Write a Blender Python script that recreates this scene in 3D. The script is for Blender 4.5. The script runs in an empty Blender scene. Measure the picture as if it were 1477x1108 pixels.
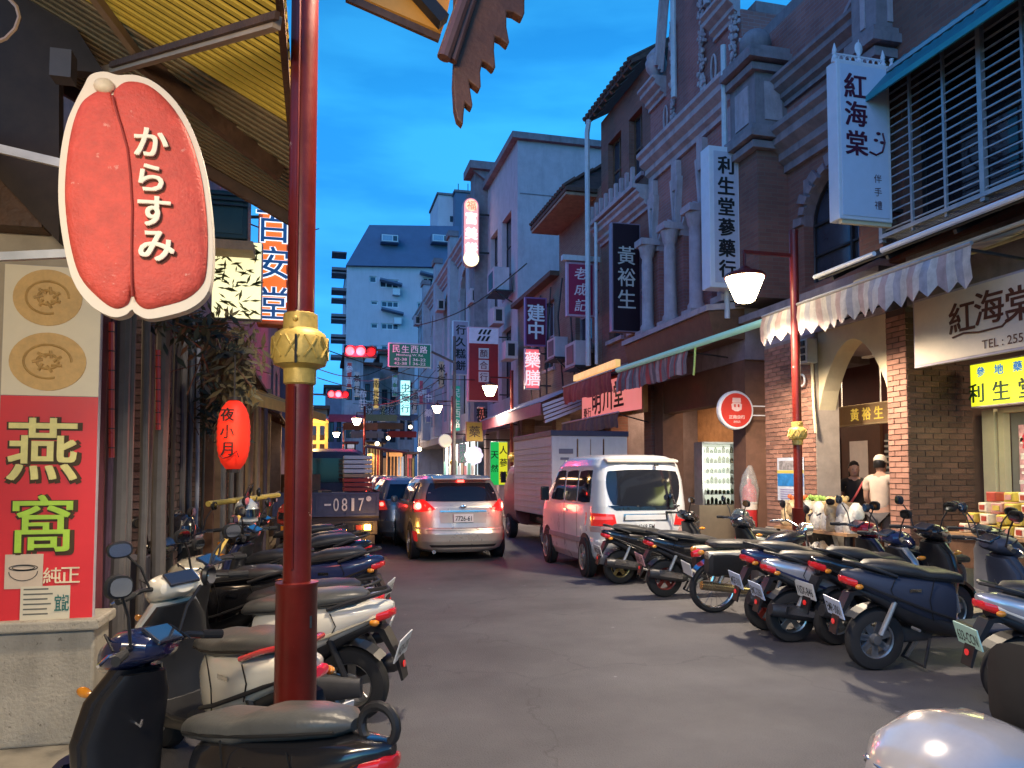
import bpy, bmesh, math, random
from mathutils import Vector, Matrix
random.seed(11)
S = bpy.context.scene
COL = S.collection
R = math.radians

# ------------------------------------------------------------------ camera, sky, light, exposure
EYE = Vector((0, 0, 1.6)); FPX = 1109.0; PITCH = 3.0; YAW = 14.0; CX, CY = 738.5, 624.9
cam_d = bpy.data.cameras.new('camera'); cam = bpy.data.objects.new('camera', cam_d); COL.objects.link(cam)
cam.location = EYE; cam.rotation_euler = (R(90 + PITCH), 0, R(-YAW))
cam_d.sensor_width = 36; cam_d.lens = 36 * FPX / 1477; cam_d.shift_y = (CY - 554) / 1477
cam_d.clip_start = 0.05; cam_d.clip_end = 2000
S.camera = cam

world = bpy.data.worlds.new("World"); S.world = world; world.use_nodes = True
wn, wl = world.node_tree.nodes, world.node_tree.links
bg = wn['Background']
sky = wn.new('ShaderNodeTexSky'); sky.sky_type = 'NISHITA'; sky.sun_disc = False
sky.sun_elevation = R(9.0); sky.sun_rotation = R(-150); sky.air_density = 1.0; sky.dust_density = 0.3; sky.ozone_density = 4.0
tint = wn.new('ShaderNodeMix'); tint.data_type = 'RGBA'; tint.blend_type = 'MULTIPLY'; tint.inputs[0].default_value = 1.0
tint.inputs['B'].default_value = (0.27, 1.22, 1.26, 1)
wl.new(sky.outputs[0], tint.inputs['A'])
tc = wn.new('ShaderNodeTexCoord'); mp = wn.new('ShaderNodeMapping'); mp.inputs['Scale'].default_value = (1.6, 1.6, 7.0)
nz = wn.new('ShaderNodeTexNoise'); nz.inputs['Scale'].default_value = 2.2; nz.inputs['Detail'].default_value = 5; nz.inputs['Roughness'].default_value = .5
rp = wn.new('ShaderNodeValToRGB'); rp.color_ramp.elements[0].position = .40; rp.color_ramp.elements[1].position = .62
cl = wn.new('ShaderNodeMix'); cl.data_type = 'RGBA'; cl.blend_type = 'MULTIPLY'; cl.inputs['B'].default_value = (0.55, 0.74, 0.86, 1)
wl.new(tc.outputs['Generated'], mp.inputs[0]); wl.new(mp.outputs[0], nz.inputs[0]); wl.new(nz.outputs[0], rp.inputs[0])
sx_ = wn.new('ShaderNodeSeparateXYZ'); wl.new(tc.outputs['Generated'], sx_.inputs[0]); gr_ = wn.new('ShaderNodeValToRGB'); wl.new(sx_.outputs[2], gr_.inputs[0])
_e = gr_.color_ramp.elements; _e[0].position = .0; _e[0].color = (.72, .48, .86, 1); _e[1].position = 1; _e[1].color = (.72, .55, .85, 1)
for _p, _c in ((.28, (.85, .66, .95, 1)), (.44, (1, .96, 1, 1)), (.56, (.8, .86, .95, 1))): _q = gr_.color_ramp.elements.new(_p); _q.color = _c
g2_ = wn.new('ShaderNodeMix'); g2_.data_type = 'RGBA'; g2_.blend_type = 'MULTIPLY'; g2_.inputs[0].default_value = 1; wl.new(tint.outputs['Result'], g2_.inputs['A']); wl.new(gr_.outputs[0], g2_.inputs['B'])
wl.new(rp.outputs[0], cl.inputs[0]); wl.new(g2_.outputs['Result'], cl.inputs['A']); wl.new(cl.outputs['Result'], bg.inputs[0])
bg.inputs[1].default_value = 0.15
sun_d = bpy.data.lights.new('sun', 'SUN'); sun_d.energy = 0.24; sun_d.angle = R(40); sun_d.color = (0.62, 0.42, 1.0)
sun = bpy.data.objects.new('sun', sun_d); COL.objects.link(sun); sun.rotation_euler = (R(58), 0, R(-48))
S.view_settings.view_transform = 'Standard'; S.view_settings.look = 'None'; S.view_settings.exposure = 1.0; S.view_settings.gamma = 1
S.view_settings.use_curve_mapping = False
S.render.engine = 'CYCLES'
S.cycles.use_denoising = True
S.cycles.max_bounces = 5; S.cycles.diffuse_bounces = 3; S.cycles.glossy_bounces = 3; S.cycles.transmission_bounces = 3; S.cycles.transparent_max_bounces = 6
S.cycles.sample_clamp_indirect = 6.0; S.cycles.caustics_reflective = False; S.cycles.caustics_refractive = False

# ------------------------------------------------------------------ projection helpers (photo pixel -> point of the place)
_Rm = cam.rotation_euler.to_matrix()
def ray(px, py): return (_Rm @ Vector(((px - CX) / FPX, (CY - py) / FPX, -1))).normalized()
def aX(px, py, X): d = ray(px, py); return EYE + d * (X / d.x)
def aY(px, py, Y): d = ray(px, py); return EYE + d * (Y / d.y)
def aZ(px, py, Z=0.0): d = ray(px, py); return EYE + d * ((Z - 1.6) / d.z)
_F = Vector((math.sin(R(YAW)), math.cos(R(YAW)), 0))
def aD(px, py, D): d = ray(px, py); return EYE + d * (D / d.dot(_F))

# ------------------------------------------------------------------ materials
_mats = {}
def mat(name, col, rough=.6, metal=0., var=.12, vs=6., bump=0., bs=40., emit=None, es=0., coat=0., trans=0., alpha=1., spec=.5, dirt=0., ior=1.45):
    if name in _mats: return _mats[name]
    if es < 5: es *= .55
    m = bpy.data.materials.new(name); m.use_nodes = True; _mats[name] = m
    n, l = m.node_tree.nodes, m.node_tree.links
    b = n['Principled BSDF']
    b.inputs['Base Color'].default_value = (*col, 1); b.inputs['Roughness'].default_value = rough; b.inputs['Metallic'].default_value = metal
    b.inputs['Coat Weight'].default_value = coat; b.inputs['Coat Roughness'].default_value = .08
    b.inputs['Transmission Weight'].default_value = trans; b.inputs['Alpha'].default_value = alpha; b.inputs['Specular IOR Level'].default_value = spec
    b.inputs['IOR'].default_value = ior
    if emit is not None: b.inputs['Emission Color'].default_value = (*emit, 1); b.inputs['Emission Strength'].default_value = es
    if var or bump or dirt:
        t = n.new('ShaderNodeTexCoord')
        if var:
            a = n.new('ShaderNodeTexNoise'); a.inputs['Scale'].default_value = vs; a.inputs['Detail'].default_value = 6; a.inputs['Roughness'].default_value = .65
            l.new(t.outputs['Object'], a.inputs[0])
            r = n.new('ShaderNodeMapRange'); r.inputs[1].default_value = .3; r.inputs[2].default_value = .7; r.inputs[3].default_value = 1 - var; r.inputs[4].default_value = 1 + var
            l.new(a.outputs[0], r.inputs[0])
            h = n.new('ShaderNodeHueSaturation'); h.inputs['Color'].default_value = (*col, 1); l.new(r.outputs[0], h.inputs['Value'])
            out = h.outputs[0]
            if dirt:
                a2 = n.new('ShaderNodeTexNoise'); a2.inputs['Scale'].default_value = 1.3; a2.inputs['Detail'].default_value = 9; a2.inputs['Roughness'].default_value = .7
                mp2 = n.new('ShaderNodeMapping'); mp2.inputs['Scale'].default_value = (2.5, 2.5, .45); l.new(t.outputs['Object'], mp2.inputs[0]); l.new(mp2.outputs[0], a2.inputs[0])
                cr = n.new('ShaderNodeMapRange'); cr.inputs[1].default_value = .48; cr.inputs[2].default_value = .72; cr.inputs[3].default_value = 0; cr.inputs[4].default_value = dirt
                l.new(a2.outputs[0], cr.inputs[0])
                mx = n.new('ShaderNodeMix'); mx.data_type = 'RGBA'; mx.inputs['B'].default_value = (.03, .028, .025, 1)
                l.new(cr.outputs[0], mx.inputs[0]); l.new(out, mx.inputs['A']); out = mx.outputs['Result']
            l.new(out, b.inputs['Base Color'])
            r2 = n.new('ShaderNodeMapRange'); r2.inputs[3].default_value = max(.02, rough - .12); r2.inputs[4].default_value = min(1, rough + .12)
            l.new(a.outputs[0], r2.inputs[0]); l.new(r2.outputs[0], b.inputs['Roughness'])
        if bump:
            c = n.new('ShaderNodeTexNoise'); c.inputs['Scale'].default_value = bs; c.inputs['Detail'].default_value = 4
            l.new(t.outputs['Object'], c.inputs[0])
            k = n.new('ShaderNodeBump'); k.inputs['Strength'].default_value = bump; k.inputs['Distance'].default_value = .02
            l.new(c.outputs[0], k.inputs['Height']); l.new(k.outputs[0], b.inputs['Normal'])
    return m
def brickmat(name, c1, c2, mortar, sc=4.4, dirt=.4):
    if name in _mats: return _mats[name]
    m = bpy.data.materials.new(name); m.use_nodes = True; _mats[name] = m
    n, l = m.node_tree.nodes, m.node_tree.links; b = n['Principled BSDF']; b.inputs['Roughness'].default_value = .85
    t = n.new('ShaderNodeTexCoord'); s = n.new('ShaderNodeSeparateXYZ'); l.new(t.outputs['Object'], s.inputs[0])
    ad = n.new('ShaderNodeMath'); ad.operation = 'ADD'; l.new(s.outputs[0], ad.inputs[0]); l.new(s.outputs[1], ad.inputs[1])
    cb = n.new('ShaderNodeCombineXYZ'); l.new(ad.outputs[0], cb.inputs[0]); l.new(s.outputs[2], cb.inputs[1])
    k = n.new('ShaderNodeTexBrick'); k.inputs['Scale'].default_value = sc; k.inputs['Color1'].default_value = (*c1, 1); k.inputs['Color2'].default_value = (*c2, 1)
    k.inputs['Mortar'].default_value = (*mortar, 1); k.inputs['Mortar Size'].default_value = .022; k.inputs['Brick Width'].default_value = 1.05; k.inputs['Row Height'].default_value = .3
    l.new(cb.outputs[0], k.inputs[0])
    a = n.new('ShaderNodeTexNoise'); a.inputs['Scale'].default_value = 1.1; a.inputs['Detail'].default_value = 8; l.new(t.outputs['Object'], a.inputs[0])
    cr = n.new('ShaderNodeMapRange'); cr.inputs[1].default_value = .42; cr.inputs[2].default_value = .7; cr.inputs[3].default_value = 0; cr.inputs[4].default_value = dirt; l.new(a.outputs[0], cr.inputs[0])
    mx = n.new('ShaderNodeMix'); mx.data_type = 'RGBA'; mx.inputs['B'].default_value = (.04, .033, .03, 1)
    l.new(cr.outputs[0], mx.inputs[0]); l.new(k.outputs[0], mx.inputs['A']); l.new(mx.outputs['Result'], b.inputs['Base Color'])
    bp = n.new('ShaderNodeBump'); bp.inputs['Strength'].default_value = .6; bp.inputs['Distance'].default_value = .01; bp.invert = True
    l.new(k.outputs['Fac'], bp.inputs['Height']); l.new(bp.outputs[0], b.inputs['Normal'])
    return m

def per_object(m, amt=.35):
    n, l = m.node_tree.nodes, m.node_tree.links; b = n['Principled BSDF']; src = b.inputs['Base Color'].links[0].from_socket
    oi = n.new('ShaderNodeObjectInfo'); r = n.new('ShaderNodeMapRange'); r.inputs[3].default_value = 1 - amt; r.inputs[4].default_value = 1 + amt; l.new(oi.outputs['Random'], r.inputs[0])
    h = n.new('ShaderNodeHueSaturation'); l.new(src, h.inputs['Color']); l.new(r.outputs[0], h.inputs['Value']); l.new(h.outputs[0], b.inputs['Base Color']); return m
# ------------------------------------------------------------------ object helpers
_wm = {}
def W(o): return _wm.get(o.name, Matrix())
def tag(o, label=None, cat=None, group=None, kind=None):
    if label: o['label'] = label
    if cat: o['category'] = cat
    if group: o['group'] = group
    if kind: o['kind'] = kind
    return o
def thing(name, label, cat, loc=(0, 0, 0), rz=0., group=None, scale=None, tilt=0.):
    o = bpy.data.objects.new(name, None); COL.objects.link(o); o.location = loc; o.rotation_euler = (R(tilt), 0, R(rz))
    o.empty_display_size = .2
    if scale: o.scale = scale
    _wm[o.name] = Matrix.LocRotScale(Vector(loc), o.rotation_euler, Vector(scale) if scale else Vector((1, 1, 1)))
    return tag(o, label, cat, group)
class MB:
    def __init__(s): s.v = []; s.f = []
    def add(s, v, f):
        n = len(s.v); s.v += [Vector(p) for p in v]; s.f += [tuple(i + n for i in q) for q in f]; return s
    def box(s, x0, x1, y0, y1, z0, z1):
        return s.add([(x, y, z) for z in (z0, z1) for y in (y0, y1) for x in (x0, x1)],
                     [(0, 2, 3, 1), (4, 5, 7, 6), (0, 1, 5, 4), (2, 6, 7, 3), (0, 4, 6, 2), (1, 3, 7, 5)])
    def cbox(s, c, sx, sy, sz, rot=None):
        M = rot.to_matrix() if rot is not None and hasattr(rot, 'to_matrix') else (rot or Matrix.Identity(3)); c = Vector(c)
        return s.add([c + M @ Vector((x * sx / 2, y * sy / 2, z * sz / 2)) for z in (-1, 1) for y in (-1, 1) for x in (-1, 1)],
                     [(0, 2, 3, 1), (4, 5, 7, 6), (0, 1, 5, 4), (2, 6, 7, 3), (0, 4, 6, 2), (1, 3, 7, 5)])
    def beam(s, p, q, w, h=None, up=(0, 0, 1)):
        p, q = Vector(p), Vector(q); h = h or w; d = (q - p).normalized(); u = Vector(up)
        if abs(d.dot(u)) > .98: u = Vector((1, 0, 0))
        a = d.cross(u).normalized(); b = a.cross(d)
        return s.add([e + a * x * w / 2 + b * y * h / 2 for e in (p, q) for y in (-1, 1) for x in (-1, 1)],
                     [(0, 2, 3, 1), (4, 5, 7, 6), (0, 1, 5, 4), (2, 6, 7, 3), (0, 4, 6, 2), (1, 3, 7, 5)])
    def rings(s, rings, cap=True, closed=True):
        n = len(rings[0]); o = len(s.v)
        for r_ in rings: s.v += [Vector(p) for p in r_]
        for i in range(len(rings) - 1):
            for j in range(n if closed else n - 1):
                k = (j + 1) % n; s.f.append((o + i * n + j, o + i * n + k, o + (i + 1) * n + k, o + (i + 1) * n + j))
        if cap: s.f.append(tuple(o + j for j in reversed(range(n)))); s.f.append(tuple(o + (len(rings) - 1) * n + j for j in range(n)))
        return s
    def tube(s, pts, r, n=8, r1=None):
        pts = [Vector(p) for p in pts]; rg = []; last = None
        for i, p in enumerate(pts):
            d = (pts[min(i + 1, len(pts) - 1)] - pts[max(i - 1, 0)]).normalized()
            if last is None: a = d.orthogonal().normalized()
            else: a = (last - d * last.dot(d)).normalized()
            last = a; b = d.cross(a); rr = r if r1 is None else r + (r1 - r) * i / max(1, len(pts) - 1)
            rg.append([p + (a * math.cos(t) + b * math.sin(t)) * rr for t in (2 * math.pi * k / n for k in range(n))])
        return s.rings(rg)
    def jit(s, a):
        s.v = [p + Vector((random.uniform(-a, a), random.uniform(-a, a), random.uniform(-a, a))) for p in s.v]; return s
    def lathe(s, prof, c=(0, 0, 0), n=16, axis='z', loop=False):
        c = Vector(c); rg = []
        for r_, h in prof:
            g = []
            for k in range(n):
                t = 2 * math.pi * k / n; x, y = math.cos(t) * r_, math.sin(t) * r_
                g.append(c + (Vector((x, y, h)) if axis == 'z' else Vector((x, h, y)) if axis == 'y' else Vector((h, x, y))))
            rg.append(g)
        if loop: return s.rings(rg + [rg[0]], cap=False)
        return s.rings(rg)
    def prism(s, poly, o, u, v, th):
        o, u, v, th = Vector(o), Vector(u), Vector(v), Vector(th); n = len(poly)
        a = [o + u * p[0] + v * p[1] for p in poly]
        return s.add(a + [p + th for p in a], [tuple(range(n)), tuple(range(2 * n - 1, n - 1, -1))] + [(i, (i + 1) % n, (i + 1) % n + n, i + n) for i in range(n)])
    def loft(s, st, n=14, axis='x'):
        """st: (pos, centre_a, centre_b, half_a, half_b, exponent); axis x: a=y, b=z; axis z: a=x, b=y; axis y: a=x, b=z"""
        rg = []
        for (t, ca, cb, ha, hb, e) in st:
            g = []
            for k in range(n):
                q = 2 * math.pi * k / n; c_, s_ = math.cos(q), math.sin(q)
                a = ca + ha * math.copysign(abs(c_) ** (2 / e), c_); b = cb + hb * math.copysign(abs(s_) ** (2 / e), s_)
                g.append((t, a, b) if axis == 'x' else (a, b, t) if axis == 'z' else (a, t, b))
            rg.append(g)
        return s.rings(rg)
    def sphere(s, c, rx, ry=None, rz=None, n=12, m=8):
        ry = ry or rx; rz = rz or rx; c = Vector(c)
        rg = [[c + Vector((rx * math.sin(p) * math.cos(t), ry * math.sin(p) * math.sin(t), rz * math.cos(p))) for t in (2 * math.pi * k / n for k in range(n))]
              for p in (math.pi * (.02 + .96 * i / m) for i in range(m + 1))]
        return s.rings(rg)
    def xf(s, M):
        s.v = [M @ p for p in s.v]; return s
    def mesh(s, name='mesh', smooth=False, ang=35):
        me = bpy.data.meshes.new(name); me.from_pydata([tuple(p) for p in s.v], [], s.f)
        bm = bmesh.new(); bm.from_mesh(me); bmesh.ops.recalc_face_normals(bm, faces=bm.faces); bm.to_mesh(me); bm.free()
        if smooth:
            me.polygons.foreach_set('use_smooth', [True] * len(me.polygons))
            try: me.set_sharp_from_angle(angle=R(ang))
            except Exception: pass
        return me
    def build(s, name, m, parent=None, world=False, smooth=False, bev=0., sub=0, ang=35, kind=None):
        if world and parent is not None:
            I = W(parent).inverted(); s.v = [I @ p for p in s.v]
        me = s.mesh(name, smooth or sub > 0, 180 if sub else ang)
        o = bpy.data.objects.new(name, me); COL.objects.link(o)
        if m: me.materials.append(m)
        if parent is not None: o.parent = parent; _wm[o.name] = W(parent).copy()
        if bev:
            b = o.modifiers.new('b', 'BEVEL'); b.width = bev; b.segments = 2; b.limit_method = 'ANGLE'; b.angle_limit = R(40)
        if sub:
            q = o.modifiers.new('s', 'SUBSURF'); q.levels = sub; q.render_levels = sub
        if kind: o['kind'] = kind
        return o
def box(name, m, parent, x0, x1, y0, y1, z0, z1, bev=0., world=True): return MB().box(min(x0, x1), max(x0, x1), min(y0, y1), max(y0, y1), min(z0, z1), max(z0, z1)).build(name, m, parent, world=world, bev=bev)
def inst(name, me, m, parent, M):
    o = bpy.data.objects.new(name, me); COL.objects.link(o); o.parent = parent; o.matrix_local = M
    if m and me.materials and me.materials[0] != m:
        o.material_slots[0].link = 'OBJECT'; o.material_slots[0].material = m
    elif m and not me.materials:
        me.materials.append(m)
    return o
def copy_tree(o, parent=None, label=None):
    c = o.copy(); COL.objects.link(c); c.parent = parent
    if label: c['label'] = label
    for ch in list(o.children): copy_tree(ch, c)
    return c

# ------------------------------------------------------------------ lettering
_glyph = {}
def glyph(ch, bold=.0, shear=0.):
    k = (ch, bold, shear)
    if k not in _glyph:
        cu = bpy.data.curves.new('g', 'FONT'); cu.body = ch; cu.size = 1; cu.offset = bold; cu.resolution_u = 3; cu.shear = shear
        ob = bpy.data.objects.new('g', cu); COL.objects.link(ob)
        dg = bpy.context.evaluated_depsgraph_get(); e = ob.evaluated_get(dg); me = e.to_mesh()
        v = [(p.co.x, p.co.y) for p in me.vertices]; f = [tuple(p.vertices) for p in me.polygons]
        e.to_mesh_clear(); bpy.data.objects.remove(ob); bpy.data.curves.remove(cu)
        if v:
            x0, x1 = min(p[0] for p in v), max(p[0] for p in v); y0, y1 = min(p[1] for p in v), max(p[1] for p in v)
            v = [(x - (x0 + x1) / 2, y - (y0 + y1) / 2) for x, y in v]
            _glyph[k] = (v, f, x1 - x0, y1 - y0)
        else: _glyph[k] = ([], [], .3, .3)
    return _glyph[k]
def put(mb, s, c, h, u=(1, 0, 0), v=(0, 0, 1), w=None, bold=0., depth=.006, shear=0., jit=0.):
    """one flat glyph/string, height h (and width w) centred at c, raised by depth along the outward normal"""
    if bold > .011 or (bold > 0 and len(s) == 1):
        b_ = max(.004, (bold - .006)) * h; bold = 0; U_, V_ = Vector(u), Vector(v)
        for i_, (p_, q_) in enumerate(((-1, -.6), (1, -.6), (-1, .6), (1, .6), (0, 0))): put(mb, s, Vector(c) + U_ * b_ * p_ + V_ * b_ * q_, h, u, v, w, 0., depth + .0004 * i_, shear)
        return mb
    g, f, gw, gh = glyph(s, bold, shear)
    if not g: return mb
    c, u, v = Vector(c), Vector(u), Vector(v); nrm = u.cross(v); sy = h / gh; sx = (w / gw) if w else sy
    a = [c + u * (x * sx) + v * (y * sy) + nrm * depth for x, y in g]; o = len(mb.v)
    mb.v += a; mb.f += [tuple(i + o for i in q) for q in f]
    if depth > .0045:     # side walls
        cnt = {}
        for q in f:
            for i in range(len(q)):
                e = (q[i], q[(i + 1) % len(q)]); cnt[tuple(sorted(e))] = cnt.get(tuple(sorted(e)), 0) + 1
        b0 = len(mb.v); mb.v += [p - nrm * depth for p in a]
        for (i, j), n_ in cnt.items():
            if n_ == 1: mb.f.append((o + i, o + j, b0 + j, b0 + i))
    return mb
def raw(mb, name, m, parent, world=False):
    """build without normal recalculation (open lettering)"""
    if world: I = W(parent).inverted(); mb.v = [I @ p for p in mb.v]
    me = bpy.data.meshes.new(name); me.from_pydata([tuple(p) for p in mb.v], [], mb.f); me.materials.append(m)
    o = bpy.data.objects.new(name, me); COL.objects.link(o); o.parent = parent; return o
def pt_light(name, loc, power, col=(1, .8, .55), r=.1, parent=None):
    d = bpy.data.lights.new(name, 'POINT'); d.energy = power; d.color = col; d.shadow_soft_size = r
    o = bpy.data.objects.new(name, d); COL.objects.link(o); o.location = loc
    if parent: o.parent = parent
    return o
def spot(name, loc, power, col, r=.15, parent=None, cone=158):
    d = bpy.data.lights.new(name, 'SPOT'); d.energy = power; d.color = col; d.shadow_soft_size = r; d.spot_size = R(cone); d.spot_blend = .35
    o = bpy.data.objects.new(name, d); COL.objects.link(o); o.location = loc
    if parent: o.parent = parent
    return o
def area(name, loc, power, sx, sy, col=(1, .85, .65), rot=(0, 0, 0), parent=None):
    d = bpy.data.lights.new(name, 'AREA'); d.shape = 'RECTANGLE'; d.size = sx; d.size_y = sy; d.energy = power; d.color = col
    o = bpy.data.objects.new(name, d); COL.objects.link(o); o.location = loc; o.rotation_euler = rot
    if parent: o.parent = parent
    return o

# ------------------------------------------------------------------ palette
M_asphalt = mat('asphalt', (.075, .07, .072), .75, 0, .22, 1.2, .5, 90)
def road_mat():
    m = M_asphalt; n, l = m.node_tree.nodes, m.node_tree.links; b = n['Principled BSDF']
    t = n.new('ShaderNodeTexCoord'); a = n.new('ShaderNodeTexNoise'); a.inputs['Scale'].default_value = .55; a.inputs['Detail'].default_value = 10; a.inputs['Roughness'].default_value = .62
    l.new(t.outputs['Object'], a.inputs[0])
    cr = n.new('ShaderNodeValToRGB'); e = cr.color_ramp.elements; e[0].position = .3; e[0].color = (.068, .066, .073, 1); e[1].position = .72; e[1].color = (.145, .142, .152, 1)
    l.new(a.outputs[0], cr.inputs[0])
    v = n.new('ShaderNodeTexVoronoi'); v.feature = 'DISTANCE_TO_EDGE'; v.inputs['Scale'].default_value = .42; v.inputs['Randomness'].default_value = 1
    d = n.new('ShaderNodeMapping'); ns = n.new('ShaderNodeTexNoise'); ns.inputs['Scale'].default_value = 1.6; ns.inputs['Detail'].default_value = 6
    l.new(t.outputs['Object'], ns.inputs[0]); va = n.new('ShaderNodeVectorMath'); va.operation = 'MULTIPLY_ADD'; va.inputs[1].default_value = (.9, .9, .9)
    l.new(ns.outputs[1], va.inputs[0]); l.new(t.outputs['Object'], va.inputs[2]); l.new(va.outputs[0], v.inputs[0])
    mr = n.new('ShaderNodeMapRange'); mr.inputs[1].default_value = 0; mr.inputs[2].default_value = .006; mr.inputs[3].default_value = .74; mr.inputs[4].default_value = 1
    l.new(v.outputs['Distance'], mr.inputs[0])
    g = n.new('ShaderNodeTexNoise'); g.inputs['Scale'].default_value = 160; g.inputs['Detail'].default_value = 2; l.new(t.outputs['Object'], g.inputs[0])
    gr = n.new('ShaderNodeMapRange'); gr.inputs[1].default_value = .3; gr.inputs[2].default_value = .7; gr.inputs[3].default_value = .72; gr.inputs[4].default_value = 1.3; l.new(g.outputs[0], gr.inputs[0])
    sp = n.new('ShaderNodeTexVoronoi'); sp.inputs['Scale'].default_value = 2.2; l.new(t.outputs['Object'], sp.inputs[0])
    spr = n.new('ShaderNodeMapRange'); spr.inputs[1].default_value = .03; spr.inputs[2].default_value = .045; spr.inputs[3].default_value = 2.2; spr.inputs[4].default_value = 1; l.new(sp.outputs[0], spr.inputs[0])
    m1 = n.new('ShaderNodeMath'); m1.operation = 'MULTIPLY'; l.new(mr.outputs[0], m1.inputs[0]); l.new(gr.outputs[0], m1.inputs[1])
    m2 = n.new('ShaderNodeMath'); m2.operation = 'MULTIPLY'; l.new(m1.outputs[0], m2.inputs[0]); l.new(spr.outputs[0], m2.inputs[1])
    h = n.new('ShaderNodeHueSaturation'); l.new(cr.outputs[0], h.inputs['Color']); l.new(m2.outputs[0], h.inputs['Value']); l.new(h.outputs[0], b.inputs['Base Color'])
road_mat()
M_conc = mat('concrete', (.36, .33, .27), .85, 0, .18, 3, .3, 60, dirt=.25)
M_floor = mat('paving', (.30, .27, .22), .7, 0, .2, 4, .2, 60)
M_red = mat('red_paint', (.13, .011, .007), .38, 0, .25, 5, .08, 30, coat=.15, spec=.35)
def chips(m, col, sc=7., th=.66, w=.01):
    n, l = m.node_tree.nodes, m.node_tree.links; b = n['Principled BSDF']; src = b.inputs['Base Color'].links[0].from_socket
    t = n.new('ShaderNodeTexCoord'); a = n.new('ShaderNodeTexNoise'); a.inputs['Scale'].default_value = sc; a.inputs['Detail'].default_value = 9; a.inputs['Roughness'].default_value = .72; l.new(t.outputs['Object'], a.inputs[0])
    r = n.new('ShaderNodeMapRange'); r.inputs[1].default_value = th; r.inputs[2].default_value = th + w; l.new(a.outputs[0], r.inputs[0])
    x = n.new('ShaderNodeMix'); x.data_type = 'RGBA'; x.inputs['B'].default_value = (*col, 1); l.new(r.outputs[0], x.inputs[0]); l.new(src, x.inputs['A']); l.new(x.outputs['Result'], b.inputs['Base Color']); return m
chips(M_red, (.45, .30, .24), 6, .67)
M_gold = mat('gold_paint', (.52, .36, .09), .5, .25, .22, 14, .2, 30)
M_steel = mat('galvanised', (.42, .43, .45), .45, .7, .15)
M_pipe = mat('grey_pipe', (.115, .11, .11), .55, 0, .18, 7, dirt=.3)
M_pipeL = mat('pale_pipe', (.5, .52, .56), .45, 0, .12, 7, dirt=.3)
M_dark = mat('dark_metal', (.03, .03, .033), .5, .3)
M_black = mat('black_plastic', (.016, .016, .018), .45, 0, .15)
M_rubber = mat('tyre_rubber', (.02, .02, .021), .8, 0, .2)
M_chrome = mat('chrome', (.75, .75, .76), .16, 1, .05)
M_alu = mat('cast_alloy', (.55, .54, .52), .35, .9, .1)
M_glass = mat('dark_glass', (.012, .014, .02), .06, 0, 0, spec=.8)
M_wind = mat('window_glass', (.03, .04, .06), .08, 0, .3, 2, spec=.9)
M_brick = mat('brick_clay', (.33, .165, .115), .85, 0, .3, 3, .4, 60)
M_mortar = mat('mortar', (.30, .25, .21), .9, 0, .15)
M_brickD = mat('old_dark_brick', (.13, .085, .075), .85, 0, .35, 3, .5, 50)
M_mortarD = mat('old_mortar', (.07, .06, .055), .9)
per_object(M_brick, .32); per_object(M_brickD, .4)
M_bwall = brickmat('red_brick_wall', (.36, .15, .13), (.29, .11, .10), (.27, .2, .2))
M_bwall2 = brickmat('brown_brick_wall', (.22, .10, .075), (.17, .075, .06), (.16, .12, .1))
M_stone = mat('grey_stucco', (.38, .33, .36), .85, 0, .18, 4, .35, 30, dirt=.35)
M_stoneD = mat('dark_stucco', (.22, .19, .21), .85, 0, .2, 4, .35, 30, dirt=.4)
chips(M_gold, (.20, .13, .05), 16, .62, .08); chips(M_conc, (.16, .14, .11), 26, .60, .05)
M_white = mat('white_render', (.44, .39, .43), .8, 0, .1, 3, .2, 30, dirt=.22)
M_cream = mat('cream_paint', (.62, .52, .34), .7, 0, .1, 3, .1, 30)
M_tile = mat('roof_tile', (.09, .055, .045), .85, 0, .3, 8, .3, 30)
M_wood = mat('old_wood', (.11, .055, .03), .6, 0, .35, 5, .3, 30)
M_woodL = mat('light_wood', (.35, .20, .10), .6, 0, .3, 5, .2, 30)
M_ink = mat('black_ink', (.012, .012, .014), .5, 0, 0)
M_signw = mat('white_acrylic', (.70, .71, .74), .35, 0, .05)
M_redsign = mat('red_panel', (.70, .03, .035), .4, 0, .04)
M_shade = mat('shop_interior', (.10, .07, .05), .85, 0, .2)
# ================================================================== GROUND AND HILL
def struct(o): o['kind'] = 'structure'; return o
rd = MB(); n_ = 60
rd.add([(-30, -12, 0), (60, -12, 0), (60, 130, 0), (-30, 130, 0)], [(0, 1, 2, 3)]); struct(rd.build('road', M_asphalt))
struct(MB().add([(-700, -200, -.03), (700, -200, -.03), (700, 900, -.03), (-700, 900, -.03)], [(0, 1, 2, 3)]).build('ground', M_asphalt))
struct(MB().box(-8, -1.02, -6, 46, -.02, .12).build('left_pavement', M_floor, bev=.015))
struct(MB().box(-1.02, -.9, -6, 46, -.02, .10).build('left_kerb', M_conc, bev=.015))
struct(MB().box(6.55, 14, -3, 60, -.02, .12).build('right_pavement', M_floor, bev=.015))
struct(MB().box(6.40, 6.55, -3, 60, -.02, .10).build('right_kerb', M_conc, bev=.015))
hp = MB(); hn = 40
hr = [[(x, 330 + 60 * k, (z_ * (1, .8, .1)[k])) for x, z_ in ((-240 + i * 12, 26 + 20 * math.sin(i * .21) + 6 * math.sin(i * .9)) for i in range(hn))] for k in (0, 1, 2)]
hp.rings([[(p[0], 310, -2) for p in hr[0]]] + hr, cap=False, closed=False)
struct(hp.build('hill', mat('hill_woods', (.045, .05, .06), .95, 0, .3, .05), smooth=True))

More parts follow.
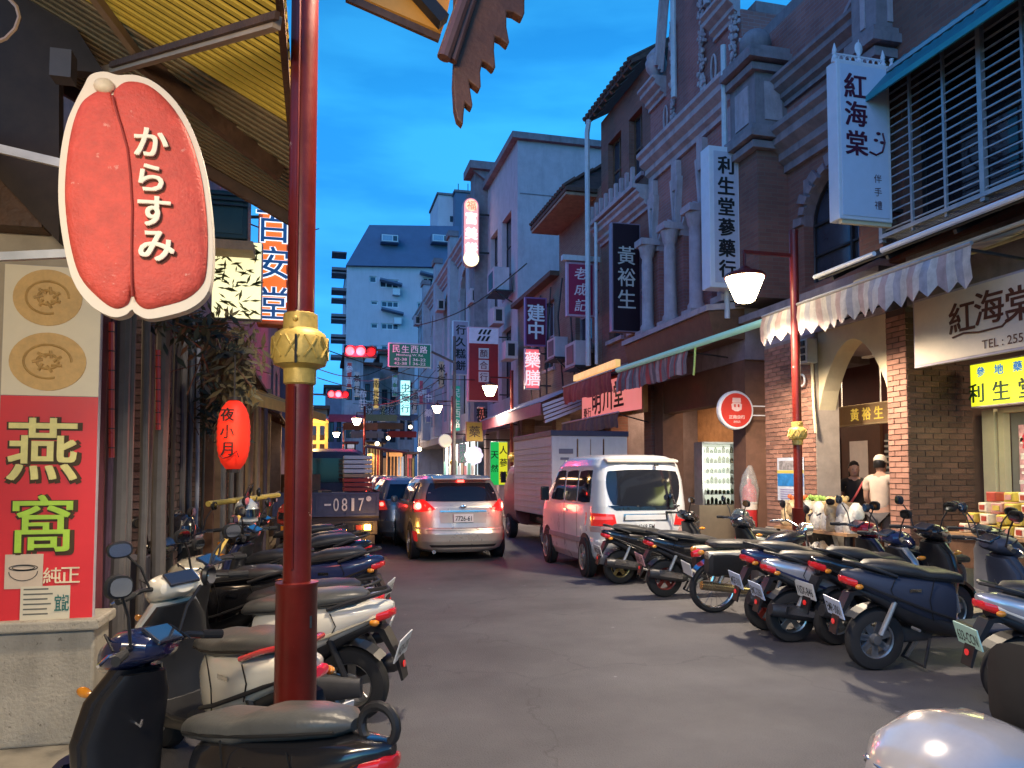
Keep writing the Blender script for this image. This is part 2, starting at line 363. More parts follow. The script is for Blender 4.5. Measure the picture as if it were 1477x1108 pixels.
# ================================================================== BUILDING TOOLS
def wall(name, m, parent, s, X, T, y0, y1, z0, z1, ops=()):
    """wall with real openings: outer face on x=X, thickness T into the building (s=+1 right side, -1 left)"""
    ys = sorted({y0, y1, *[o[0] for o in ops], *[o[1] for o in ops]}); zs = sorted({z0, z1, *[o[2] for o in ops], *[o[3] for o in ops]})
    mb = MB()
    for i in range(len(ys) - 1):
        k = 0
        while k < len(zs) - 1:
            cy, cz = (ys[i] + ys[i + 1]) / 2, (zs[k] + zs[k + 1]) / 2
            if any(o[0] < cy < o[1] and o[2] < cz < o[3] for o in ops): k += 1; continue
            j = k
            while j + 1 < len(zs) - 1 and not any(o[0] < cy < o[1] and o[2] < (zs[j + 1] + zs[j + 2]) / 2 < o[3] for o in ops): j += 1
            a, b = sorted((X, X + s * T)); mb.box(a, b, ys[i], ys[i + 1], zs[k], zs[j + 1]); k = j + 1
    return mb.build(name, m, parent, world=True)
def window(parent, s, X, y0, y1, z0, z1, fm=None, pm=None, rec=.14, nv=1, nh=1, sill=None, bar=.05):
    fm = fm or M_dark; pm = pm or M_wind
    f = MB(); a = X + s * rec; b = a + s * .05; lo, hi = sorted((a, b))
    f.box(lo, hi, y0, y0 + bar, z0, z1); f.box(lo, hi, y1 - bar, y1, z0, z1); f.box(lo, hi, y0 + bar, y1 - bar, z0, z0 + bar); f.box(lo, hi, y0 + bar, y1 - bar, z1 - bar, z1)
    for k in range(1, nv + 1): c = y0 + (y1 - y0) * k / (nv + 1); f.box(lo, hi, c - bar / 2, c + bar / 2, z0 + bar, z1 - bar)
    for k in range(1, nh + 1): c = z0 + (z1 - z0) * k / (nh + 1); f.box(lo + .004, hi - .004, y0 + bar, y1 - bar, c - bar / 2, c + bar / 2)
    o = f.build('window', fm, parent, world=True)
    a = X + s * (rec + .03); lo, hi = sorted((a, a + s * .012))
    MB().box(lo, hi, y0 + .01, y1 - .01, z0 + .01, z1 - .01).build('pane', pm, o, world=True)
    if sill: lo, hi = sorted((X - s * .08, X + s * .1)); MB().box(lo, hi, y0 - .08, y1 + .08, z0 - .1, z0 - .003).build('sill', sill, o, world=True)
    return o
def winY(parent, Y, x0, x1, z0, z1, fm=None, pm=None, rec=.12, nv=1, nh=0, bar=.07):
    """window in a wall that faces the camera (-y)"""
    fm = fm or M_dark; pm = pm or M_wind; f = MB(); a, b = Y + rec, Y + rec + .05
    f.box(x0, x0 + bar, a, b, z0, z1); f.box(x1 - bar, x1, a, b, z0, z1); f.box(x0 + bar, x1 - bar, a, b, z0, z0 + bar); f.box(x0 + bar, x1 - bar, a, b, z1 - bar, z1)
    for k in range(1, nv + 1): c = x0 + (x1 - x0) * k / (nv + 1); f.box(c - bar / 2, c + bar / 2, a, b, z0 + bar, z1 - bar)
    o = f.build('window', fm, parent, world=True)
    MB().box(x0 + .01, x1 - .01, b - .02, b - .005, z0 + .01, z1 - .01).build('pane', pm, o, world=True); return o
def wallY(name, m, parent, Y, T, x0, x1, z0, z1, ops=()):
    xs = sorted({x0, x1, *[o[0] for o in ops], *[o[1] for o in ops]}); zs = sorted({z0, z1, *[o[2] for o in ops], *[o[3] for o in ops]}); mb = MB()
    for i in range(len(xs) - 1):
        for k in range(len(zs) - 1):
            cx, cz = (xs[i] + xs[i + 1]) / 2, (zs[k] + zs[k + 1]) / 2
            if not any(o[0] < cx < o[1] and o[2] < cz < o[3] for o in ops): mb.box(xs[i], xs[i + 1], Y, Y + T, zs[k], zs[k + 1])
    return mb.build(name, m, parent, world=True)
def cornice(name, m, parent, s, X, y0, y1, z, prof, ret=False):
    """moulding that runs along the street: prof = list of (projection, dz)"""
    poly = [(0, prof[0][1])] + prof + [(0, prof[-1][1])]
    mb = MB(); mb.rings([[(X - s * p, y, z + dz) for p, dz in poly] for y in (y0, y1)])
    return mb.build(name, m, parent, world=True)
CORN = [(.06, 0), (.06, .08), (.14, .12), (.14, .2), (.26, .27), (.26, .36), (.33, .4), (.33, .46)]
_bme = {}
def brick_mesh(l, h, t):
    k = (round(l, 3), round(h, 3), round(t, 3))
    if k not in _bme:
        me = MB().box(-l / 2, l / 2, -t / 2, t / 2, -h / 2, h / 2).mesh('brick'); _bme[k] = me
    return _bme[k]
def brickface(parent, o, u, nrm, width, z0, z1, m, bl=.22, bh=.058, j=.012, t=.05, cap=300, proud=.012, skip=None):
    """bricks one by one on a face: o = lower corner of the face, u = along it, nrm = outward"""
    o, u, nrm = Vector(o), Vector(u), Vector(nrm); I = W(parent).inverted(); cnt = 0
    ang = math.atan2(u.y, u.x); me_full = brick_mesh(bl, bh, t)
    if not me_full.materials: me_full.materials.append(m)
    rows = int((z1 - z0) / (bh + j))
    for r_ in range(rows):
        x = -(bl + j) / 2 if r_ % 2 else 0
        while x < width - .03:
            a, b = max(x, 0), min(x + bl, width)
            if b - a > .04 and cnt < cap:
                c = o + u * ((a + b) / 2) + nrm * (proud - t / 2 + random.uniform(-.003, .003)); c.z = z0 + (r_ + .5) * (bh + j)
                if not (skip and skip((a + b) / 2, c.z)):
                    M = Matrix.Translation(c) @ Matrix.Rotation(ang + random.uniform(-.006, .006), 4, 'Z') @ Matrix.Diagonal((((b - a) / bl), 1, 1, 1))
                    inst('brick', me_full, m, parent, I @ M); cnt += 1
            x += bl + j
    return cnt
def building(name, label, group=None, loc=(0, 0, 0)): return thing(name, label, 'building', loc, 0, group)

# ================================================================== RIGHT SIDE, NEAR: brick house with the security grille (bay at the frame's right edge)
XF = 7.2
B = building('shop_house', 'dark shop house with a wide window grille above the striped awning, rightmost', 'old shop houses along the street', (XF, 5, 0))
B['group'] = 'old shop houses along the street'
wall('wall', M_bwall2, B, 1, XF, .3, -2, 8.46, 4.35, 9.5, [(1.5, 8.16, 4.72, 6.75)])
box('roof', M_stoneD, B, XF - .2, 16, -2, 8.46, 9.503, 9.8)
box('party_wall', mat('brown_party_wall', (.10, .05, .035), .85, 0, .2), B, 7.56, 16, 8.25, 8.46, .12, 4.34)
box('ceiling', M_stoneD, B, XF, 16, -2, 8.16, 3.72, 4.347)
window(B, 1, XF, 1.5, 8.16, 4.72, 6.75, M_dark, M_glass, .28, 6, 1)
grille = MB()
for k in range(19):
    z = 4.70 + k * .108; x = XF - .22
    MB().beam((x, 1.4, z), (x, 8.28, z), .018).build('grille_bar', M_steel, B, world=True)
for k in range(14):
    y = 8.28 - k * .52; MB().beam((XF - .235, y, 4.55), (XF - .235, y, 6.75), .032 if k % 3 else .06).build('grille_post', M_steel, B, world=True)
for z in (4.62, 6.72): MB().beam((XF - .25, 1.4, z), (XF - .25, 8.3, z), .05).build('grille_rail', M_steel, B, world=True)
for k in range(5): MB().beam((XF - .24 + .0, 1.4, 4.60 - .015 * k), (XF - .24 + .045 * k, 8.3, 4.60 - .002 * k), .014).build('grille_floor_bar', M_steel, B, world=True)
# teal sheet canopy over the grille
t_ = thing('metal_canopy', 'teal sheet metal canopy sloping over the window grille', 'canopy', (6.7, 5, 6.4))
nr = 46; mb = MB(); ra, rb = [], []
for i in range(nr * 2):
    y = 1.2 + (8.25 - 1.2) * i / (nr * 2 - 1); dz = .025 * (i % 2)
    ra.append((6.62, y, 6.33 + dz)); rb.append((XF + .05, y, 7.0 + dz))
mb.rings([ra, rb], cap=False, closed=False); mb.build('sheet', mat('teal_sheet', (.02, .19, .24), .45, .2, .2, dirt=.3), t_, world=True)
MB().beam((6.62, 1.2, 6.31), (6.62, 8.25, 6.31), .03, .07).build('edge_trim', mat('teal_sheet'.replace('sheet', 'trim'), (.03, .25, .30), .4), t_, world=True)
# dark canopy below the grille, with its pale pipe
t_ = thing('eaves_canopy', 'dark sheet canopy under the grille with a pale pipe along its lip', 'canopy', (6.5, 5, 4.2))
MB().add([(6.42, -1, 4.17), (6.42, 8.85, 4.17), (XF + .0, 8.85, 4.56), (XF + .0, -1, 4.56), (6.42, -1, 4.20), (6.42, 8.85, 4.20), (XF, 8.85, 4.59), (XF, -1, 4.59)],
         [(0, 1, 2, 3), (4, 5, 6, 7), (0, 1, 5, 4), (2, 3, 7, 6), (0, 3, 7, 4), (1, 2, 6, 5)]).build('sheet', mat('canopy_dark', (.05, .045, .04), .7, 0, .3), t_, world=True)
MB().tube([(6.38, 3.2, 4.22), (6.38, 7.6, 4.22)], .035).build('pipe', M_signw, t_, world=True, smooth=True)
MB().tube([(6.37, 7.72, 4.215), (6.37, 8.86, 4.215)], .03).build('pipe', M_signw, t_, world=True, smooth=True)
for k in range(9): MB().beam((6.45, .6 + k * 1.0, 4.14), (XF, .6 + k * 1.0, 4.50), .04, .05).build('rafter', M_dark, t_, world=True)
for k in range(3):
    MB().tube([(6.55 + k * .18, 2.0, 4.02), (6.55 + k * .18, 8.3 - k * .7, 4.02)], .025).build('lamp_batten', mat('warm_batten', (.45, .38, .27), .5), t_, world=True)

# ---- awning with scalloped edge
def awning(label, Xo, y0, y1, zt, hv, Xi, zi, cols, per, scal=.055, sm=.7, group='striped cloth awnings over the shops', flip=1, fold=.0):
    t = thing('cloth_awning', label, 'awning', (Xo, (y0 + y1) / 2, zt), 0, group); nseg = int(abs(y1 - y0) / per) * 4
    mb = MB(); mi = []
    def off(y): return .018 * math.sin(y * 9.1) + .03 * math.sin(y * 2.3 + 1) + fold * math.sin(y * 25)
    def low(y, k): ph = (k / 4) % 1; return zt - hv - scal * (1 - abs(2 * ph - 1)) + .012 * math.sin(y * 5)
    rows = []
    for i in range(nseg + 1):
        y = y0 + (y1 - y0) * i / nseg
        rows.append([(Xi, y, zi), ((Xi + Xo) / 2, y, (zi + zt) / 2 - .03 - .015 * math.sin(y * 7)), (Xo, y, zt + .004), (Xo - .03 * flip + off(y), y, zt - hv * .5), (Xo - .01 * flip + off(y) * 1.6, y, low(y, i))])
    mb.rings(rows, cap=False, closed=False)
    me_o = mb.build('cloth', None, t, world=True, smooth=True, ang=60)
    for c in cols: me_o.data.materials.append(c)
    for f_ in me_o.data.polygons: f_.material_index = (f_.index // 4 // 2) % len(cols)
    MB().tube([(Xo, y0, zt + .01), (Xo, y1, zt + .01)], .022).build('rail', M_steel, t, world=True, smooth=True)
    for y in (y0 + .1 * (1 if y1 > y0 else -1), y1 - .1 * (1 if y1 > y0 else -1)): MB().beam((Xo, y, zt - .02), (Xi, y, zi - .35), .025).build('arm', M_dark, t, world=True)
    return t
Cc = mat('awning_cream', (.52, .47, .42), .85, 0, .22, 9, dirt=.3); Cb = mat('awning_bluegrey', (.33, .32, .35), .85, 0, .2, 9, dirt=.3); Cr = mat('awning_rust', (.42, .30, .28), .85, 0, .2, 9, dirt=.3)
Cp = mat('awning_red', (.42, .07, .06), .85, 0, .25, 8, dirt=.3); Cg = mat('awning_grey', (.20, .15, .15), .85, 0, .25, 8, dirt=.3)
aw = awning('striped cream and grey scalloped awning beside the red lamp post', 6.2, 6.15, 9.85, 3.86, .33, 7.15, 4.12, [Cc, Cb, Cc, Cr], .20, .10)

# cream fascia sign (TEL)
def side_sign(name, label, X, y0, y1, z0, z1, th, fm, em, fr=.03, cat='sign', group=None, s=1):
    """sign whose face looks onto the street (normal -x for the right side)"""
    t = thing(name, label, cat, (X, (y0 + y1) / 2, z0), 0, group)
    box('case', em, t, X, X + s * th, y0, y1, z0, z1, .008)
    box('face', fm, t, X - s * .006, X - s * .001, y0 + fr, y1 - fr, z0 + fr, z1 - fr)
    return t
t_ = side_sign('fascia_sign', 'cream fascia sign with brown brush characters and a telephone number beneath the right awning', 6.92, 3.2, 7.75, 2.86, 3.68, .06, mat('cream_sign', (.68, .57, .42), .6, 0, .06), M_white)
mb = MB(); U, V = (0, -1, 0), (0, 0, 1); M_brush = mat('brown_brush', (.10, .03, .015), .6)
for ch, y, z, h in (('紅', 7.02, 3.34, .34), ('海', 6.66, 3.38, .36), ('棠', 6.28, 3.34, .36)): put(mb, ch, (6.912, y, z), h, U, V, bold=.022, depth=.004)
pts = [(6.908, 7.15, 3.13), (6.908, 7.0, 3.155), (6.908, 6.8, 3.13), (6.908, 6.5, 3.14), (6.908, 6.42, 3.2), (6.908, 6.44, 3.27)]
mb.tube(pts, .012, 5); put(mb, 'TEL : 2553-6', (6.912, 6.42, 2.985), .095, U, V, bold=.008, depth=.004)
raw(mb, 'lettering', M_brush, t_, True)

# ================================================================== brick arcade house with the two pillars and the arch
A2 = building('brick_arcade_house', 'brick arcade house with grey stucco pilasters and a round arch behind the red lamp post', 'old shop houses along the street', (XF, 10, 0))
XW = 7.55
wall('wall', M_bwall2, A2, 1, XW, .3, 8.47, 11.94, 4.2, 7.0, [(8.95, 10.75, 4.6, 6.35)])
wall('parapet_wall', M_bwall, A2, 1, XW, .3, 8.47, 11.94, 7.0, 9.3)
box('roof', M_stoneD, A2, XW, 15, 8.47, 11.94, 9.3, 9.5)
cornice('cornice', M_stoneD, A2, 1, XW, 8.75, 11.15, 6.62, [(p * 1.25, d * 1.5) for p, d in CORN])
cornice('cornice', M_stoneD, A2, 1, XW, 8.75, 11.15, 7.75, CORN)
for (ya, yb) in ((11.16, 11.93), (8.30, 8.74)):
    box('pilaster', M_bwall2, A2, 6.98, XW - .002, ya, yb, 4.5, 7.13); box('pilaster', M_stoneD, A2, 6.95, XW - .002, ya - .02, yb + .01, 7.13, 8.72)
    for z, e in ((6.98, .10), (7.14, .18), (7.24, .13), (8.30, .10), (8.46, .2), (8.58, .14)): box('moulding', M_stoneD, A2, 6.95 - e, XW, ya - e, yb + min(e, .01), z, z + .12)
    box('panel', M_stone, A2, 6.93, 6.949, ya + .18, yb - .18, 7.5, 8.15)
    box('panel', M_stone, A2, 7.12, 7.45, ya - .036, ya - .021, 7.5, 8.15)
    MB().sphere((7.22, (ya + yb) / 2, 9.0), .27, n=20, m=12).build('ball_finial', M_stoneD, A2, world=True, smooth=True)
    MB().lathe([(.22, 0), (.14, .04), (.12, .10), (.2, .13)], (7.22, (ya + yb) / 2, 8.705), 16).build('finial_neck', M_stoneD, A2, world=True, smooth=True)
# medallion
mb = MB(); cz, cyy = 7.92, 9.35
for rr, tt in ((.62, .05), (.45, .025)):
    mb.tube([(XW - .05, cyy + rr * .55 * math.cos(t), cz + rr * math.sin(t)) for t in (2 * math.pi * k / 28 for k in range(29))], tt, 6)
for k in range(60):
    a = random.random() * 6.28; q = random.random() ** .5 * .38; mb.sphere((XW - .03, cyy + q * .55 * math.cos(a), cz + q * math.sin(a)), .04, .05, .06, 6, 4)
mb.build('medallion', M_stone, A2, world=True, smooth=True)
# arched window: frame, pane, voussoirs
def arch_pts(c, r_, rise, n=14): return [(c + r_ * math.cos(math.pi - math.pi * k / n), rise * math.sin(math.pi * k / n)) for k in range(n + 1)]
def arched_window(parent, s, X, yc, hw, z0, zs, rise, mst=M_stone, deep=.2, keys=7, surround=True, mull=True, panem=M_wind):
    poly = [(yc - hw, z0), ] + [(a, zs + b) for a, b in arch_pts(yc, hw, rise)] + [(yc + hw, z0)]
    f = MB().tube([(X + s * deep, a, b) for a, b in poly] + [(X + s * deep, yc - hw, z0)], .035, 4)
    if mull:
        f.beam((X + s * deep, yc, z0), (X + s * deep, yc, zs + rise), .045); f.beam((X + s * deep, yc - hw, zs), (X + s * deep, yc + hw, zs), .045); f.beam((X + s * deep, yc - hw, (z0 + zs) / 2), (X + s * deep, yc + hw, (z0 + zs) / 2), .035)
        for k in (4, 10): p = arch_pts(yc, hw, rise)[k]; f.beam((X + s * deep, yc, zs), (X + s * deep, p[0], zs + p[1]), .03)
    o = f.build('window', M_dark, parent, world=True)
    MB().prism(poly, (X + s * (deep + .03), 0, 0), (0, 1, 0), (0, 0, 1), (s * .02, 0, 0)).build('pane', panem, o, world=True)
    # spandrel filling above the arch so that the wall opening reads as an arch
    ar = arch_pts(yc, hw, rise)
    for sg in (0, 1):
        seg = ar[:8] if sg == 0 else ar[7:]
        cx = yc - hw if sg == 0 else yc + hw
        pl = [(a, zs + b) for a, b in seg] + ([(yc, zs + rise + .001), (cx, zs + rise + .001)] if sg == 0 else [(cx, zs + rise + .001), (yc, zs + rise + .001)])
        MB().prism(pl if sg == 0 else pl, (X + s * .004, 0, 0), (0, 1, 0), (0, 0, 1), (s * .25, 0, 0)).build('spandrel', mst, parent, world=True)
    if surround:
        nk = keys * 2 + 1
        for k in range(nk):
            t0, t1 = math.pi * k / nk + .03, math.pi * (k + 1) / nk - .03; e = 1.26 if k % 2 == 0 else 1.16; q = []
            for t, rr in ((t0, 1.0), (t1, 1.0), (t1, e), (t0, e)): q.append((yc - hw * rr * math.cos(t), zs + rise * rr * math.sin(t)))
            MB().prism(q, (X - s * (.05 if k % 2 == 0 else .035), 0, 0), (0, 1, 0), (0, 0, 1), (s * .055, 0, 0)).build('voussoir', mst, parent, world=True)
    return o
arched_window(A2, 1, XW, 9.85, .9, 4.6, 5.6, .75, M_stoneD)
# pillars, brick by brick
box('plinth', M_conc, A2, 7.17, 7.62, 10.02, 11.42, .12, .72, .012)
box('pillar_core', M_mortar, A2, 7.2, 7.6, 10.05, 11.39, .72, 3.72)
brickface(A2, (7.2, 11.38, 0), (0, -1, 0), (-1, 0, 0), 1.32, .73, 3.70, M_brick, cap=299)
box('plinth', M_conc, A2, 7.17, 8.25, 8.17, 8.60, .12, .62, .012)
box('pillar_core', mat('mortar_shaded', (.09, .06, .05), .9), A2, 7.215, 8.21, 8.215, 8.56, .62, 3.72)  # core darkened to go with the shaded brick face
brickface(A2, (7.215, 8.55, 0), (0, -1, 0), (-1, 0, 0), .34, .63, 3.70, M_brick, cap=120)
brickface(A2, (7.215, 8.215, 0), (1, 0, 0), (0, -1, 0), .99, .63, 3.70, per_object(mat('brick_shaded', (.085, .042, .03), .9, 0, .25, 3, .4, 60), .3), cap=190, bl=.235, bh=.062)  # camera-facing bricks painted dark for the pillar's shaded side
# arch: cream spandrel wall with a segmental opening between the pillars
ar = [(8.56 + (10.05 - 8.56) * k / 16, 2.55 + .95 * math.sin(math.pi * k / 16) ** .75) for k in range(17)]
mb = MB(); pl = ar + [(10.05, 3.72), (8.56, 3.72)]
for k in range(16):
    mb.prism([ar[k], ar[k + 1], (ar[k + 1][0], 3.72), (ar[k][0], 3.72)], (7.26, 0, 0), (0, 1, 0), (0, 0, 1), (.28, 0, 0))
mb.build('arch', M_cream, A2, world=True)
for k in range(16): pass
box('lintel', M_white, A2, 7.21, 7.6, 8.561, 11.39, 3.723, 4.2)
box('ledge', M_stoneD, A2, 7.05, 7.6, 8.47, 11.94, 4.203, 4.32)
mb = MB()
for z in (3.82, 3.95, 4.08): mb.tube([(7.18, 8.6, z), (7.18, 9.3, z - .04), (7.17, 10.2, z + .03), (7.18, 11.3, z)], .012, 5)
mb.build('cable', M_dark, A2, world=True)
box('meter_box', mat('meter_grey', (.5, .5, .48), .5), A2, 7.02, 7.2, 9.98, 10.2, 3.25, 3.62, .01)
for k in range(3): box('meter_dial', M_black, A2, 7.0, 7.022, 10.03, 10.14, 3.29 + k * .11, 3.37 + k * .11, .005)
MB().tube([(7.15, 10.05, 3.25), (7.15, 10.03, 2.6), (7.14, 9.98, 2.2)], .022).build('conduit', M_cream, A2, world=True)
MB().tube([(7.12, 10.28 + .09 * math.cos(t), 3.02 + .09 * math.sin(t)) for t in (k * .5 for k in range(13))], .015, 6).build('cable_loop', M_signw, A2, world=True)
box('floor_slab', M_white, A2, 7.6, 15, 8.47, 11.94, 3.725, 4.2)
# arcade interior
box('back_wall', mat('oxblood_wall', (.07, .022, .02), .7, 0, .2), A2, 9.75, 9.95, 8.47, 15.7, .12, 3.723)
for (ya, yb) in ((12.85, 13.5), (10.9, 11.55)):
    sh = box('shutter', mat('shutter_dark', (.06, .065, .07), .5, .3), A2, 9.66, 9.72, ya, yb, .12, 2.3)
    for k in range(22): box('shutter_slat', mat('shutter_pale', (.42, .43, .42), .5, .3), sh, 9.63, 9.665, ya + .01, yb - .01, .2 + k * .093, .235 + k * .093)
box('door', mat('brown_door', (.09, .04, .025), .5, 0, .2), A2, 9.68, 9.74, 11.7, 12.75, .12, 2.55)
box('door_pane', mat('frosted_pane', (.42, .33, .27), .35, emit=(.5, .36, .28), es=.25), A2, 9.665, 9.679, 12.02, 12.5, 1.1, 2.2)
t_ = side_sign('name_board', 'bronze name board with gold characters inside the brick arch', 8.25, 9.75, 11.35, 2.36, 2.69, .12, mat('bronze_board', (.30, .20, .11), .45, .3), mat('bronze_edge', (.42, .31, .18), .4, .3), .025)
mb = MB()
for k, ch in enumerate('黃裕生'): put(mb, ch, (8.243, 10.52 - k * .27, 2.53), .19, U, V, bold=.025, depth=.006)
raw(mb, 'lettering', mat('gold_letters', (.85, .62, .12), .3, .4, 0, emit=(.9, .65, .1), es=.35), t_, True)
for y in (10.0, 10.9): MB().tube([(8.3, y, 2.69), (8.3, y, 3.72)], .012, 6).build('hanger', M_signw, t_, world=True)
# ================================================================== Baroque brick house with paired columns
A = building('baroque_house', 'red brick baroque house with paired grey columns and a raised carved gable', 'old shop houses along the street', (XF, 14, 0))
AY0, AY1 = 11.95, 15.85
wall('wall', M_bwall, A, 1, XF, .3, AY0, AY1, 4.6, 8.35, [(12.35, 13.15, 4.75, 6.95), (13.5, 14.3, 4.75, 6.95), (14.65, 15.45, 4.75, 6.95)])
wall('parapet_wall', M_bwall, A, 1, XF, .3, AY0, AY1, 8.35, 9.9)
mb = MB(); gp = [(12.85, 9.9), (12.85, 10.3), (13.1, 11.5), (13.35, 12.6), (13.6, 13.2), (14.2, 13.2), (14.45, 12.6), (14.75, 11.5), (15.0, 10.3), (15.0, 9.9)]
mb.prism(gp, (XF, 0, 0), (0, 1, 0), (0, 0, 1), (.3, 0, 0)).build('gable', M_bwall, A, world=True)
for e, r_ in ((.16, .07), (.07, .05), (.0, .035)):
    for half in (gp[1:6], gp[5:9]):
        pts = [(XF - .10 - e * .6, a + (.0 if half is gp[1:6] else 0) + (a - 13.93) * e * .25, b + e) for a, b in half]; MB().tube(pts, r_, 6).build('gable_moulding', M_stone, A, world=True)
cornice('cornice', M_stone, A, 1, XF, AY0 + .02, AY1 - .02, 8.15, [(p * 1.1, d * 1.35) for p, d in CORN])
cornice('cornice', M_stone, A, 1, XF, AY0 + .02, 12.86, 9.78, CORN); cornice('cornice', M_stone, A, 1, XF, 15.0, AY1 - .02, 9.78, CORN)
box('side_wall', M_bwall, A, XF + .3, 15, AY0, AY0 + .25, 4.6, 9.9); box('side_wall', M_bwall, A, XF + .3, 15, AY1 - .25, AY1, 4.6, 9.9)
box('roof', M_stoneD, A, XF + .3, 15, AY0, AY1, 9.9, 10.1)
for yc in (12.75, 13.9, 15.05): arched_window(A, 1, XF, yc, .4, 4.75, 6.5, .44, M_stone, .22, 3, mull=False, panem=mat('amber_glass', (.09, .03, .015), .15))
for y in (12.2, 13.34, 14.46, 15.6):
    MB().lathe([(.17, 0), (.17, .1), (.135, .16), (.13, .6), (.125, 1.5), (.115, 1.62), (.15, 1.68), (.17, 1.8), (.2, 1.9)], (XF - .22, y, 4.72), 16).build('column', M_stone, A, world=True, smooth=True)
    box('capital', M_stone, A, XF - .44, XF + .0, y - .2, y + .2, 6.62, 6.76); box('column_base', M_stone, A, XF - .44, XF, y - .2, y + .2, 4.62, 4.73)
    for s2 in (-1, 1): MB().beam((XF - .06, y + s2 * .02, 6.8), (XF - .06, y + s2 * .15, 7.75), .08, .14).build('strapwork', M_stone, A, world=True)
    box('frieze_block', M_stone, A, XF - .12, XF - .001, y - .12, y + .12, 7.5, 8.1)
for k, (y, z0, z1, w) in enumerate(((12.12, 8.85, 10.9, .12), (13.3, 9.0, 11.2, .10), (14.55, 9.0, 11.2, .10), (12.62, 9.9, 12.2, .06))):
    mb = MB()
    for q in range(150):
        zz = z0 + (z1 - z0) * random.random(); rz_ = random.uniform(.02, .05); mb.sphere((XF - .04 - random.random() * .05, y + random.gauss(0, w * .6), zz), rz_ * .8, rz_, rz_ * 1.3, n=6, m=4)
    mb.build('floral_relief', M_stone, A, world=True, smooth=True, kind='stuff')
for y in (12.9, 15.0): 
    mb = MB().tube([(XF - .03, y + .09 * math.cos(t), 9.3 + .26 * math.sin(t)) for t in (2 * math.pi * k / 20 for k in range(21))], .025, 5); mb.build('oval_moulding', M_stone, A, world=True)
MB().lathe([(.06, 0), (.1, .1), (.22, .28), (.24, .42), (.2, .5), (.21, .56), (.12, .68), (.04, .76), (.01, .78)], (XF - .1, 15.3, 10.25), 16).build('urn', M_stone, A, world=True, smooth=True)
MB().tube([(XF - .34, 13.95, 9.2), (XF - .34, 13.95, 12.2)], .06).build('pale_pipe', M_pipeL, A, world=True, smooth=True)
MB().tube([(6.86, 11.99, 4.3), (6.86, 11.99, 9.2)], .05).build('downpipe', M_pipeL, A, world=True, smooth=True)
# balcony ledge and dark fascia
MB().prism([(6.45, 4.52), (XF, 4.62), (XF, 4.5), (6.45, 4.42)], (0, AY0 + .02, 0), (1, 0, 0), (0, 0, 1), (0, 3.86, 0)).build('ledge', M_stone, A, world=True)
MB().prism([(6.5, 4.415), (XF, 4.495), (XF, 3.95), (6.6, 3.95)], (0, AY0 + .04, 0), (1, 0, 0), (0, 0, 1), (0, 3.8, 0)).build('fascia', M_wood, A, world=True)
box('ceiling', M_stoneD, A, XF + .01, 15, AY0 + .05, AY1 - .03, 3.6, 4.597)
box('beam', mat('brown_beam', (.12, .06, .04), .7, 0, .2), A, 7.25, 7.55, AY0 + .3, AY1 - .3, 2.9, 3.595)
for y in (12.05, 15.4): box('arcade_pillar', mat('brown_plaster', (.15, .075, .05), .8, 0, .2), A, 7.22, 7.7, y, y + .42, .12, 3.6)
MB().tube([(6.3, 9.9, 3.82), (6.3, 15.7, 3.86)], .055, 10).build('lamp_tube', mat('green_tube', (.35, .65, .55), .3, 0, 0, emit=(.35, .9, .7), es=.12), A, world=True, smooth=True)
t_ = awning('faded red striped awning behind the glowing street lamp', 6.32, 12.4, 15.7, 3.8, .42, 7.15, 4.05, [Cg, Cp, Cg, Cr], .16, .02, fold=.02)
MB().tube([(6.3, 12.1, 3.8), (6.28, 12.1, 3.5), (6.26, 12.1, 3.3)], .02).build('crank_handle', mat('lime_metal', (.5, .65, .15), .4), t_, world=True)
# ================================================================== shop house with tiled eave
C = building('tiled_eave_house', 'narrow brick shop house with an overhanging tiled eave and downpipe behind the black vertical sign', 'old shop houses along the street', (XF, 17.5, 0))
wall('wall', M_bwall2, C, 1, XF, .3, 15.86, 19.0, 4.3, 11.0, [(16.3, 17.1, 5.0, 6.9), (17.6, 18.5, 5.0, 6.9), (16.3, 17.1, 8.6, 10.2), (17.6, 18.5, 8.6, 10.2)])
for y0, y1, z0, z1 in ((16.3, 17.1, 5, 6.9), (17.6, 18.5, 5, 6.9), (16.3, 17.1, 8.6, 10.2), (17.6, 18.5, 8.6, 10.2)): window(C, 1, XF, y0, y1, z0, z1, M_wood, M_wind, .14, 1, 1, M_stone)
box('side_wall', M_bwall2, C, XF + .3, 15, 15.86, 16.1, 10.0, 11.0); box('side_wall', M_stoneD, C, XF + .3, 15, 18.75, 19.0, .12, 11.0)
cornice('cornice', M_stone, C, 1, XF, 15.9, 18.98, 7.6, CORN)
box('balcony', M_stone, C, 6.8, XF, 16.0, 18.9, 8.1, 8.2); 
for k in range(9): box('baluster', M_stone, C, 6.82, 6.9, 16.05 + k * .34, 16.15 + k * .34, 8.2, 8.6)
MB().prism([(6.80, 10.98), (6.80, 11.08), (9.5, 12.7), (9.5, 12.5)], (0, 15.95, 0), (1, 0, 0), (0, 0, 1), (0, 3.2, 0)).build('roof', M_tile, C, world=True)
for k in range(15): MB().tube([(6.74, 16.02 + k * .22, 11.08), (9.5, 16.02 + k * .22, 12.75)], .06, 6).build('roof_tile', M_tile, C, world=True)
for k in range(8): MB().beam((6.82, 16.1 + k * .4, 10.95), (7.3, 16.1 + k * .4, 11.4), .07, .1).build('rafter', M_wood, C, world=True)
MB().tube([(6.75, 18.85, 4.4), (6.75, 18.85, 10.6), (6.8, 18.85, 10.95)], .07).build('downpipe', M_pipeL, C, world=True, smooth=True)
MB().tube([(6.85, 18.5, 4.4), (6.85, 18.5, 8.2)], .045).build('downpipe', M_pipeL, C, world=True, smooth=True)
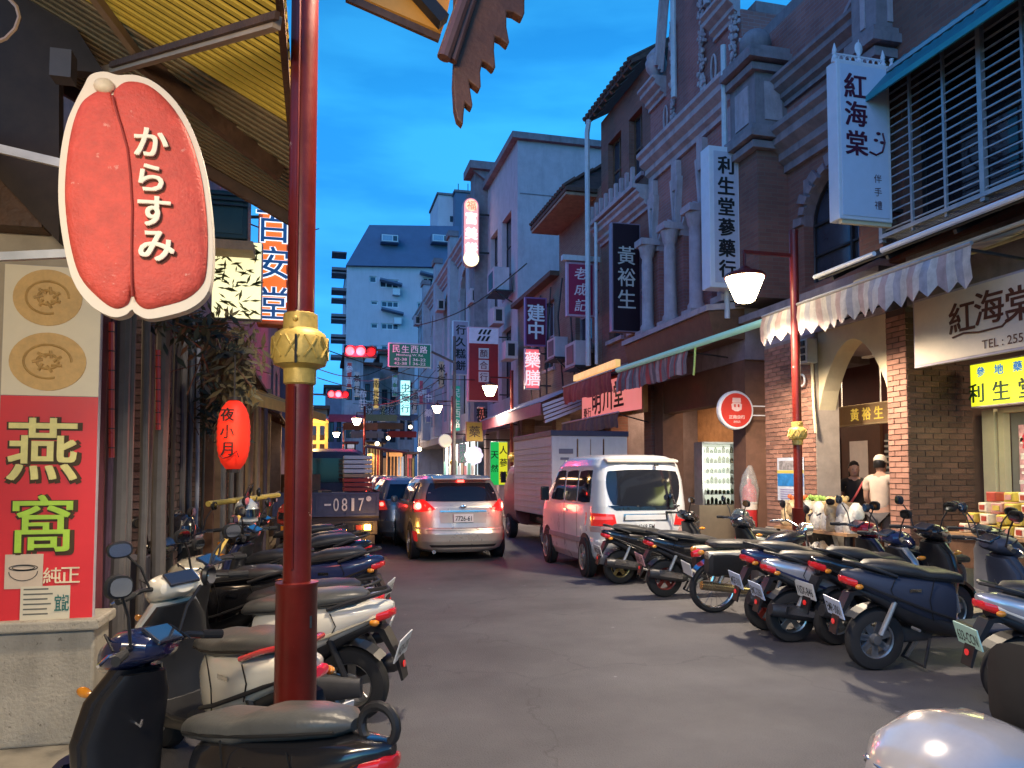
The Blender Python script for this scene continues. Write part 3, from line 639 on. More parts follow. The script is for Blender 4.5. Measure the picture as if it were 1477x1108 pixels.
box('ceiling', M_stoneD, C, XF, 15, 15.87, 18.98, 3.6, 4.29); box('arcade_pillar', M_bwall2, C, 7.22, 7.7, 16.0, 16.4, .12, 3.6); box('arcade_pillar', M_bwall2, C, 7.22, 7.7, 18.5, 18.9, .12, 3.6)
box('back_wall', M_woodL, C, 9.8, 10, 15.8, 40, .12, 3.6)
# ================================================================== low old house with hipped tiled eave
D_ = building('old_tiled_house', 'small weathered house with a hipped tile eave beside the tall pale block', 'old shop houses along the street', (XF, 23, 0))
M_oldw = brickmat('weathered_brick', (.20, .14, .10), (.16, .10, .08), (.2, .18, .15))
wall('wall', M_oldw, D_, 1, XF, .3, 19.03, 22.75, 4.0, 9.3, [(19.8, 21.2, 5.0, 7.2)])
wall('low_wall', M_oldw, D_, 1, XF, .3, 22.76, 27.9, 4.0, 7.8, [(23.3, 24.4, 5.0, 7.2), (25.0, 26.6, 5.0, 7.2)])
box('low_roof', M_tile, D_, 6.9, 14, 22.76, 27.9, 7.8, 7.95)
for y0, y1, z0, z1 in ((19.8, 21.2, 5, 7.2), (23.3, 24.4, 5, 7.2), (25, 26.6, 5, 7.2)): window(D_, 1, XF, y0, y1, z0, z1, M_steel, M_wind, .14, 1, 1, M_stone)
box('side_wall', M_oldw, D_, XF + .3, 14, 19.03, 19.3, 4, 9.15)
MB().add([(6.3, 19.3, 9.3), (6.3, 22.9, 9.3), (8.4, 22.9, 10.8), (8.4, 20.8, 10.8), (10.2, 19.3, 9.3), (6.3, 19.3, 9.2), (6.3, 22.9, 9.2), (10.2, 19.3, 9.2)],
         [(0, 1, 2, 3), (0, 3, 4), (0, 5, 6, 1), (0, 4, 7, 5), (5, 7, 6)]).build('roof', M_tile, D_, world=True)
for k in range(15): MB().tube([(6.25, 19.4 + k * .24, 9.33), (6.25 + 2.1 * min(1, (k + 1) / 6), 19.4 + k * .24, 9.33 + 1.5 * min(1, (k + 1) / 6))], .06, 5).build('roof_tile', M_tile, D_, world=True)
box('eave_soffit', mat('old_soffit', (.26, .18, .13), .8, 0, .3), D_, 6.32, XF, 19.35, 22.85, 9.1, 9.18)
box('ceiling', M_stoneD, D_, XF, 14, 19.03, 27.9, 3.6, 3.99)
for y in (19.3, 23.2, 27.4): box('arcade_pillar', M_oldw, D_, 7.22, 7.7, y, y + .4, .12, 3.6)
mb = MB()
for k in range(6): mb.tube([(6.9 + random.random() * .2, 19.6 + k * 1.2, 4.1), (6.95, 19.7 + k * 1.2, 5.6 + random.random()), (7.15, 19.9 + k * 1.2, 7.6)], .025, 5)
mb.build('cable', M_dark, D_, world=True)
# ================================================================== tall pale modern block
E = building('pale_modern_block', 'tall pale rendered block with a stepped roofline and a blank wall facing down the street', 'old shop houses along the street', (XF, 31, 0))
wallY('side_wall', M_white, E, 28.0, .3, XF, 16, 3.8, 14.4)
wall('wall', M_white, E, 1, XF, .3, 28.3, 34.2, 3.8, 14.4, [(29.0, 30.6, 8.6, 12.0), (31.4, 32.8, 8.6, 12.0), (29.0, 30.6, 4.6, 7.4), (31.4, 33.2, 4.6, 7.4)])
for y0, y1, z0, z1 in ((29.0, 30.6, 8.6, 12), (31.4, 32.8, 8.6, 12), (29, 30.6, 4.6, 7.4), (31.4, 33.2, 4.6, 7.4)): window(E, 1, XF, y0, y1, z0, z1, M_dark, M_wind, .2, 1, 2)
box('roof', M_stoneD, E, 6.95, 16, 27.8, 34.2, 14.4, 14.65)
box('end_pier', M_stoneD, E, 6.6, 7.4, 33.4, 34.4, 3.8, 15.2); box('pier_cap', M_stoneD, E, 6.3, 7.7, 33.0, 34.6, 15.2, 15.55)
MB().prism([(6.3, 15.3), (7.2, 15.3), (7.2, 14.7)], (0, 33.2, 0), (1, 0, 0), (0, 0, 1), (0, .2, 0)).build('roof_brace', M_stoneD, E, world=True)
box('wall_line', M_stoneD, E, XF + .1, 16, 27.985, 28.0, 12.3, 12.34)
MB().add([(10.6, 28.0, 14.66), (16, 28.0, 14.66), (16, 28.0, 16.0), (10.6, 30, 14.66), (16, 30, 14.66), (16, 30, 16.0)], [(0, 1, 2), (3, 5, 4), (0, 2, 5, 3), (0, 3, 4, 1), (1, 4, 5, 2)]).build('roof_ramp', M_stoneD, E, world=True)
box('ceiling', M_stoneD, E, XF, 16, 28.0, 34.2, 3.4, 3.79)
for y in (28.1, 31.2, 33.8): box('arcade_pillar', M_white, E, 7.22, 7.7, y, y + .4, .12, 3.4)
def ac_unit(label, x, y, z, w=.8, group='air conditioner boxes'):
    t = thing('air_conditioner', label, 'air conditioner', (x, y, z), 0, group)
    box('casing', M_white, t, x, x + w * .5, y - w / 2, y + w / 2, z, z + w * .75, .01); box('fan_grille', M_dark, t, x - .012, x - .002, y - w * .32, y + w * .32, z + w * .1, z + w * .65)
    box('shelf', M_dark, t, x - .05, x + w * .6, y - w * .6, y + w * .6, z - .06, z - .002)
    MB().beam((x, y - w * .5, z - .03), (x + w * .6, y - w * .5, z - .45), .04).build('bracket', M_dark, t, world=True)
ac_unit('pale air conditioner on a bracket beside the tall blue window of the pale block', 6.35, 28.9, 8.6, 1.2)
ac_unit('small air conditioner under the purple red sign', 6.6, 21.7, 5.0, .8); ac_unit('dark air conditioner cage on the weathered house', 6.6, 19.9, 4.5, .9)
# ================================================================== art deco block with arched windows
F = building('art_deco_block', 'grey blue block with tall piers and arched windows beyond the lantern shaped sign', 'old shop houses along the street', (XF, 45, 0))
M_dec = mat('grey_blue_render', (.36, .37, .42), .8, 0, .12, 2, .2, 20, dirt=.3)
ops = []
for k in range(4):
    y = 36 + k * 5.4; ops += [(y, y + 3.2, 8.4, 12.0), (y, y + 3.2, 4.6, 7.4)]
wall('wall', M_dec, F, 1, 7.0, .4, 34.45, 57, 3.8, 13.2, ops)
for k in range(4):
    y = 36 + k * 5.4
    arched_window(F, 1, 7.0, y + 1.6, 1.6, 8.4, 10.6, 1.38, M_dec, .25, 3, True, True); window(F, 1, 7.0, y, y + 3.2, 4.6, 7.4, M_dark, M_wind, .2, 2, 0)
    box('pier', M_dec, F, 6.55, 7.0, y - 1.5, y - .7, 3.8, 14.2); box('pier_cap', M_stoneD, F, 6.45, 7.0, y - 1.6, y - .6, 14.2, 14.5)
box('parapet', M_dec, F, 6.9, 7.4, 34.45, 57, 13.2, 13.9); box('roof', M_stoneD, F, 7.4, 16, 34.45, 57, 13.2, 13.4); box('ceiling', M_stoneD, F, 7, 16, 34.45, 57, 3.4, 3.79)
cornice('cornice', M_dec, F, 1, 7.0, 34.5, 57, 12.5, [(p * 1.5, d * 1.5) for p, d in CORN])
wallY('side_wall', M_dec, F, 34.46, .3, 7.4, 16, 3.8, 13.2); wallY('end_wall', M_dec, F, 56.7, .3, 7, 16, .1, 13.2)
# ================================================================== FAR BUILDINGS ACROSS THE JUNCTION
M_apt = mat('white_apartment', (.62, .56, .62), .8, 0, .06, .6, dirt=.12); M_mans = mat('mansard_blue', (.13, .17, .26), .7, 0, .1, .8)
G = building('apartment_block', 'white apartment block with a dark blue mansard roof far down the street', None, (8, 85, 0))
x0, x1 = aY(499, 500, 85).x, aY(672, 500, 85).x
zt = aY(560, 383, 85).z; zr = aY(560, 320, 85).z
ops = []; wins = []
for (pa, pb, qa, qb) in ((533, 543, 398, 408), (548, 575, 402, 416), (535, 545, 434, 440), (550, 575, 434, 444), (535, 545, 466, 474), (550, 575, 466, 476), (606, 630, 376, 392), (610, 632, 400, 415),
                         (545, 578, 368, 388), (602, 632, 436, 446), (602, 632, 466, 476), (533, 545, 498, 508), (550, 576, 498, 510)):
    a, b = aY(pa, qa, 85), aY(pb, qb, 85); ops.append((a.x, b.x, b.z, a.z))
wallY('wall', M_apt, G, 85, .5, x0, x1, 0, zt, [o for o in ops if o[3] < zt - .05])
for o in ops:
    if o[3] < zt - .05:
        winY(G, 85, *o, fm=M_signw, nv=2 if o[1] - o[0] > 1.5 else 0, bar=.1)
box('side_wall', M_apt, G, x0, x0 + .4, 85.5, 100, 0, zt); box('back_wall', M_apt, G, x0, x1, 99.5, 100, 0, zt)
c = [aY(499, 383, 84.6), aY(668, 386, 84.6), aY(668, 321, 84.6), aY(535, 319, 84.6)]
mb = MB(); v = [(c[0].x, 84.5, c[0].z), (c[1].x, 84.5, c[1].z), (c[2].x, 87.5, c[2].z + .5), (c[3].x, 87.5, c[3].z + .5)]
mb.add(v + [(p[0], 97, p[2]) for p in v], [(0, 1, 2, 3), (4, 7, 6, 5), (0, 3, 7, 4), (1, 5, 6, 2), (3, 2, 6, 7), (0, 4, 5, 1)]).build('roof', M_mans, G, world=True)
for pa, pb in ((549, 575), (622, 648)):
    a, b = aY(pa, 338, 85.2), aY(pb, 352, 85.2); box('dormer', M_mans, G, a.x, b.x, 84.85, 86.5, b.z, a.z)
    o = box('window', M_signw, G, a.x + .1, b.x - .1, 84.78, 84.848, b.z + .1, a.z - .1); box('pane', mat('sky_pane', (.3, .42, .55), .1), o, a.x + .2, b.x - .75, 84.76, 84.779, b.z + .2, a.z - .2); box('pane', M_wind, o, b.x - .65, b.x - .2, 84.76, 84.779, b.z + .2, a.z - .2)
for q in (372, 402, 440, 470, 500): 
    p = aY(505, q, 84); box('side_balcony', M_stoneD, G, x0 - 1.6, x0, 85.5, 88, p.z - 1, p.z - .7); box('side_awning', M_stoneD, G, x0 - 1.6, x0, 85.5, 88, p.z + .9, p.z + 1.05)
for (pa, qa) in ((548, 402), (606, 392), (550, 444)):
    p = aY(pa, qa, 84.4); mb = MB(); mb.prism([(0, 0), (2.4, -.5), (2.4, -.7), (0, -.2)], (p.x, 83.8, p.z), (1, 0, 0), (0, 0, 1), (0, 1.1, 0)).build('window_awning', M_mans, G, world=True)
    box('fan_box', M_signw, G, p.x + 1.4, p.x + 2.2, 84.3, 84.95, p.z - 1.7, p.z - 1.0)
G2 = building('stair_tower', 'pale stair tower rising above the mansard roof', None, (18, 102, 0))
for (pa, pb, q, Y) in ((632, 660, 281, 104), (657, 692, 277, 102)):
    a, b = aY(pa, q, Y), aY(pb, 400, Y); box('wall', M_apt if pa < 640 else M_mans, G2, a.x, b.x, Y, Y + 8, 0, a.z); box('roof', M_stoneD, G2, a.x - .2, b.x + .2, Y - .2, Y + 8, a.z, a.z + .3)
for px in (661, 675): p = aY(px, 265, 104); MB().tube([(p.x, 104, p.z - 3), (p.x, 104, p.z)], .06, 5).build('antenna', M_dark, G2, world=True)
a = aY(650, 312, 104); box('window', M_wind, G2, a.x - .1, a.x + .8, 103.93, 103.99, a.z - .8, a.z)
# ---- row of old houses on the far bend, and stalls
far_specs = [(497, 524, 515, 62, (.34, .36, .42)), (524, 548, 528, 66, (.25, .25, .30)), (548, 575, 512, 70, (.30, .26, .26)), (575, 598, 520, 64, (.36, .33, .34)), (470, 499, 560, 70, (.22, .22, .30)), (440, 472, 590, 60, (.3, .25, .22))]
FH = []
for i, (pa, pb, q, Y, colr) in enumerate(far_specs):
    h = building('far_shop_house', ['far narrow shop house directly below the red traffic light', 'second far shop house from the traffic light with dark front', 'far brownish shop house behind the green street name sign', 'far shop house carrying the cyan lit sign',
                 'low far house between hill and traffic light', 'low far stall house beside the lamp post pole'][i], 'far shop houses on the bend', (aY(pa, q, Y).x, Y, 0))
    xa, xb = aY(pa, q, Y).x, aY(pb, q, Y).x; z = aY(pa, q, Y).z; m = mat('far_render_%d' % i, colr, .8, 0, .2, 1.5, dirt=.4)
    w_ = (xb - xa); ops = []
    for k in range(2 if z > 6 else 1):
        for j_ in range(2): ops.append((xa + w_ * (.12 + .45 * j_), xa + w_ * (.12 + .45 * j_) + w_ * .3, 4.4 + k * 3, 6.2 + k * 3))
    ops = [o for o in ops if o[3] < z - .3]
    wallY('wall', m, h, Y, .3, xa, xb, 3.2, max(z, 4.5), ops); box('side_wall', m, h, xa, xb, Y + 7, Y + 7.3, 0, max(z, 4.5))
    for o in ops: winY(h, Y, *o, bar=.08)
    box('roof', M_tile, h, xa - .2, xb + .2, Y - .6, Y + 7, max(z, 4.5), max(z, 4.5) + .25)
    box('shop_front', mat('warm_shopfront', (.35, .2, .12), .6, 0, .3, 2, emit=(1, .5, .22), es=.22), h, xa + .2, xb - .2, Y + 1.5, Y + 1.6, 0, 3.0)
    for x in (xa, xb - .25): box('arcade_pillar', m, h, x, x + .25, Y, Y + .4, 0, 3.2)
    box('canopy', M_dark, h, xa, xb, Y - 1.6, Y - .003, 3.0, 3.15)
area('added_far_shop_light', (3.5, 58, 3.2), 260, 6, 2, (1, .7, .45), (R(-60), 0, 0))  # added area light, throws warm shop light on the far street
# big far right corner shop with bright window (under art deco block)
t_ = thing('corner_shop_window', 'bright white lit shop window under the art deco block', 'shop window', (7.3, 40, 0))
box('pane', mat('lit_shop_glass', (.6, .7, .7), .3, 0, .35, 1.6, emit=(.75, .9, .95), es=.9), t_, 7.25, 7.3, 36, 46, .9, 3.2)
for k in range(7): box('frame', M_dark, t_, 7.18, 7.26, 36 + k * 1.6, 36.12 + k * 1.6, .1, 3.25)
for k in range(10): box('poster', mat(['poster_white', 'poster_green', 'poster_pink', 'poster_tan'][k % 4], [(.7, .7, .7), (.1, .4, .3), (.7, .25, .3), (.6, .45, .3)][k % 4], .5), t_, 7.16, 7.17, 36.3 + k * .95, 37.0 + k * .95, 1.0 + .25 * (k % 3), 2.0 + .3 * (k % 2))
# ================================================================== HANGING SIGNS (faces look towards the camera, -y)
def vsign(name, label, pr, Y, th, case, face, chars, cm, ch_h=None, fr=.05, depth=.006, bold=.02, brX=7.2, group=None, top=None, rt=True, shear=0., colx=.5, z_pad=.06, chw=None, lit=0):
    (pa, qa, pb, qb) = pr; a, b = aY(pa, qa, Y), aY(pb, qb, Y); x0, x1, z1, z0 = a.x, b.x, a.z, b.z
    t = thing(name, label, 'sign', ((x0 + x1) / 2, Y, z0), 0, group)
    box('case', case, t, x0, x1, Y, Y + th, z0, z1, .012)
    box('face', face, t, x0 + fr, x1 - fr, Y - .008, Y - .001, z0 + fr, z1 - fr)
    if chars:
        n = len(chars); H = z1 - z0; pitch = (H * (1 - 2 * z_pad)) / n; h = ch_h or min(pitch * .82, (x1 - x0) * .62); mb = MB()
        for k, ch in enumerate(chars):
            if ch != ' ': put(mb, ch, (x0 + (x1 - x0) * colx, Y - .009, z1 - H * z_pad - pitch * (k + .5)), h, bold=bold, depth=depth, shear=shear, w=chw)
        raw(mb, 'lettering', cm, t, True)
    if brX and brX > x1:
        for z in (z0 + (z1 - z0) * .1, z0 + (z1 - z0) * .88): MB().beam((x1, Y + th / 2, z), (brX, Y + th / 2, z), .045).build('bracket', M_dark, t, world=True)
    return t, (x0, x1, z0, z1)
M_case = mat('sign_case_white', (.60, .62, .68), .4, 0, .06); M_caseD = mat('sign_case_dark', (.05, .03, .04), .4)
t_, r_ = vsign('vertical_sign', 'big white box sign with dark red brush characters and an openwork crest on top', (1206, 85, 1288, 322), 8.10, .20, M_case, mat('pale_acrylic', (.50, .58, .72), .35, 0, .04), '', M_ink)
x0, x1, z0, z1 = r_; H = z1 - z0; mb = MB(); M_maroon = mat('maroon_ink', (.07, .008, .03), .5, 0, 0)
for ch, q in (('紅', 125), ('海', 165), ('棠', 207)): put(mb, ch, (x0 + .34 * (x1 - x0), 8.091, aY(1235, q, 8.10).z), .31, bold=.03, depth=.004)
cxx = x0 + .70 * (x1 - x0); zz = aY(1260, 205, 8.10).z
mb.tube([(cxx - .1, 8.085, zz - .14), (cxx, 8.085, zz - .17), (cxx + .09, 8.085, zz - .12), (cxx + .13, 8.085, zz), (cxx + .1, 8.085, zz + .12)], .012, 5)
for dx, dz in ((.04, .11), (.0, .02), (.09, -.0)): mb.sphere((cxx + dx, 8.085, zz + dz), .035, .006, .02, 8, 4)
for k, ch in enumerate('伴手禮'): put(mb, ch, (x0 + .72 * (x1 - x0), 8.091, aY(1260, 258 + k * 19, 8.10).z), .11, bold=.0, depth=.003)
raw(mb, 'lettering', M_maroon, t_, True)
mb = MB()
for k in range(9):
    x = x0 + (x1 - x0) * (k + .5) / 9; mb.tube([(x + .04 * math.cos(a), 8.17, z1 + .06 + .045 * math.sin(a)) for a in (i * .7 for i in range(10))], .010, 4)
mb.beam((x0, 8.17, z1 + .11), (x1, 8.17, z1 + .11), .02); mb.beam((x0 - .02, 8.15, z1 + .005), (x1 + .02, 8.15, z1 + .005), .04)
for x, h in ((x0 + .03, .25), ((x0 + x1) / 2, .34), (x1 - .03, .25), (x1 + .1, .16)): mb.lathe([(.025, 0), (.04, .05), (.015, .1), (.03, .15), (.004, h)], (x, 8.17, z1), 8)
mb.sphere(((x0 + x1) / 2, 8.17, z1 + .22), .06, .02, .09, 8, 6)
mb.build('crest', M_case, t_, world=True, smooth=True)
MB().beam((x0 + .05, 8.15, z0 - .02), (x1, 8.15, z0 - .02), .05).build('bottom_rail', M_cream, t_, world=True)
vsign('vertical_sign', 'long white box sign with six black characters left of the glowing street lamp', (1022, 209, 1073, 417), 11.75, .30, M_case, mat('sign_silver', (.42, .43, .52), .4, 0, .06), '利生堂蔘藥行', M_ink, .30, .09, bold=.035)
vsign('vertical_sign', 'black vertical sign with three grey characters on the tiled eave house', (882, 320, 925, 480), 16.1, .18, mat('sign_edge_mauve', (.22, .16, .22), .4), mat('sign_black', (.018, .008, .014), .35, 0, 0), '黃裕生', mat('grey_letters', (.50, .48, .45), .4, 0, 0), .42, .03, bold=.012, z_pad=.2)
t_, r_ = vsign('vertical_sign', 'small crimson sign with white border under a pale blue bar', (817, 377, 858, 458), 19.2, .12, mat('border_pink', (.50, .30, .40), .4), mat('crimson_face', (.30, .02, .07), .4, 0, 0), '老成記', mat('pink_letters', (.75, .60, .65), .4, 0, 0), .32, .06, bold=.02, z_pad=.06, shear=.2)
box('top_bar', M_pipeL, t_, r_[0] - .12, r_[1] + .2, 19.12, 19.3, r_[3] + .02, r_[3] + .16)
vsign('vertical_sign', 'maroon sign with white characters above the glowing red sign', (757, 428, 789, 500), 23.4, .14, mat('sign_edge_purple', (.25, .12, .28), .4), mat('maroon_face', (.13, .01, .04), .4, 0, 0), '建中', mat('white_letters', (.78, .78, .82), .4, 0, 0), .55, .05, bold=.03, z_pad=.14)
vsign('vertical_sign', 'glowing red and white lightbox below the maroon sign', (757, 502, 779, 562), 23.6, .14, M_steel, mat('red_glow', (.7, .1, .12), .4, 0, .5, 1.5, emit=(1, .16, .2), es=.75), '藥膳', mat('rose_letters', (.9, .6, .6), .4, emit=(1, .7, .7), es=.9), .5, .04, bold=.02)
vsign('vertical_sign', 'upright rounded lightbox with pink middle and yellow foot high beside the pale block', (668, 284, 691, 386), 33.0, .3, mat('pill_case', (.45, .25, .3), .4), mat('pill_pink', (.8, .3, .3), .4, 0, 0, emit=(1, .38, .36), es=1.0), '', M_ink)
t_ = [o for o in bpy.data.objects if o.get('label', '').startswith('upright rounded')][0]
for ch in list(t_.children): bpy.data.objects.remove(ch)
a, b = aY(668, 284, 33), aY(691, 386, 33); xc, hw = (a.x + b.x) / 2, (b.x - a.x) / 2
def capsule(hw_, zl, zh, n=12): return [(hw_ * math.cos(t), zh + hw_ * math.sin(t)) for t in (math.pi * k / n for k in range(n + 1))] + [(-hw_ * math.cos(t), zl - hw_ * math.sin(t)) for t in (math.pi * k / n for k in range(n + 1))]
MB().prism(capsule(hw, b.z + hw, a.z - hw), (xc, 33, 0), (1, 0, 0), (0, 0, 1), (0, .3, 0)).build('case', mat('pill_case', (.45, .25, .3), .4), t_, world=True)
MB().prism(capsule(hw * .86, b.z + hw, a.z - hw), (xc, 32.97, 0), (1, 0, 0), (0, 0, 1), (0, .025, 0)).build('face', mat('pill_pink'), t_, world=True) if False else MB().prism(capsule(hw * .86, b.z + hw, a.z - hw), (xc, 32.97, 0), (1, 0, 0), (0, 0, 1), (0, .025, 0)).build('face', _mats['pill_pink'], t_, world=True)
circ = lambda r0: [(r0 * math.cos(t), r0 * math.sin(t)) for t in (2 * math.pi * k / 20 for k in range(20))]
MB().prism(circ(hw * .72), (xc, 32.955, a.z - hw * 1.0), (1, 0, 0), (0, 0, 1), (0, .014, 0)).build('top_disc', mat('peach_glow', (.9, .6, .4), .4, 0, 0, emit=(1, .62, .36), es=1.1), t_, world=True)
MB().prism(circ(hw * .95), (xc, 32.95, b.z + hw * 1.0), (1, 0, 0), (0, 0, 1), (0, .019, 0)).build('foot_disc', mat('yellow_glow', (.9, .9, .5), .4, 0, 0, emit=(1, .95, .5), es=1.6), t_, world=True)
mb = MB()
for k, ch in enumerate('富美餅'): put(mb, ch, (xc, 32.95, a.z - hw * 2.6 - k * .68), .52, bold=.03, depth=.003)
raw(mb, 'lettering', mat('white_glow', (1, 1, 1), .4, 0, 0, emit=(1, 1, 1), es=1.8), t_, True)
mb = MB(); put(mb, '福', (xc, 32.95, a.z - hw), .4, bold=.01, depth=.003); raw(mb, 'emblem', mat('coral_ink', (.8, .2, .1), .4, emit=(1, .3, .15), es=.6), t_, True)
for z in (b.z + .7, a.z - .7): MB().beam((xc + hw, 33.1, z), (7.2, 33.1, z), .07).build('bracket', M_dark, t_, world=True)
# white / red logo sign
t_, (x0, x1, z0, z1) = vsign('vertical_sign', 'red sign with white top and striped round emblem near the second street lamp', (675, 471, 720, 580), 29.0, .2, mat('sign_edge_pink', (.65, .4, .45), .4), mat('deep_red_face', (.28, .018, .02), .4, 0, .1), '', M_ink, fr=.05)
zh = aY(700, 496, 29).z; box('top_panel', mat('emblem_white', (.62, .62, .70), .4), t_, x0 + .04, x1 - .04, 28.97, 28.99, zh, z1 - .05)
mb = MB(); cx_, cz_ = (x0 + x1) / 2, (zh + z1) / 2
for r0 in (-1, 1):
    for k in (-1, 0, 1): mb.prism([(k * .17 - .09, -.09 * 1), (k * .17 + .0, -.10), (k * .17 + .11, .10), (k * .17 + .02, .10)], (cx_ + r0 * .03, 28.955, cz_ + r0 * .13), (1, 0, 0), (0, 0, 1), (0, .012, 0))
mb.build('emblem', M_ink, t_, world=True)
for k, ch in enumerate('顏合行'):
    z = aY(700, 510 + k * 17, 29).z; box('letter_tile', mat('tile_pale', (.55, .55, .55), .4), t_, cx_ - .2, cx_ + .2, 28.97, 28.99, z - .2, z + .2)
    mb = MB(); put(mb, ch, (cx_, 28.965, z), .3, bold=.02, depth=.003); raw(mb, 'lettering', mat('maroon_print', (.12, .03, .05), .5), t_, True)
vsign('vertical_sign', 'mauve grey sign with black brush characters behind the red emblem sign', (653, 462, 676, 541), 33, .2, M_case, mat('mauve_face', (.32, .28, .36), .4, 0, .1), '行久糕餅', M_ink, .42, .04, brX=7.0, bold=.03)
vsign('vertical_sign', 'narrow green vertical sign on the third lamp post', (651, 556, 664, 622), 37, .1, M_steel, mat('green_face', (.02, .22, .17), .4, 0, .1, emit=(.02, .5, .38), es=.25), '民生西路', mat('pale_letters', (.8, .85, .8), .4, 0, 0), .42, .03, brX=None, bold=.02)
vsign('vertical_sign', 'cyan lit vertical sign on the far shop house', (577, 548, 592, 600), 58, .3, M_steel, mat('cyan_glow', (.5, .9, .85), .4, 0, .1, emit=(.45, 1, .88), es=1.3), '中藥行', mat('teal_ink', (.05, .3, .3), .4), .62, .05, brX=None)
for i, (r0, c_, em, lab) in enumerate((((528, 578, 538, 612), (.5, .5, .48), 0, 'narrow grey sign on the far row nearest the traffic light'), ((549, 584, 556, 608), (.5, .42, .2), 0, 'narrow tan sign on the far row'), ((560, 578, 569, 605), (.4, .36, .42), 0, 'narrow mauve sign on the far row'))):
    vsign('vertical_sign', lab, r0, 55 + i, .2, M_steel, mat('far_face_%d' % i, c_, .5, 0, .1), '藥材行' if i != 1 else '乾貨', M_ink, .5, .05, brX=None)
t_, r_ = vsign('banner_sign', 'green and yellow pair of lit banner strips by the second lamp post', (707, 637, 732, 700), 22.5, .05, M_signw, mat('banner_green', (.02, .35, .08), .5, 0, 0, emit=(.02, .75, .12), es=.5), '', M_ink, fr=.01, brX=None)
box('yellow_half', mat('banner_yellow', (.7, .65, .02), .5, 0, 0, emit=(.95, .9, .03), es=.6), t_, (r_[0] + r_[1]) / 2, r_[1] - .01, 22.475, 22.49, r_[2] + .02, r_[3] - .02)
mb = MB()
for k, ch in enumerate('人蔘藥'): put(mb, ch, (r_[0] + .75 * (r_[1] - r_[0]), 22.47, r_[3] - .25 - k * .38), .24, bold=.02, depth=.003)
for k, ch in enumerate('天然'): put(mb, ch, (r_[0] + .25 * (r_[1] - r_[0]), 22.485, r_[3] - .4 - k * .4), .22, bold=.02, depth=.003)
raw(mb, 'lettering', M_ink, t_, True)
for x in (r_[0], r_[1]): box('post', M_steel, t_, x - .02, x + .02, 22.52, 22.56, 0, r_[2] + .1)
t_, r_ = vsign('hanging_sign', 'old yellow brown wooden sign with a curved foot hanging under the white awning', (672, 608, 697, 637), 28, .1, M_woodL, mat('ochre_face', (.38, .26, .03), .5, 0, .3, 3), '藥', mat('dark_brown_ink', (.06, .03, .01), .5), None, .04, brX=7.2)
for px, q, c_, lab in ((642, 636, (.9, .8, .55), 'warm round lit sign beside the third lamp post'), (683, 657, (.65, .7, 1.0), 'cool white flower shaped lit sign above the silver wagon')):
    p = aY(px, q, 33); t_ = thing('round_sign', lab, 'sign', p); r0 = .30
    MB().lathe([(.01, -.08), (r0, -.06), (r0, .06), (.01, .08)], p, 20, 'y').build('drum', M_signw, t_, world=True)
    mb = MB()
    if px == 683:
        for k in range(8): mb.lathe([(.01, -.1), (.16, -.095), (.16, -.082), (.01, -.08)], (p.x + .26 * math.cos(k * .785), p.y - .01, p.z + .26 * math.sin(k * .785)), 10, 'y')
    mb.lathe([(.01, -.115), (r0 * .9, -.11), (r0 * .9, -.085), (.01, -.083)], p, 20, 'y').build('face', mat('round_glow_%d' % px, c_, .4, 0, .15, 5, emit=c_, es=.7), t_, world=True)
    MB().beam((p.x, p.y + .05, p.z + .3), (7.2, p.y + .05, p.z + .3), .05).build('bracket', M_dark, t_, world=True)
# street name sign 民生西路
a, b = aY(560, 494, 27), aY(622, 531, 27)
t_ = thing('street_name_sign', 'green street name sign with white border and two rows of house numbers', 'street sign', ((a.x + b.x) / 2, 27, b.z))
box('plate', M_signw, t_, a.x, b.x, 27, 27.05, b.z, a.z, .01); box('face', mat('road_green', (.012, .16, .10), .45, 0, .05, emit=(.01, .2, .12), es=.12), t_, a.x + .04, b.x - .04, 26.985, 26.998, b.z + .04, a.z - .04)
mb = MB(); cx_ = (a.x + b.x) / 2; Hh = a.z - b.z
for k, ch in enumerate('民生西路'): put(mb, ch, (cx_ - .48 + k * .32, 26.98, a.z - Hh * .25), .26, bold=.02, depth=.003)
put(mb, 'Minsheng W. Rd.', (cx_, 26.98, a.z - Hh * .51), .10, w=.95, bold=.01, depth=.003)
for q, sx in ((.68, 0), (.85, 0)):
    put(mb, '42-38', (cx_ - .33, 26.98, a.z - Hh * q), .10, w=.45, bold=.01, depth=.003); put(mb, '36-22', (cx_ + .33, 26.98, a.z - Hh * q), .10, w=.45, bold=.01, depth=.003)
mb.box(cx_ - .012, cx_ + .012, 26.975, 26.98, b.z + .07, b.z + Hh * .42)
raw(mb, 'lettering', mat('reflective_white', (.85, .85, .85), .4, 0, 0), t_, True)
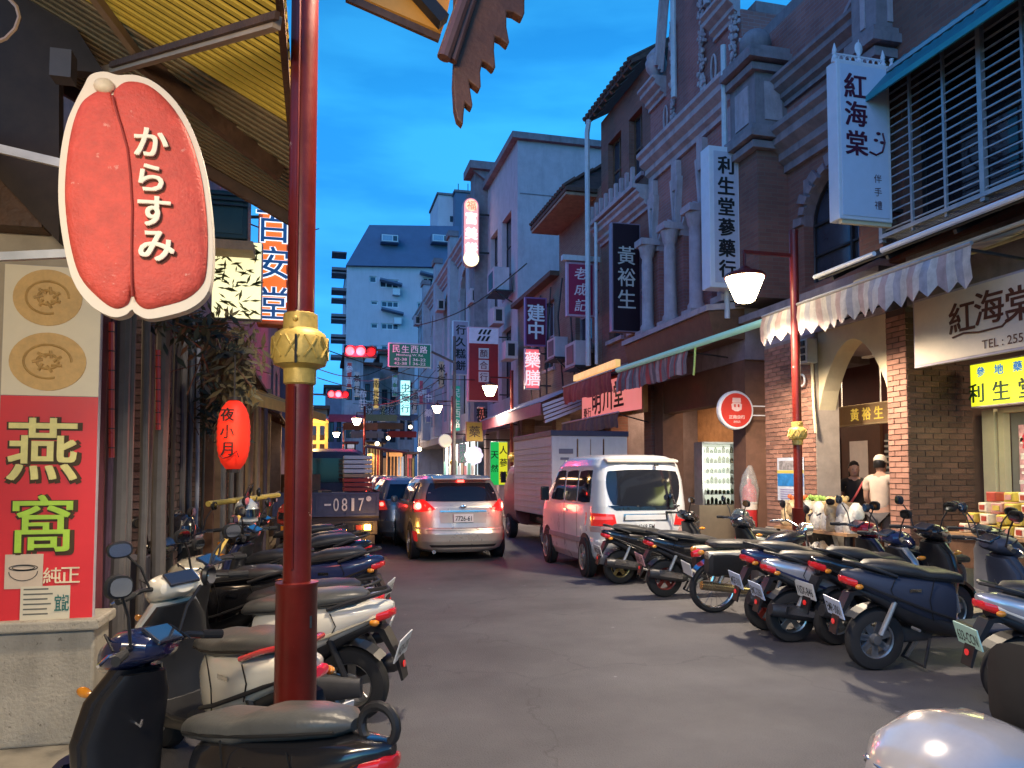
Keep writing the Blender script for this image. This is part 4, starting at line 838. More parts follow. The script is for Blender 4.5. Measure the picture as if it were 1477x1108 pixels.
# pole and arm that carry it and the first traffic light
p0 = aY(655, 600, 27.3)
t2 = thing('signal_pole', 'thin grey signal pole with a long arm holding the street name sign', 'pole', (p0.x, 27.3, 0))
zA = aY(600, 507, 27.3).z; xs = aY(540, 507, 27.3).x
MB().tube([(p0.x, 27.3, 0), (p0.x, 27.3, zA + .6)], .08, 10, .06).build('post', M_pipe, t2, world=True, smooth=True); MB().tube([(p0.x, 27.3, zA - .35), (p0.x - .8, 27.3, zA), (xs, 27.3, zA)], .045, 8).build('arm', M_pipe, t2, world=True, smooth=True)
def signal(label, px, q, Y, w, lit=2):
    p = aY(px, q, Y); t = thing('traffic_light', label, 'traffic light', p, 0, 'red traffic lights')
    box('housing', M_black, t, p.x - w / 2, p.x + w / 2, Y, Y + w * .2, p.z - w * .18, p.z + w * .18, .02)
    for k in range(3):
        x = p.x + (k - 1) * w * .32; on = k < lit
        MB().lathe([(.001, -.03), (w * .13, -.02), (w * .14, .0), (.001, .005)], (x, Y - .01, p.z), 16, 'y').build('lens', mat('red_lens_on', (1, .1, .1), .3, 0, 0, emit=(1, .02, .022), es=10) if on else mat('red_lens_dim', (.5, .02, .02), .3, 0, 0, emit=(1, .03, .03), es=.6), t, world=True, smooth=True)
        mb = MB(); g = [[(x + w * .15 * math.cos(a), Y + yy, p.z + w * .15 * math.sin(a)) for a in (math.pi * (-.1 + 1.2 * i / 10) for i in range(11))] for yy in (-w * .22, 0)]
        mb.rings(g, cap=False, closed=False).build('visor', M_black, t, world=True)
    return p
p = signal('nearer red traffic light on the arm beside the street name sign', 520, 507, 27.2, 1.12)
pt_light('signal_glow', (p.x - .1, p.y - .5, p.z), 130, (1, .04, .10), .15)
p = signal('lower farther red traffic light against the hill', 488, 569, 44, 1.2)
pt_light('signal_glow', (p.x, p.y - .5, p.z), 130, (1, .04, .10), .15)
MB().tube([(-1.6, 44.3, p.z), (p.x, 44.3, p.z)], .05).build('signal_arm', M_pipe, [o for o in bpy.data.objects if o.get('label', '').startswith('lower farther')][0], world=True)
MB().tube([(-1.6, 44.3, 0), (-1.6, 44.3, p.z + .3)], .08).build('signal_post', M_pipe, [o for o in bpy.data.objects if o.get('label', '').startswith('lower farther')][0], world=True)

# yellow lit fascia, posters etc at the right edge
t_ = side_sign('lit_fascia', 'bright yellow lit fascia with green black characters at the right edge', 7.95, 4.6, 7.98, 2.42, 2.98, .15, mat('yellow_lit', (.85, .85, .02), .4, 0, .03, emit=(.93, .98, .02), es=.95), M_white, .02)
mb = MB()
for k, ch in enumerate('利生堂'): put(mb, ch, (7.942, 7.88 - k * .36, 2.60), .23, U, V, bold=.03, depth=.004)
raw(mb, 'lettering', mat('dark_green_ink', (.01, .06, .02), .5), t_, True)
mb = MB()
for k, ch in enumerate('參地藥'): put(mb, ch, (7.942, 7.80 - k * .26, 2.86), .12, U, V, bold=.03, depth=.004)
raw(mb, 'lettering', mat('blue_ink', (.02, .2, .7), .5, emit=(.02, .3, .9), es=.4), t_, True)
area('fascia_glow', (7.6, 6.6, 2.4), 14, .5, 2.5, (1, 1, .5), (0, R(0), 0), None)
t_ = thing('shop_window', 'cream framed shop window with a pink poster behind the parked scooters at right edge', 'shop window', (8.4, 7, .12))
box('frame', M_cream, t_, 8.3, 8.42, 7.98, 8.16, .12, 2.42); box('frame', M_cream, t_, 8.32, 8.42, 7.86, 7.94, .12, 2.42); box('frame', M_cream, t_, 8.3, 8.42, 3.0, 7.86, 2.36, 2.42)
box('pane', mat('grey_window', (.22, .2, .19), .15, 0, .1), t_, 8.44, 8.46, 3.0, 7.86, .5, 2.36)
pz = box('poster', mat('poster_photo', (.6, .3, .33), .5, 0, .5, 9), t_, 8.40, 8.405, 7.1, 7.72, 1.30, 2.2)
mb = MB(); rr = random.Random(4)
for k in range(46):
    y, z = 7.13 + rr.random() * .56, 1.33 + rr.random() * .84; c_ = rr.uniform(.02, .06); mb.box(8.392, 8.399, y - c_, y + c_, z - c_ * .7, z + c_ * .7)
mb.build('poster_print', mat('poster_white_print', (.75, .66, .62), .5, 0, .4, 14), t_, world=True)
put_mb = MB()
for k, ch in enumerate('紅蔘'): put(put_mb, ch, (8.388, 7.54 - k * .26, 2.02), .22, U, V, bold=.04, depth=.003)
raw(put_mb, 'lettering', mat('poster_red', (.6, .03, .06), .5), t_, True)
box('lit_pane', mat('green_lit', (.5, .8, .6), .3, 0, .3, 3, emit=(.6, 1, .75), es=.8), t_, 8.40, 8.41, 5.6, 7.0, 1.5, 2.34)
# street lamps ------------------------------------------------------
def street_lamp(label, x, y, ox, oz, arm=-.75, scale=1., power=900, arm_z=4.55, head=True, top=4.85, group='red street lamps', gold_flip=0):
    t = thing('street_lamp', label, 'street lamp', (x, y, 0), 0, group)
    MB().tube([(0, 0, 1.12), (0, 0, top)], .058, 18).build('pole', M_red, t, smooth=True)
    MB().lathe([(.12, 0), (.12, .04), (.092, .06), (.088, .10), (.086, 1.12), (.089, 1.125), (.089, 1.14), (.060, 1.142)], n=24).build('base_sleeve', M_red, t, smooth=True)
    zc = lambda z: 1.98 + (z - 1.86) * .61
    g = MB().lathe([(.060, zc(1.86)), (.068, zc(1.87)), (.069, zc(1.97)), (.085, zc(1.985)), (.108, zc(2.0)), (.117, zc(2.05)), (.115, zc(2.18)), (.106, zc(2.22)), (.085, zc(2.245)), (.074, zc(2.255)), (.072, zc(2.36)), (.060, zc(2.37))], n=24)
    c = g.build('collar', M_gold, t, smooth=True)
    mb = MB()
    for k in range(9):
        a = k * math.pi / 4.5; a2 = a + .5
        for (p, q) in ((a, a2), (a2, a)): mb.tube([(.116 * math.cos(p), .116 * math.sin(p), zc(2.04)), (.1205 * math.cos((a + a2) / 2), .1205 * math.sin((a + a2) / 2), zc(2.115)), (.1165 * math.cos(q), .1165 * math.sin(q), zc(2.19))], .005, 5)
    mb.sphere((-.02, -.074, zc(2.31)), .012, n=8, m=6); mb.build('collar_relief', M_gold, c, smooth=True, kind='stuff')
    MB().tube([(0, 0, top), (0, 0, top + .05)], .062, 12).build('cap', M_red, t)
    MB().cbox((.05, -.055, .98), .03, .02, .05).build('hatch_bolt', M_dark, t)
    if head:
        MB().beam((0, 0, arm_z), (arm - .02, 0, arm_z), .035, .045).build('arm', M_red, t)
        MB().tube([(arm, 0, arm_z), (arm, 0, oz + .17)], .02, 6).build('hanger', M_red, t)
        MB().lathe([(.05, .30), (.09, .26), (.25, .20), (.27, .17), (.265, .15), (.01, .16)], (arm, 0, oz - .1), 16).build('lamp_cap', M_red, t, smooth=True)
        e = MB().lathe([(.25, .145), (.22, .07), (.13, -.15), (.10, -.175), (.001, -.18)], (arm, 0, oz - .1), 16).build('lamp_glass', mat('lamp_glow', (1, .9, .7), .4, 0, 0, emit=(1, .80, .48), es=16), t, smooth=True)
        e.visible_shadow = True
        l_ = spot('lamp', (arm, 0, oz - .42), power, (1, .82, .61), .18, t)
    return t
street_lamp('red lamp post with gold collar and glowing lantern before the brick arcade on the right', 6.2, 9.06, 0, 4.15, power=520)
street_lamp('second red lamp post, rising behind the box truck', 6.2, 24.9, 0, 4.45, arm_z=4.8, top=5.0, power=420)
street_lamp('third red lamp post, by the corner shop window', 6.2, 36.8, 0, 4.8, arm_z=5.1, top=5.3, power=300)
street_lamp('fourth lamp post, small between the truck load and the far signs', aD(525, 600, 40).x, 40, 0, 4.35, arm=-.4, arm_z=4.7, top=5.0, power=150)
street_lamp('fifth and smallest lamp post next to the yellow stall frame', aD(495, 620, 55).x, 55, 0, 4.4, arm=-.5, arm_z=4.8, top=5.0, power=300)
street_lamp('added red lamp post, unseen behind the viewer on the right kerb', 6.2, -6.8, 0, 4.2, power=190)  # added lamp out of view, lights the rears of the vehicles
L0 = street_lamp('nearest red lamp post with a big gold collar crossing the whole photo on the left', -.09, 3.42, 0, 5.1, arm=.75, arm_z=5.5, top=5.8, power=430)
# cable clipped along the near post
MB().tube([(-.02, -.06, 1.2), (-.02, -.062, 1.97)], .006, 5).build('cable', M_red, L0); MB().tube([(-.015, -.121, 2.06), (-.015, -.122, 2.18)], .005, 5).build('cable', M_dark, L0); MB().tube([(-.02, -.062, 2.3), (-.02, -.062, 5.0)], .006, 5).build('cable', M_red, L0)

# ================================================================== LEFT SIDE
XL = -1.65
H_ = building('left_arcade_house', 'dark timber and brick arcade along the left pavement behind the shop signs', 'old shop houses along the street', (-1.7, 10, 0))
# upper storey and ceiling (mostly dark)
box('upper_wall', M_stoneD, H_, -2.2, -1.85, 4.85, 30, 3.35, 7.2)
box('ceiling', mat('dark_ceiling', (.05, .038, .03), .85, 0, .25), H_, -5, -1.83, -3, 30, 3.34, 3.46)  # plain dark brown ceiling
box('ceiling_beam', M_wood, H_, -4.8, -1.5, 4.66, 4.86, 2.95, 3.34)
box('back_wall', mat('tan_plaster', (.30, .22, .13), .8, 0, .2), H_, -4.5, -4.3, -2, 30, .12, 3.34)
for k in range(5): MB().beam((-4.2, 1.6 + k * .7, 3.3), (-1.7, 1.6 + k * .7, 3.3), .07, .1).build('joist', M_wood, H_, world=True)
# first pillar with red panel
box('pillar', mat('pillar_buff', (.42, .36, .27), .8, 0, .15), H_, -1.84, -1.27, 4.82, 4.98, .8, 3.3)
box('plinth', M_conc, H_, -1.95, -1.20, 4.74, 5.05, .12, .74, .015); box('plinth_cap', M_conc, H_, -1.99, -1.17, 4.70, 5.08, .74, .80, .012)
t_ = thing('advert_panel', 'tall panel with two biscuit pictures above a red field with gold characters', 'sign', (-1.5, 4.78, .8))
PY = 4.775; a, b = aY(7, 380, PY), aY(134, 894, PY); px0, px1, pz1, pz0 = a.x, b.x, a.z, b.z; zmid = aY(70, 571, PY).z
box('backing', M_white, t_, px0, px1, PY, PY + .04, pz0, pz1, .004)
box('cream_field', mat('cream_print', (.78, .69, .50), .5, 0, .04), t_, px0 + .004, px1 - .004, PY - .006, PY - .001, zmid, pz1 - .004)
box('red_field', M_redsign, t_, px0 + .004, px1 - .004, PY - .006, PY - .001, pz0 + .004, zmid - .003)
M_bis = mat('biscuit', (.66, .42, .16), .6, 0, .12, 18, .25, 30); M_bisd = mat('biscuit_relief', (.52, .32, .11), .6, 0, .2, 18)
for k, (q, rx, rz) in enumerate(((430, 45, 41), (522, 50, 42))):
    c = aY(70, q, PY); sx, sz = rx * 4.3 / 1109, rz * 4.3 / 1109
    o = MB().prism([(sx * math.cos(t), sz * math.sin(t)) for t in (2 * math.pi * i / 36 for i in range(36))], (c.x, PY - .012, c.z), (1, 0, 0), (0, 0, 1), (0, .006, 0)).build('biscuit_picture', M_bis, t_, world=True)
    mb = MB()
    mb.tube([(c.x + sx * .62 * math.cos(t), PY - .013, c.z + sz * .58 * math.sin(t)) for t in (2 * math.pi * i / 30 for i in range(25))], .007, 5)
    for i in range(7):
        t = i * .9; mb.tube([(c.x + sx * .15 * math.cos(t), PY - .013, c.z + sz * .15 * math.sin(t)), (c.x + sx * .4 * math.cos(t + .5), PY - .013, c.z + sz * .38 * math.sin(t + .5))], .009, 5)
    mb.tube([(c.x + sx * .28 * math.cos(t), PY - .013, c.z + sz * .25 * math.sin(t)) for t in (2 * math.pi * i / 14 for i in range(15))], .008, 5)
    mb.build('biscuit_relief', M_bisd, o, world=True, smooth=True)
sc_ = 4.3 / 1109
mb = MB()
for ch, q, h in (('燕', 648, 92), ('窩', 755, 84)): put(mb, ch, (aY(63, q, PY).x + .006, PY - .006, aY(63, q, PY).z - .008), h * sc_, bold=.05, depth=.003)
raw(mb, 'letter_shadow', mat('dark_outline', (.06, .03, .01), .6), t_, True)
mb = MB(); put(mb, '燕', (aY(63, 646, PY).x, PY - .008, aY(63, 648, PY).z), 88 * sc_, bold=.02, depth=.008); raw(mb, 'lettering', mat('pale_gold_letter', (.80, .72, .26), .4, 0, .1, 20), t_, True)
mb = MB(); put(mb, '窩', (aY(63, 755, PY).x, PY - .008, aY(63, 755, PY).z), 80 * sc_, bold=.02, depth=.008); raw(mb, 'lettering', mat('green_gold_letter', (.42, .66, .06), .4, 0, .1, 20), t_, True)
mb = MB()
for k, ch in enumerate('純正'): put(mb, ch, (aY(76 + k * 26, 830, PY).x, PY - .007, aY(70, 830, PY).z), 22 * sc_, bold=.015, depth=.004)
raw(mb, 'lettering', mat('cream_letter', (.80, .66, .45), .5), t_, True)
a, b = aY(7, 800, PY), aY(62, 848, PY); box('bowl_label', mat('label_beige', (.60, .48, .36), .6), t_, a.x + .005, b.x, PY - .010, PY - .007, b.z, a.z)
mb = MB(); cx_, cz_ = (a.x + b.x) / 2, (a.z + b.z) / 2
for rx, rz, dz in ((.07, .016, .02), (.055, .012, .02), (.07, .05, .0)):
    mb.tube([(cx_ + rx * math.cos(t), PY - .011, cz_ + dz + rz * math.sin(t) * (1 if rz < .04 else -1)) for t in ((2 if rz < .04 else 1) * math.pi * i / 20 for i in range(21))], .0022, 4)
mb.build('bowl_drawing', M_ink, t_, world=True)
a, b = aY(31, 846, PY), aY(101, 893, PY); box('notice_paper', mat('label_paper', (.62, .56, .42), .6, 0, .05), t_, a.x, b.x, PY - .0125, PY - .0105, b.z, a.z)
mb = MB(); rr = random.Random(8)
for k in range(6): mb.box(a.x + .015, a.x + .13 + rr.random() * .03, PY - .0135, PY - .0127, a.z - .02 - k * .027, a.z - .012 - k * .027)
mb.build('print_lines', mat('grey_print', (.12, .12, .1), .6), t_, world=True)
mb = MB(); put(mb, '宜記', (b.x - .04, PY - .0135, (a.z + b.z) / 2), .09, w=.07, bold=.02, depth=.001); raw(mb, 'lettering', mat('teal_print', (.02, .15, .13), .6), t_, True)
# dark red edge next to panel, pipes and cables
pipes = [(143, 5.5, .045, (.16, .04, .05)), (158, 5.6, .03, (.10, .06, .09)), (172, 5.62, .05, None), (183, 5.7, .035, None), (233, 6.6, .055, None), (214, 7.2, .02, None), (262, 8.2, .035, None), (274, 8.4, .03, (.05, .06, .08)), (282, 8.5, .02, (.3, .32, .38)),
         (305, 10, .03, None), (322, 10.5, .05, None), (333, 11, .035, None), (347, 12, .05, (.22, .18, .14)), (360, 13.5, .06, (.30, .22, .14)), (372, 14, .04, (.4, .33, .24)), (382, 15, .04, (.12, .10, .12)), (250, 7.6, .02, (.03, .03, .03)), (292, 9.0, .018, (.03, .03, .03)), (205, 6.2, .03, None)]
for k, (px, Y, r_, c_) in enumerate(pipes):
    p = aY(px, 683, Y); top = 3.3 if k % 3 else 3.0; lean = random.uniform(-.02, .02)
    MB().tube([(p.x, Y, .12), (p.x + lean, Y, 1.4), (p.x, Y, top)], r_, 10).build('pipe', M_pipe if c_ is None else mat('pipe_%d' % k, c_, .5, 0, .15, 7, dirt=.2), H_, world=True, smooth=True)
for (x0, Y, w, nm) in ((-1.92, 7.7, .56, 0), (-1.92, 11.8, .56, 1), (-1.92, 16.5, .56, 2), (-1.92, 22, .56, 2)):
    m_ = M_brickD if nm < 2 else M_brick
    box('pillar_core', M_mortarD, H_, x0, x0 + w, Y, Y + .6, .12, 3.3)
    brickface(H_, (x0, Y, 0), (1, 0, 0), (0, -1, 0), w, .15, 3.25, m_, cap=140); brickface(H_, (x0 + w, Y + .6, 0), (0, -1, 0), (1, 0, 0), .6, .15, 3.25, m_, cap=90) if nm == 0 else None
for k, (px, Y, c_, w) in enumerate(((300, 9.6, (.10, .05, .03), .12), (312, 10.4, (.16, .10, .06), .1), (345, 12.8, (.06, .04, .03), .16), (377, 15.2, (.3, .22, .12), .3), (392, 19, (.20, .15, .13), .4))):
    p = aY(px, 683, Y); box('timber_post', mat('timber_%d' % k, c_, .75, 0, .25, 6), H_, p.x - w / 2, p.x + w / 2, Y, Y + .12, .12, 3.2)
# grey electric cabinet at foot
box('cabinet', mat('cabinet_grey', (.10, .10, .12), .6), H_, -1.75, -1.3, 6.3, 6.8, .12, .95, .01)
# added area lights that brighten the inside of the left arcade
for Y in (7.0, 12.5, 18.5): area('added_arcade_light', (-3.2, Y, 3.1), 22, .4, 1.4, (1, .72, .45))
area('added_arcade_light', (-1.3, .35, 3.1), 62, 1.6, .35, (1, .80, .56), (R(38), 0, 0))      # added unseen light above the viewer, brightens the left signs
t_ = thing('added_tube_light', 'added unseen ceiling tube light of the left shop', 'ceiling light', (-1.3, .3, 3.13)); box('tube', M_signw, t_, -2.1, -.5, .26, .36, 3.13, 3.17)  # added tube to go with that light
# light strings (red glow sticks)
for k, (px, Y, q0, q1, spots) in enumerate(((161, 5.45, 465, 660, (480, 505, 580)), (228, 6.5, 505, 620, (520, 565)))):
    t_ = thing('light_string', ['vertical string of red indicator lights on the pipe beside the advert panel', 'second vertical string of red lights, on the dark brick pillar'][k], 'light string', aY(px, q1, Y))
    MB().tube([aY(px, q0, Y), aY(px, q1, Y)], .018, 8).build('tube', mat('red_tube', (.16, .02, .02), .3, 0, .3, 9, emit=(1, .08, .06), es=.05), t_, world=True, smooth=True)
    for q in spots: MB().sphere(aY(px, q, Y), .014, .014, .035 if q < 530 else .02, 10, 6).build('glow_bulb', mat('red_bulb', (1, .2, .15), .3, 0, 0, emit=(1, .12, .08), es=3.5), t_, world=True, smooth=True)
    n = 7
    for i in range(n): p = aY(px, q0 + (q1 - q0) * (i + .5) / n, Y); MB().lathe([(.021, -.004), (.021, .004)], p, 8).build('band', M_dark, t_, world=True)
# ---- mullet-roe shaped sign
Y0 = 2.95
def P2(pts, Y): return [(aY(x, y, Y).x, aY(x, y, Y).z) for x, y in pts]
def smooth_poly(pts, n=5):
    o = []; N = len(pts)
    for i in range(N):
        p0, p1, p2, p3 = (Vector(pts[(i + k - 1) % N]) for k in range(4))
        for s in range(n):
            t = s / n; o.append(tuple(.5 * ((2 * p1) + (-p0 + p2) * t + (2 * p0 - 5 * p1 + 4 * p2 - p3) * t * t + (-p0 + 3 * p1 - 3 * p2 + p3) * t ** 3)))
    return o
outer = [(120, 125), (130, 108), (150, 103), (170, 108), (195, 108), (222, 118), (250, 142), (272, 175), (290, 220), (301, 275), (307, 340), (306, 395), (298, 425), (275, 445), (240, 456), (212, 460), (195, 452), (190, 447), (180, 455), (160, 457), (130, 440), (105, 405), (91, 350), (84, 290), (86, 230), (95, 180), (108, 148)]
inner = [(130, 138), (145, 131), (158, 133), (163, 140), (168, 128), (185, 118), (215, 124), (245, 150), (268, 185), (284, 228), (295, 280), (300, 340), (298, 392), (290, 414), (268, 432), (235, 442), (212, 446), (198, 438), (191, 425), (184, 440), (165, 445), (140, 428), (115, 398), (101, 350), (94, 290), (96, 235), (104, 185), (116, 152)]
t_ = thing('mullet_roe_sign', 'coral red sign shaped like a pair of roe sacs with white characters', 'sign', aY(195, 460, Y0))
o_ = smooth_poly(P2(outer, Y0), 4); i_ = smooth_poly(P2(inner, Y0), 4)
MB().prism(o_, (0, Y0, 0), (1, 0, 0), (0, 0, 1), (0, .06, 0)).build('case', mat('sign_rim', (.70, .62, .50), .5, 0, .08), t_, world=True, bev=.006)
# cushioned red face: rings shrinking towards the middle line and rising towards the viewer
M_roe = chips(mat('roe_red', (.62, .085, .06), .6, 0, .2, 14, .3, 90), (.72, .26, .2), 22, .63, .05)
cx_ = sum(p[0] for p in i_) / len(i_); cz_ = sum(p[1] for p in i_) / len(i_); rg = []
for f, dy in ((1, 0), (.985, -.010), (.95, -.018), (.88, -.024), (.7, -.028), (.4, -.03), (.02, -.03)): rg.append([(cx_ + (x - cx_) * f, Y0 - .002 + dy, cz_ + (z - cz_) * f) for x, z in i_])
MB().rings(rg).build('face', M_roe, t_, world=True, smooth=True)
seam = [(162, 138), (168, 160), (176, 185), (184, 215), (188, 250), (191, 300), (190, 350), (190, 400), (191, 428)]
MB().tube([aY(x, y, Y0 - .034) for x, y in seam], .0048, 6).build('seam', mat('seam_red', (.28, .03, .02), .6, 0, .1), t_, world=True, smooth=True)
MB().sphere(aY(150, 124, Y0 - .01), .035, .02, .028, 12, 8).build('stem_knob', mat('knob_cream', (.72, .60, .42), .5, 0, .15, 20), t_, world=True, smooth=True)
sc_ = 2.75 / 1109; mb = MB(); mb2 = MB()
for ch, x, y, h in (('か', 219, 207, 40), ('ら', 219, 258, 38), ('す', 223, 306, 42), ('み', 227, 356, 42)):
    put(mb, ch, aY(x, y, Y0 - .036), h * sc_, bold=.035, depth=.012); put(mb2, ch, aY(x + 2, y + 3, Y0 - .031), h * sc_ * 1.02, bold=.05, depth=.003)
raw(mb2, 'letter_shadow', mat('brown_shadow_print', (.12, .03, .015), .7), t_, True)
raw(mb, 'lettering', mat('ivory_letters', (.82, .76, .60), .45, 0, .04), t_, True)
MB().beam(aY(-30, 208, Y0 + .15), aY(105, 240, Y0 + .08), .02, .03).build('bracket', M_steel, t_, world=True)
MB().beam(aY(-30, 372, Y0 + .15), aY(100, 366, Y0 + .08), .02, .03).build('bracket', M_steel, t_, world=True)
# ---- corrugated yellow awning above the pavement
t_ = thing('corrugated_canopy', 'yellow corrugated canopy with steel struts above the left pavement', 'canopy', (-1, 3.5, 3.5))
M_yel = mat('lit_yellow_rib', (.55, .36, .05), .5, 0, .15, 5, emit=(1, .6, .06), es=.10, dirt=.3); M_ribshade = mat('rib_shade', (.018, .014, .011), .8, 0, .2, 5)  # ribs glow for lamplight, dark sheet paints the shade between corrugations
xe, ze, xw, zw = -.155, 3.45, -1.85, 4.34
MB().add([(xe, -.5, ze + .03), (xe, 5.7, ze + .03), (xw, 5.7, zw + .03), (xw, -.5, zw + .03), (xe, -.5, ze + .05), (xe, 5.7, ze + .05), (xw, 5.7, zw + .05), (xw, -.5, zw + .05)], [(0, 1, 2, 3), (4, 5, 6, 7), (0, 1, 5, 4), (1, 2, 6, 5), (2, 3, 7, 6), (3, 0, 4, 7)]).build('sheet', M_ribshade, t_, world=True)
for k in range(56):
    y = 5.66 - k * .076; M_ = M_yel if y < 4.2 else mat('unlit_rib', (.30, .21, .10), .6, 0, .2, 5, dirt=.3)  # ribs beyond the lit stretch painted browner, without glow
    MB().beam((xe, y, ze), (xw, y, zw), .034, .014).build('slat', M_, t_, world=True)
MB().beam((xe - .02, -.5, ze - .01), (xe - .02, 5.72, ze - .01), .03, .05).build('eave_rail', M_wood, t_, world=True)
MB().beam((xe, 5.74, ze - .02), (xw, 5.74, zw - .02), .06, .12).build('end_rail', M_wood, t_, world=True)
def onsheet(px, py, dz=.06):     # where the pixel's ray meets the canopy plane, a little below it
    d = ray(px, py); nrm = Vector((zw - ze, 0, -(xw - xe))).normalized(); p0 = Vector((xe, 0, ze - dz)); return EYE + d * ((p0 - EYE).dot(nrm) / d.dot(nrm))
M_strut = mat('strut_brown', (.30, .21, .14), .5, 0, .15)
MB().beam(onsheet(132, -10), onsheet(214, 100), .035, .05).build('strut', M_strut, t_, world=True)
MB().beam(onsheet(205, 88), onsheet(405, 250), .045, .10).build('strut', M_wood, t_, world=True)
MB().beam(onsheet(150, 104, .1), onsheet(400, 32, .1), .035, .05).build('strut', mat('strut_pale', (.45, .33, .22), .5, 0, .15), t_, world=True)
MB().beam(onsheet(160, 94, .1), onsheet(400, 22, .1), .02, .03).build('strut', M_wood, t_, world=True)
# dark timber gable between arcade and canopy
mb = MB().prism([(aY(x, y, 4.6).x, aY(x, y, 4.6).z) for x, y in ((-40, 215), (85, 350), (85, 100), (150, 105), (60, -40), (-40, -40))], (0, 4.6, 0), (1, 0, 0), (0, 0, 1), (0, .08, 0)); mb.build('gable_board', mat('dark_board', (.045, .032, .025), .85, 0, .3), H_, world=True)  # plain dark brown board
box('tan_soffit', mat('tan_board', (.42, .29, .14), .7, 0, .12), H_, -3.2, -1.9, 4.62, 4.72, 2.35, 2.95)
t_ = thing('round_hanging_hoop', 'wire hoop hanging in the top left corner', 'hoop', aD(0, 20, 3))
MB().tube([aD(x, y, 3) for x, y in ((-30, -30), (10, -5), (24, 10), (28, 25), (22, 42), (8, 56), (-20, 66))], .008, 6).build('hoop', M_strut, t_, world=True, smooth=True)
box('camera_box', mat('box_grey', (.09, .08, .08), .6), H_, aY(72, 72, 4.2).x, aY(103, 72, 4.2).x, 4.2, 4.3, aY(72, 108, 4.2).z, aY(72, 68, 4.2).z)
# ---- carved bracket top centre
t_ = thing('carved_eave_bracket', 'brown carved wooden fringe with curled teeth hanging from an orange lit eave', 'eave ornament', aD(690, 0, 2.9))
YB = 3.0
tooth = [(656, -60), (656, 72), (654, 120), (656, 155), (660, 172), (668, 180), (669, 165), (671, 147), (676, 152), (681, 156), (682, 150), (679, 132), (677, 117), (684, 122), (692, 129), (694, 124), (693, 104), (696, 88), (704, 92), (712, 100), (715, 96), (713, 72), (714, 52), (723, 56), (733, 65), (735, 60), (731, 38), (731, 16), (741, 18), (754, 26), (757, 18), (757, -60)]
MB().prism([(aY(x, y, YB).x, aY(x, y, YB).z) for x, y in tooth], (0, YB, 0), (1, 0, 0), (0, 0, 1), (0, .05, 0)).build('carved_fringe', mat('carved_wood', (.16, .065, .035), .55, 0, .25, 9, .3, 30), t_, world=True, bev=.006)
MB().tube([aY(640, 84, YB - .05), aY(662, 20, YB - .05), aY(690, -60, YB - .05)], .028, 10).build('moulding', mat('carved_wood'.replace('carved', 'moulded'), (.17, .08, .06), .4, 0, .2), t_, world=True, smooth=True)
MB().tube([aY(652, 88, YB - .03), aY(672, 25, YB - .03), aY(700, -60, YB - .03)], .02, 10).build('moulding', _mats['moulded_wood'], t_, world=True, smooth=True)
mb = MB().prism([(aY(x, y, YB + .15).x, aY(x, y, YB + .15).z) for x, y in ((500, -2), (505, 0), (634, 55), (641, 36), (648, 0), (660, -30), (430, -30))], (0, YB + .1, 0), (1, 0, 0), (0, 0, 1), (0, .03, 0)); mb.build('soffit_board', mat('lit_orange_board', (.60, .27, .05), .5, 0, .15, 5, emit=(1, .45, .06), es=.12), t_, world=True)  # board glows faintly in place of lamplight falling on it
MB().beam(aY(500, -3, YB + .1), aY(634, 56, YB + .1), .02, .03).build('soffit_edge', M_wood, t_, world=True)
MB().beam(aY(585, -30, YB + .05), aY(640, 32, YB + .05), .06, .05).build('soffit_beam', M_dark, t_, world=True)
# ---- hanging signs on the left
vsign('vertical_sign', 'orange lightbox with blue characters outlined in white behind the near lamp post', (373, 296, 418, 470), 9.0, .2, mat('orange_case', (.6, .12, .02), .4), mat('orange_glow', (.85, .16, .02), .4, 0, .1, 2, emit=(1, .17, .02), es=.85), '', M_ink, brX=None)
t_ = [o for o in bpy.data.objects if o.get('label', '').startswith('orange lightbox')][0]
mb, mb2 = MB(), MB()
for ch, q in (('百', 328), ('安', 380), ('堂', 438)):
    c = aY(395, q, 9.0); put(mb2, ch, (c.x, 8.985, c.z), .36, bold=.05, depth=.003); put(mb, ch, (c.x, 8.97, c.z), .36, bold=.016, depth=.003)
raw(mb2, 'letter_outline', mat('white_glow2', (1, 1, 1), .4, 0, 0, emit=(.85, .92, 1), es=1.1), t_, True); raw(mb, 'lettering', mat('navy_letters', (.015, .09, .28), .4, 0, 0, emit=(.02, .12, .35), es=.35), t_, True)
MB().beam((aY(358, 309, 9).x, 9.1, aY(358, 309, 9).z), (aY(373, 309, 9).x, 9.1, aY(373, 309, 9).z), .03).build('bracket', M_dark, t_, world=True)
t_, r_ = vsign('box_sign', 'dark green hanging board above the leaf patterned lightbox', (296, 272, 357, 346), 7.8, .35, mat('green_black', (.012, .035, .035), .5, .2), mat('green_black_face', (.018, .05, .045), .5, 0, .3, 4), '', M_ink, brX=None)
for k in range(3): MB().beam((r_[0], 7.77, r_[3] - .05 - k * .05), (r_[1], 7.77, r_[3] - .05 - k * .05), .015).build('slat', M_dark, t_, world=True)
box('timber_foot', M_woodL, t_, r_[0], r_[1] + .05, 7.8, 8.1, r_[2] - .1, r_[2] - .01)
t_, r_ = vsign('lightbox', 'pale yellow lightbox patterned with dark leaves', (306, 345, 377, 462), 8.2, .12, M_steel, mat('leaf_glow', (.85, .8, .5), .4, 0, .2, 3, emit=(1, .92, .5), es=.95), '', M_ink, fr=.01, brX=None)
mb = MB(); rr = random.Random(3)
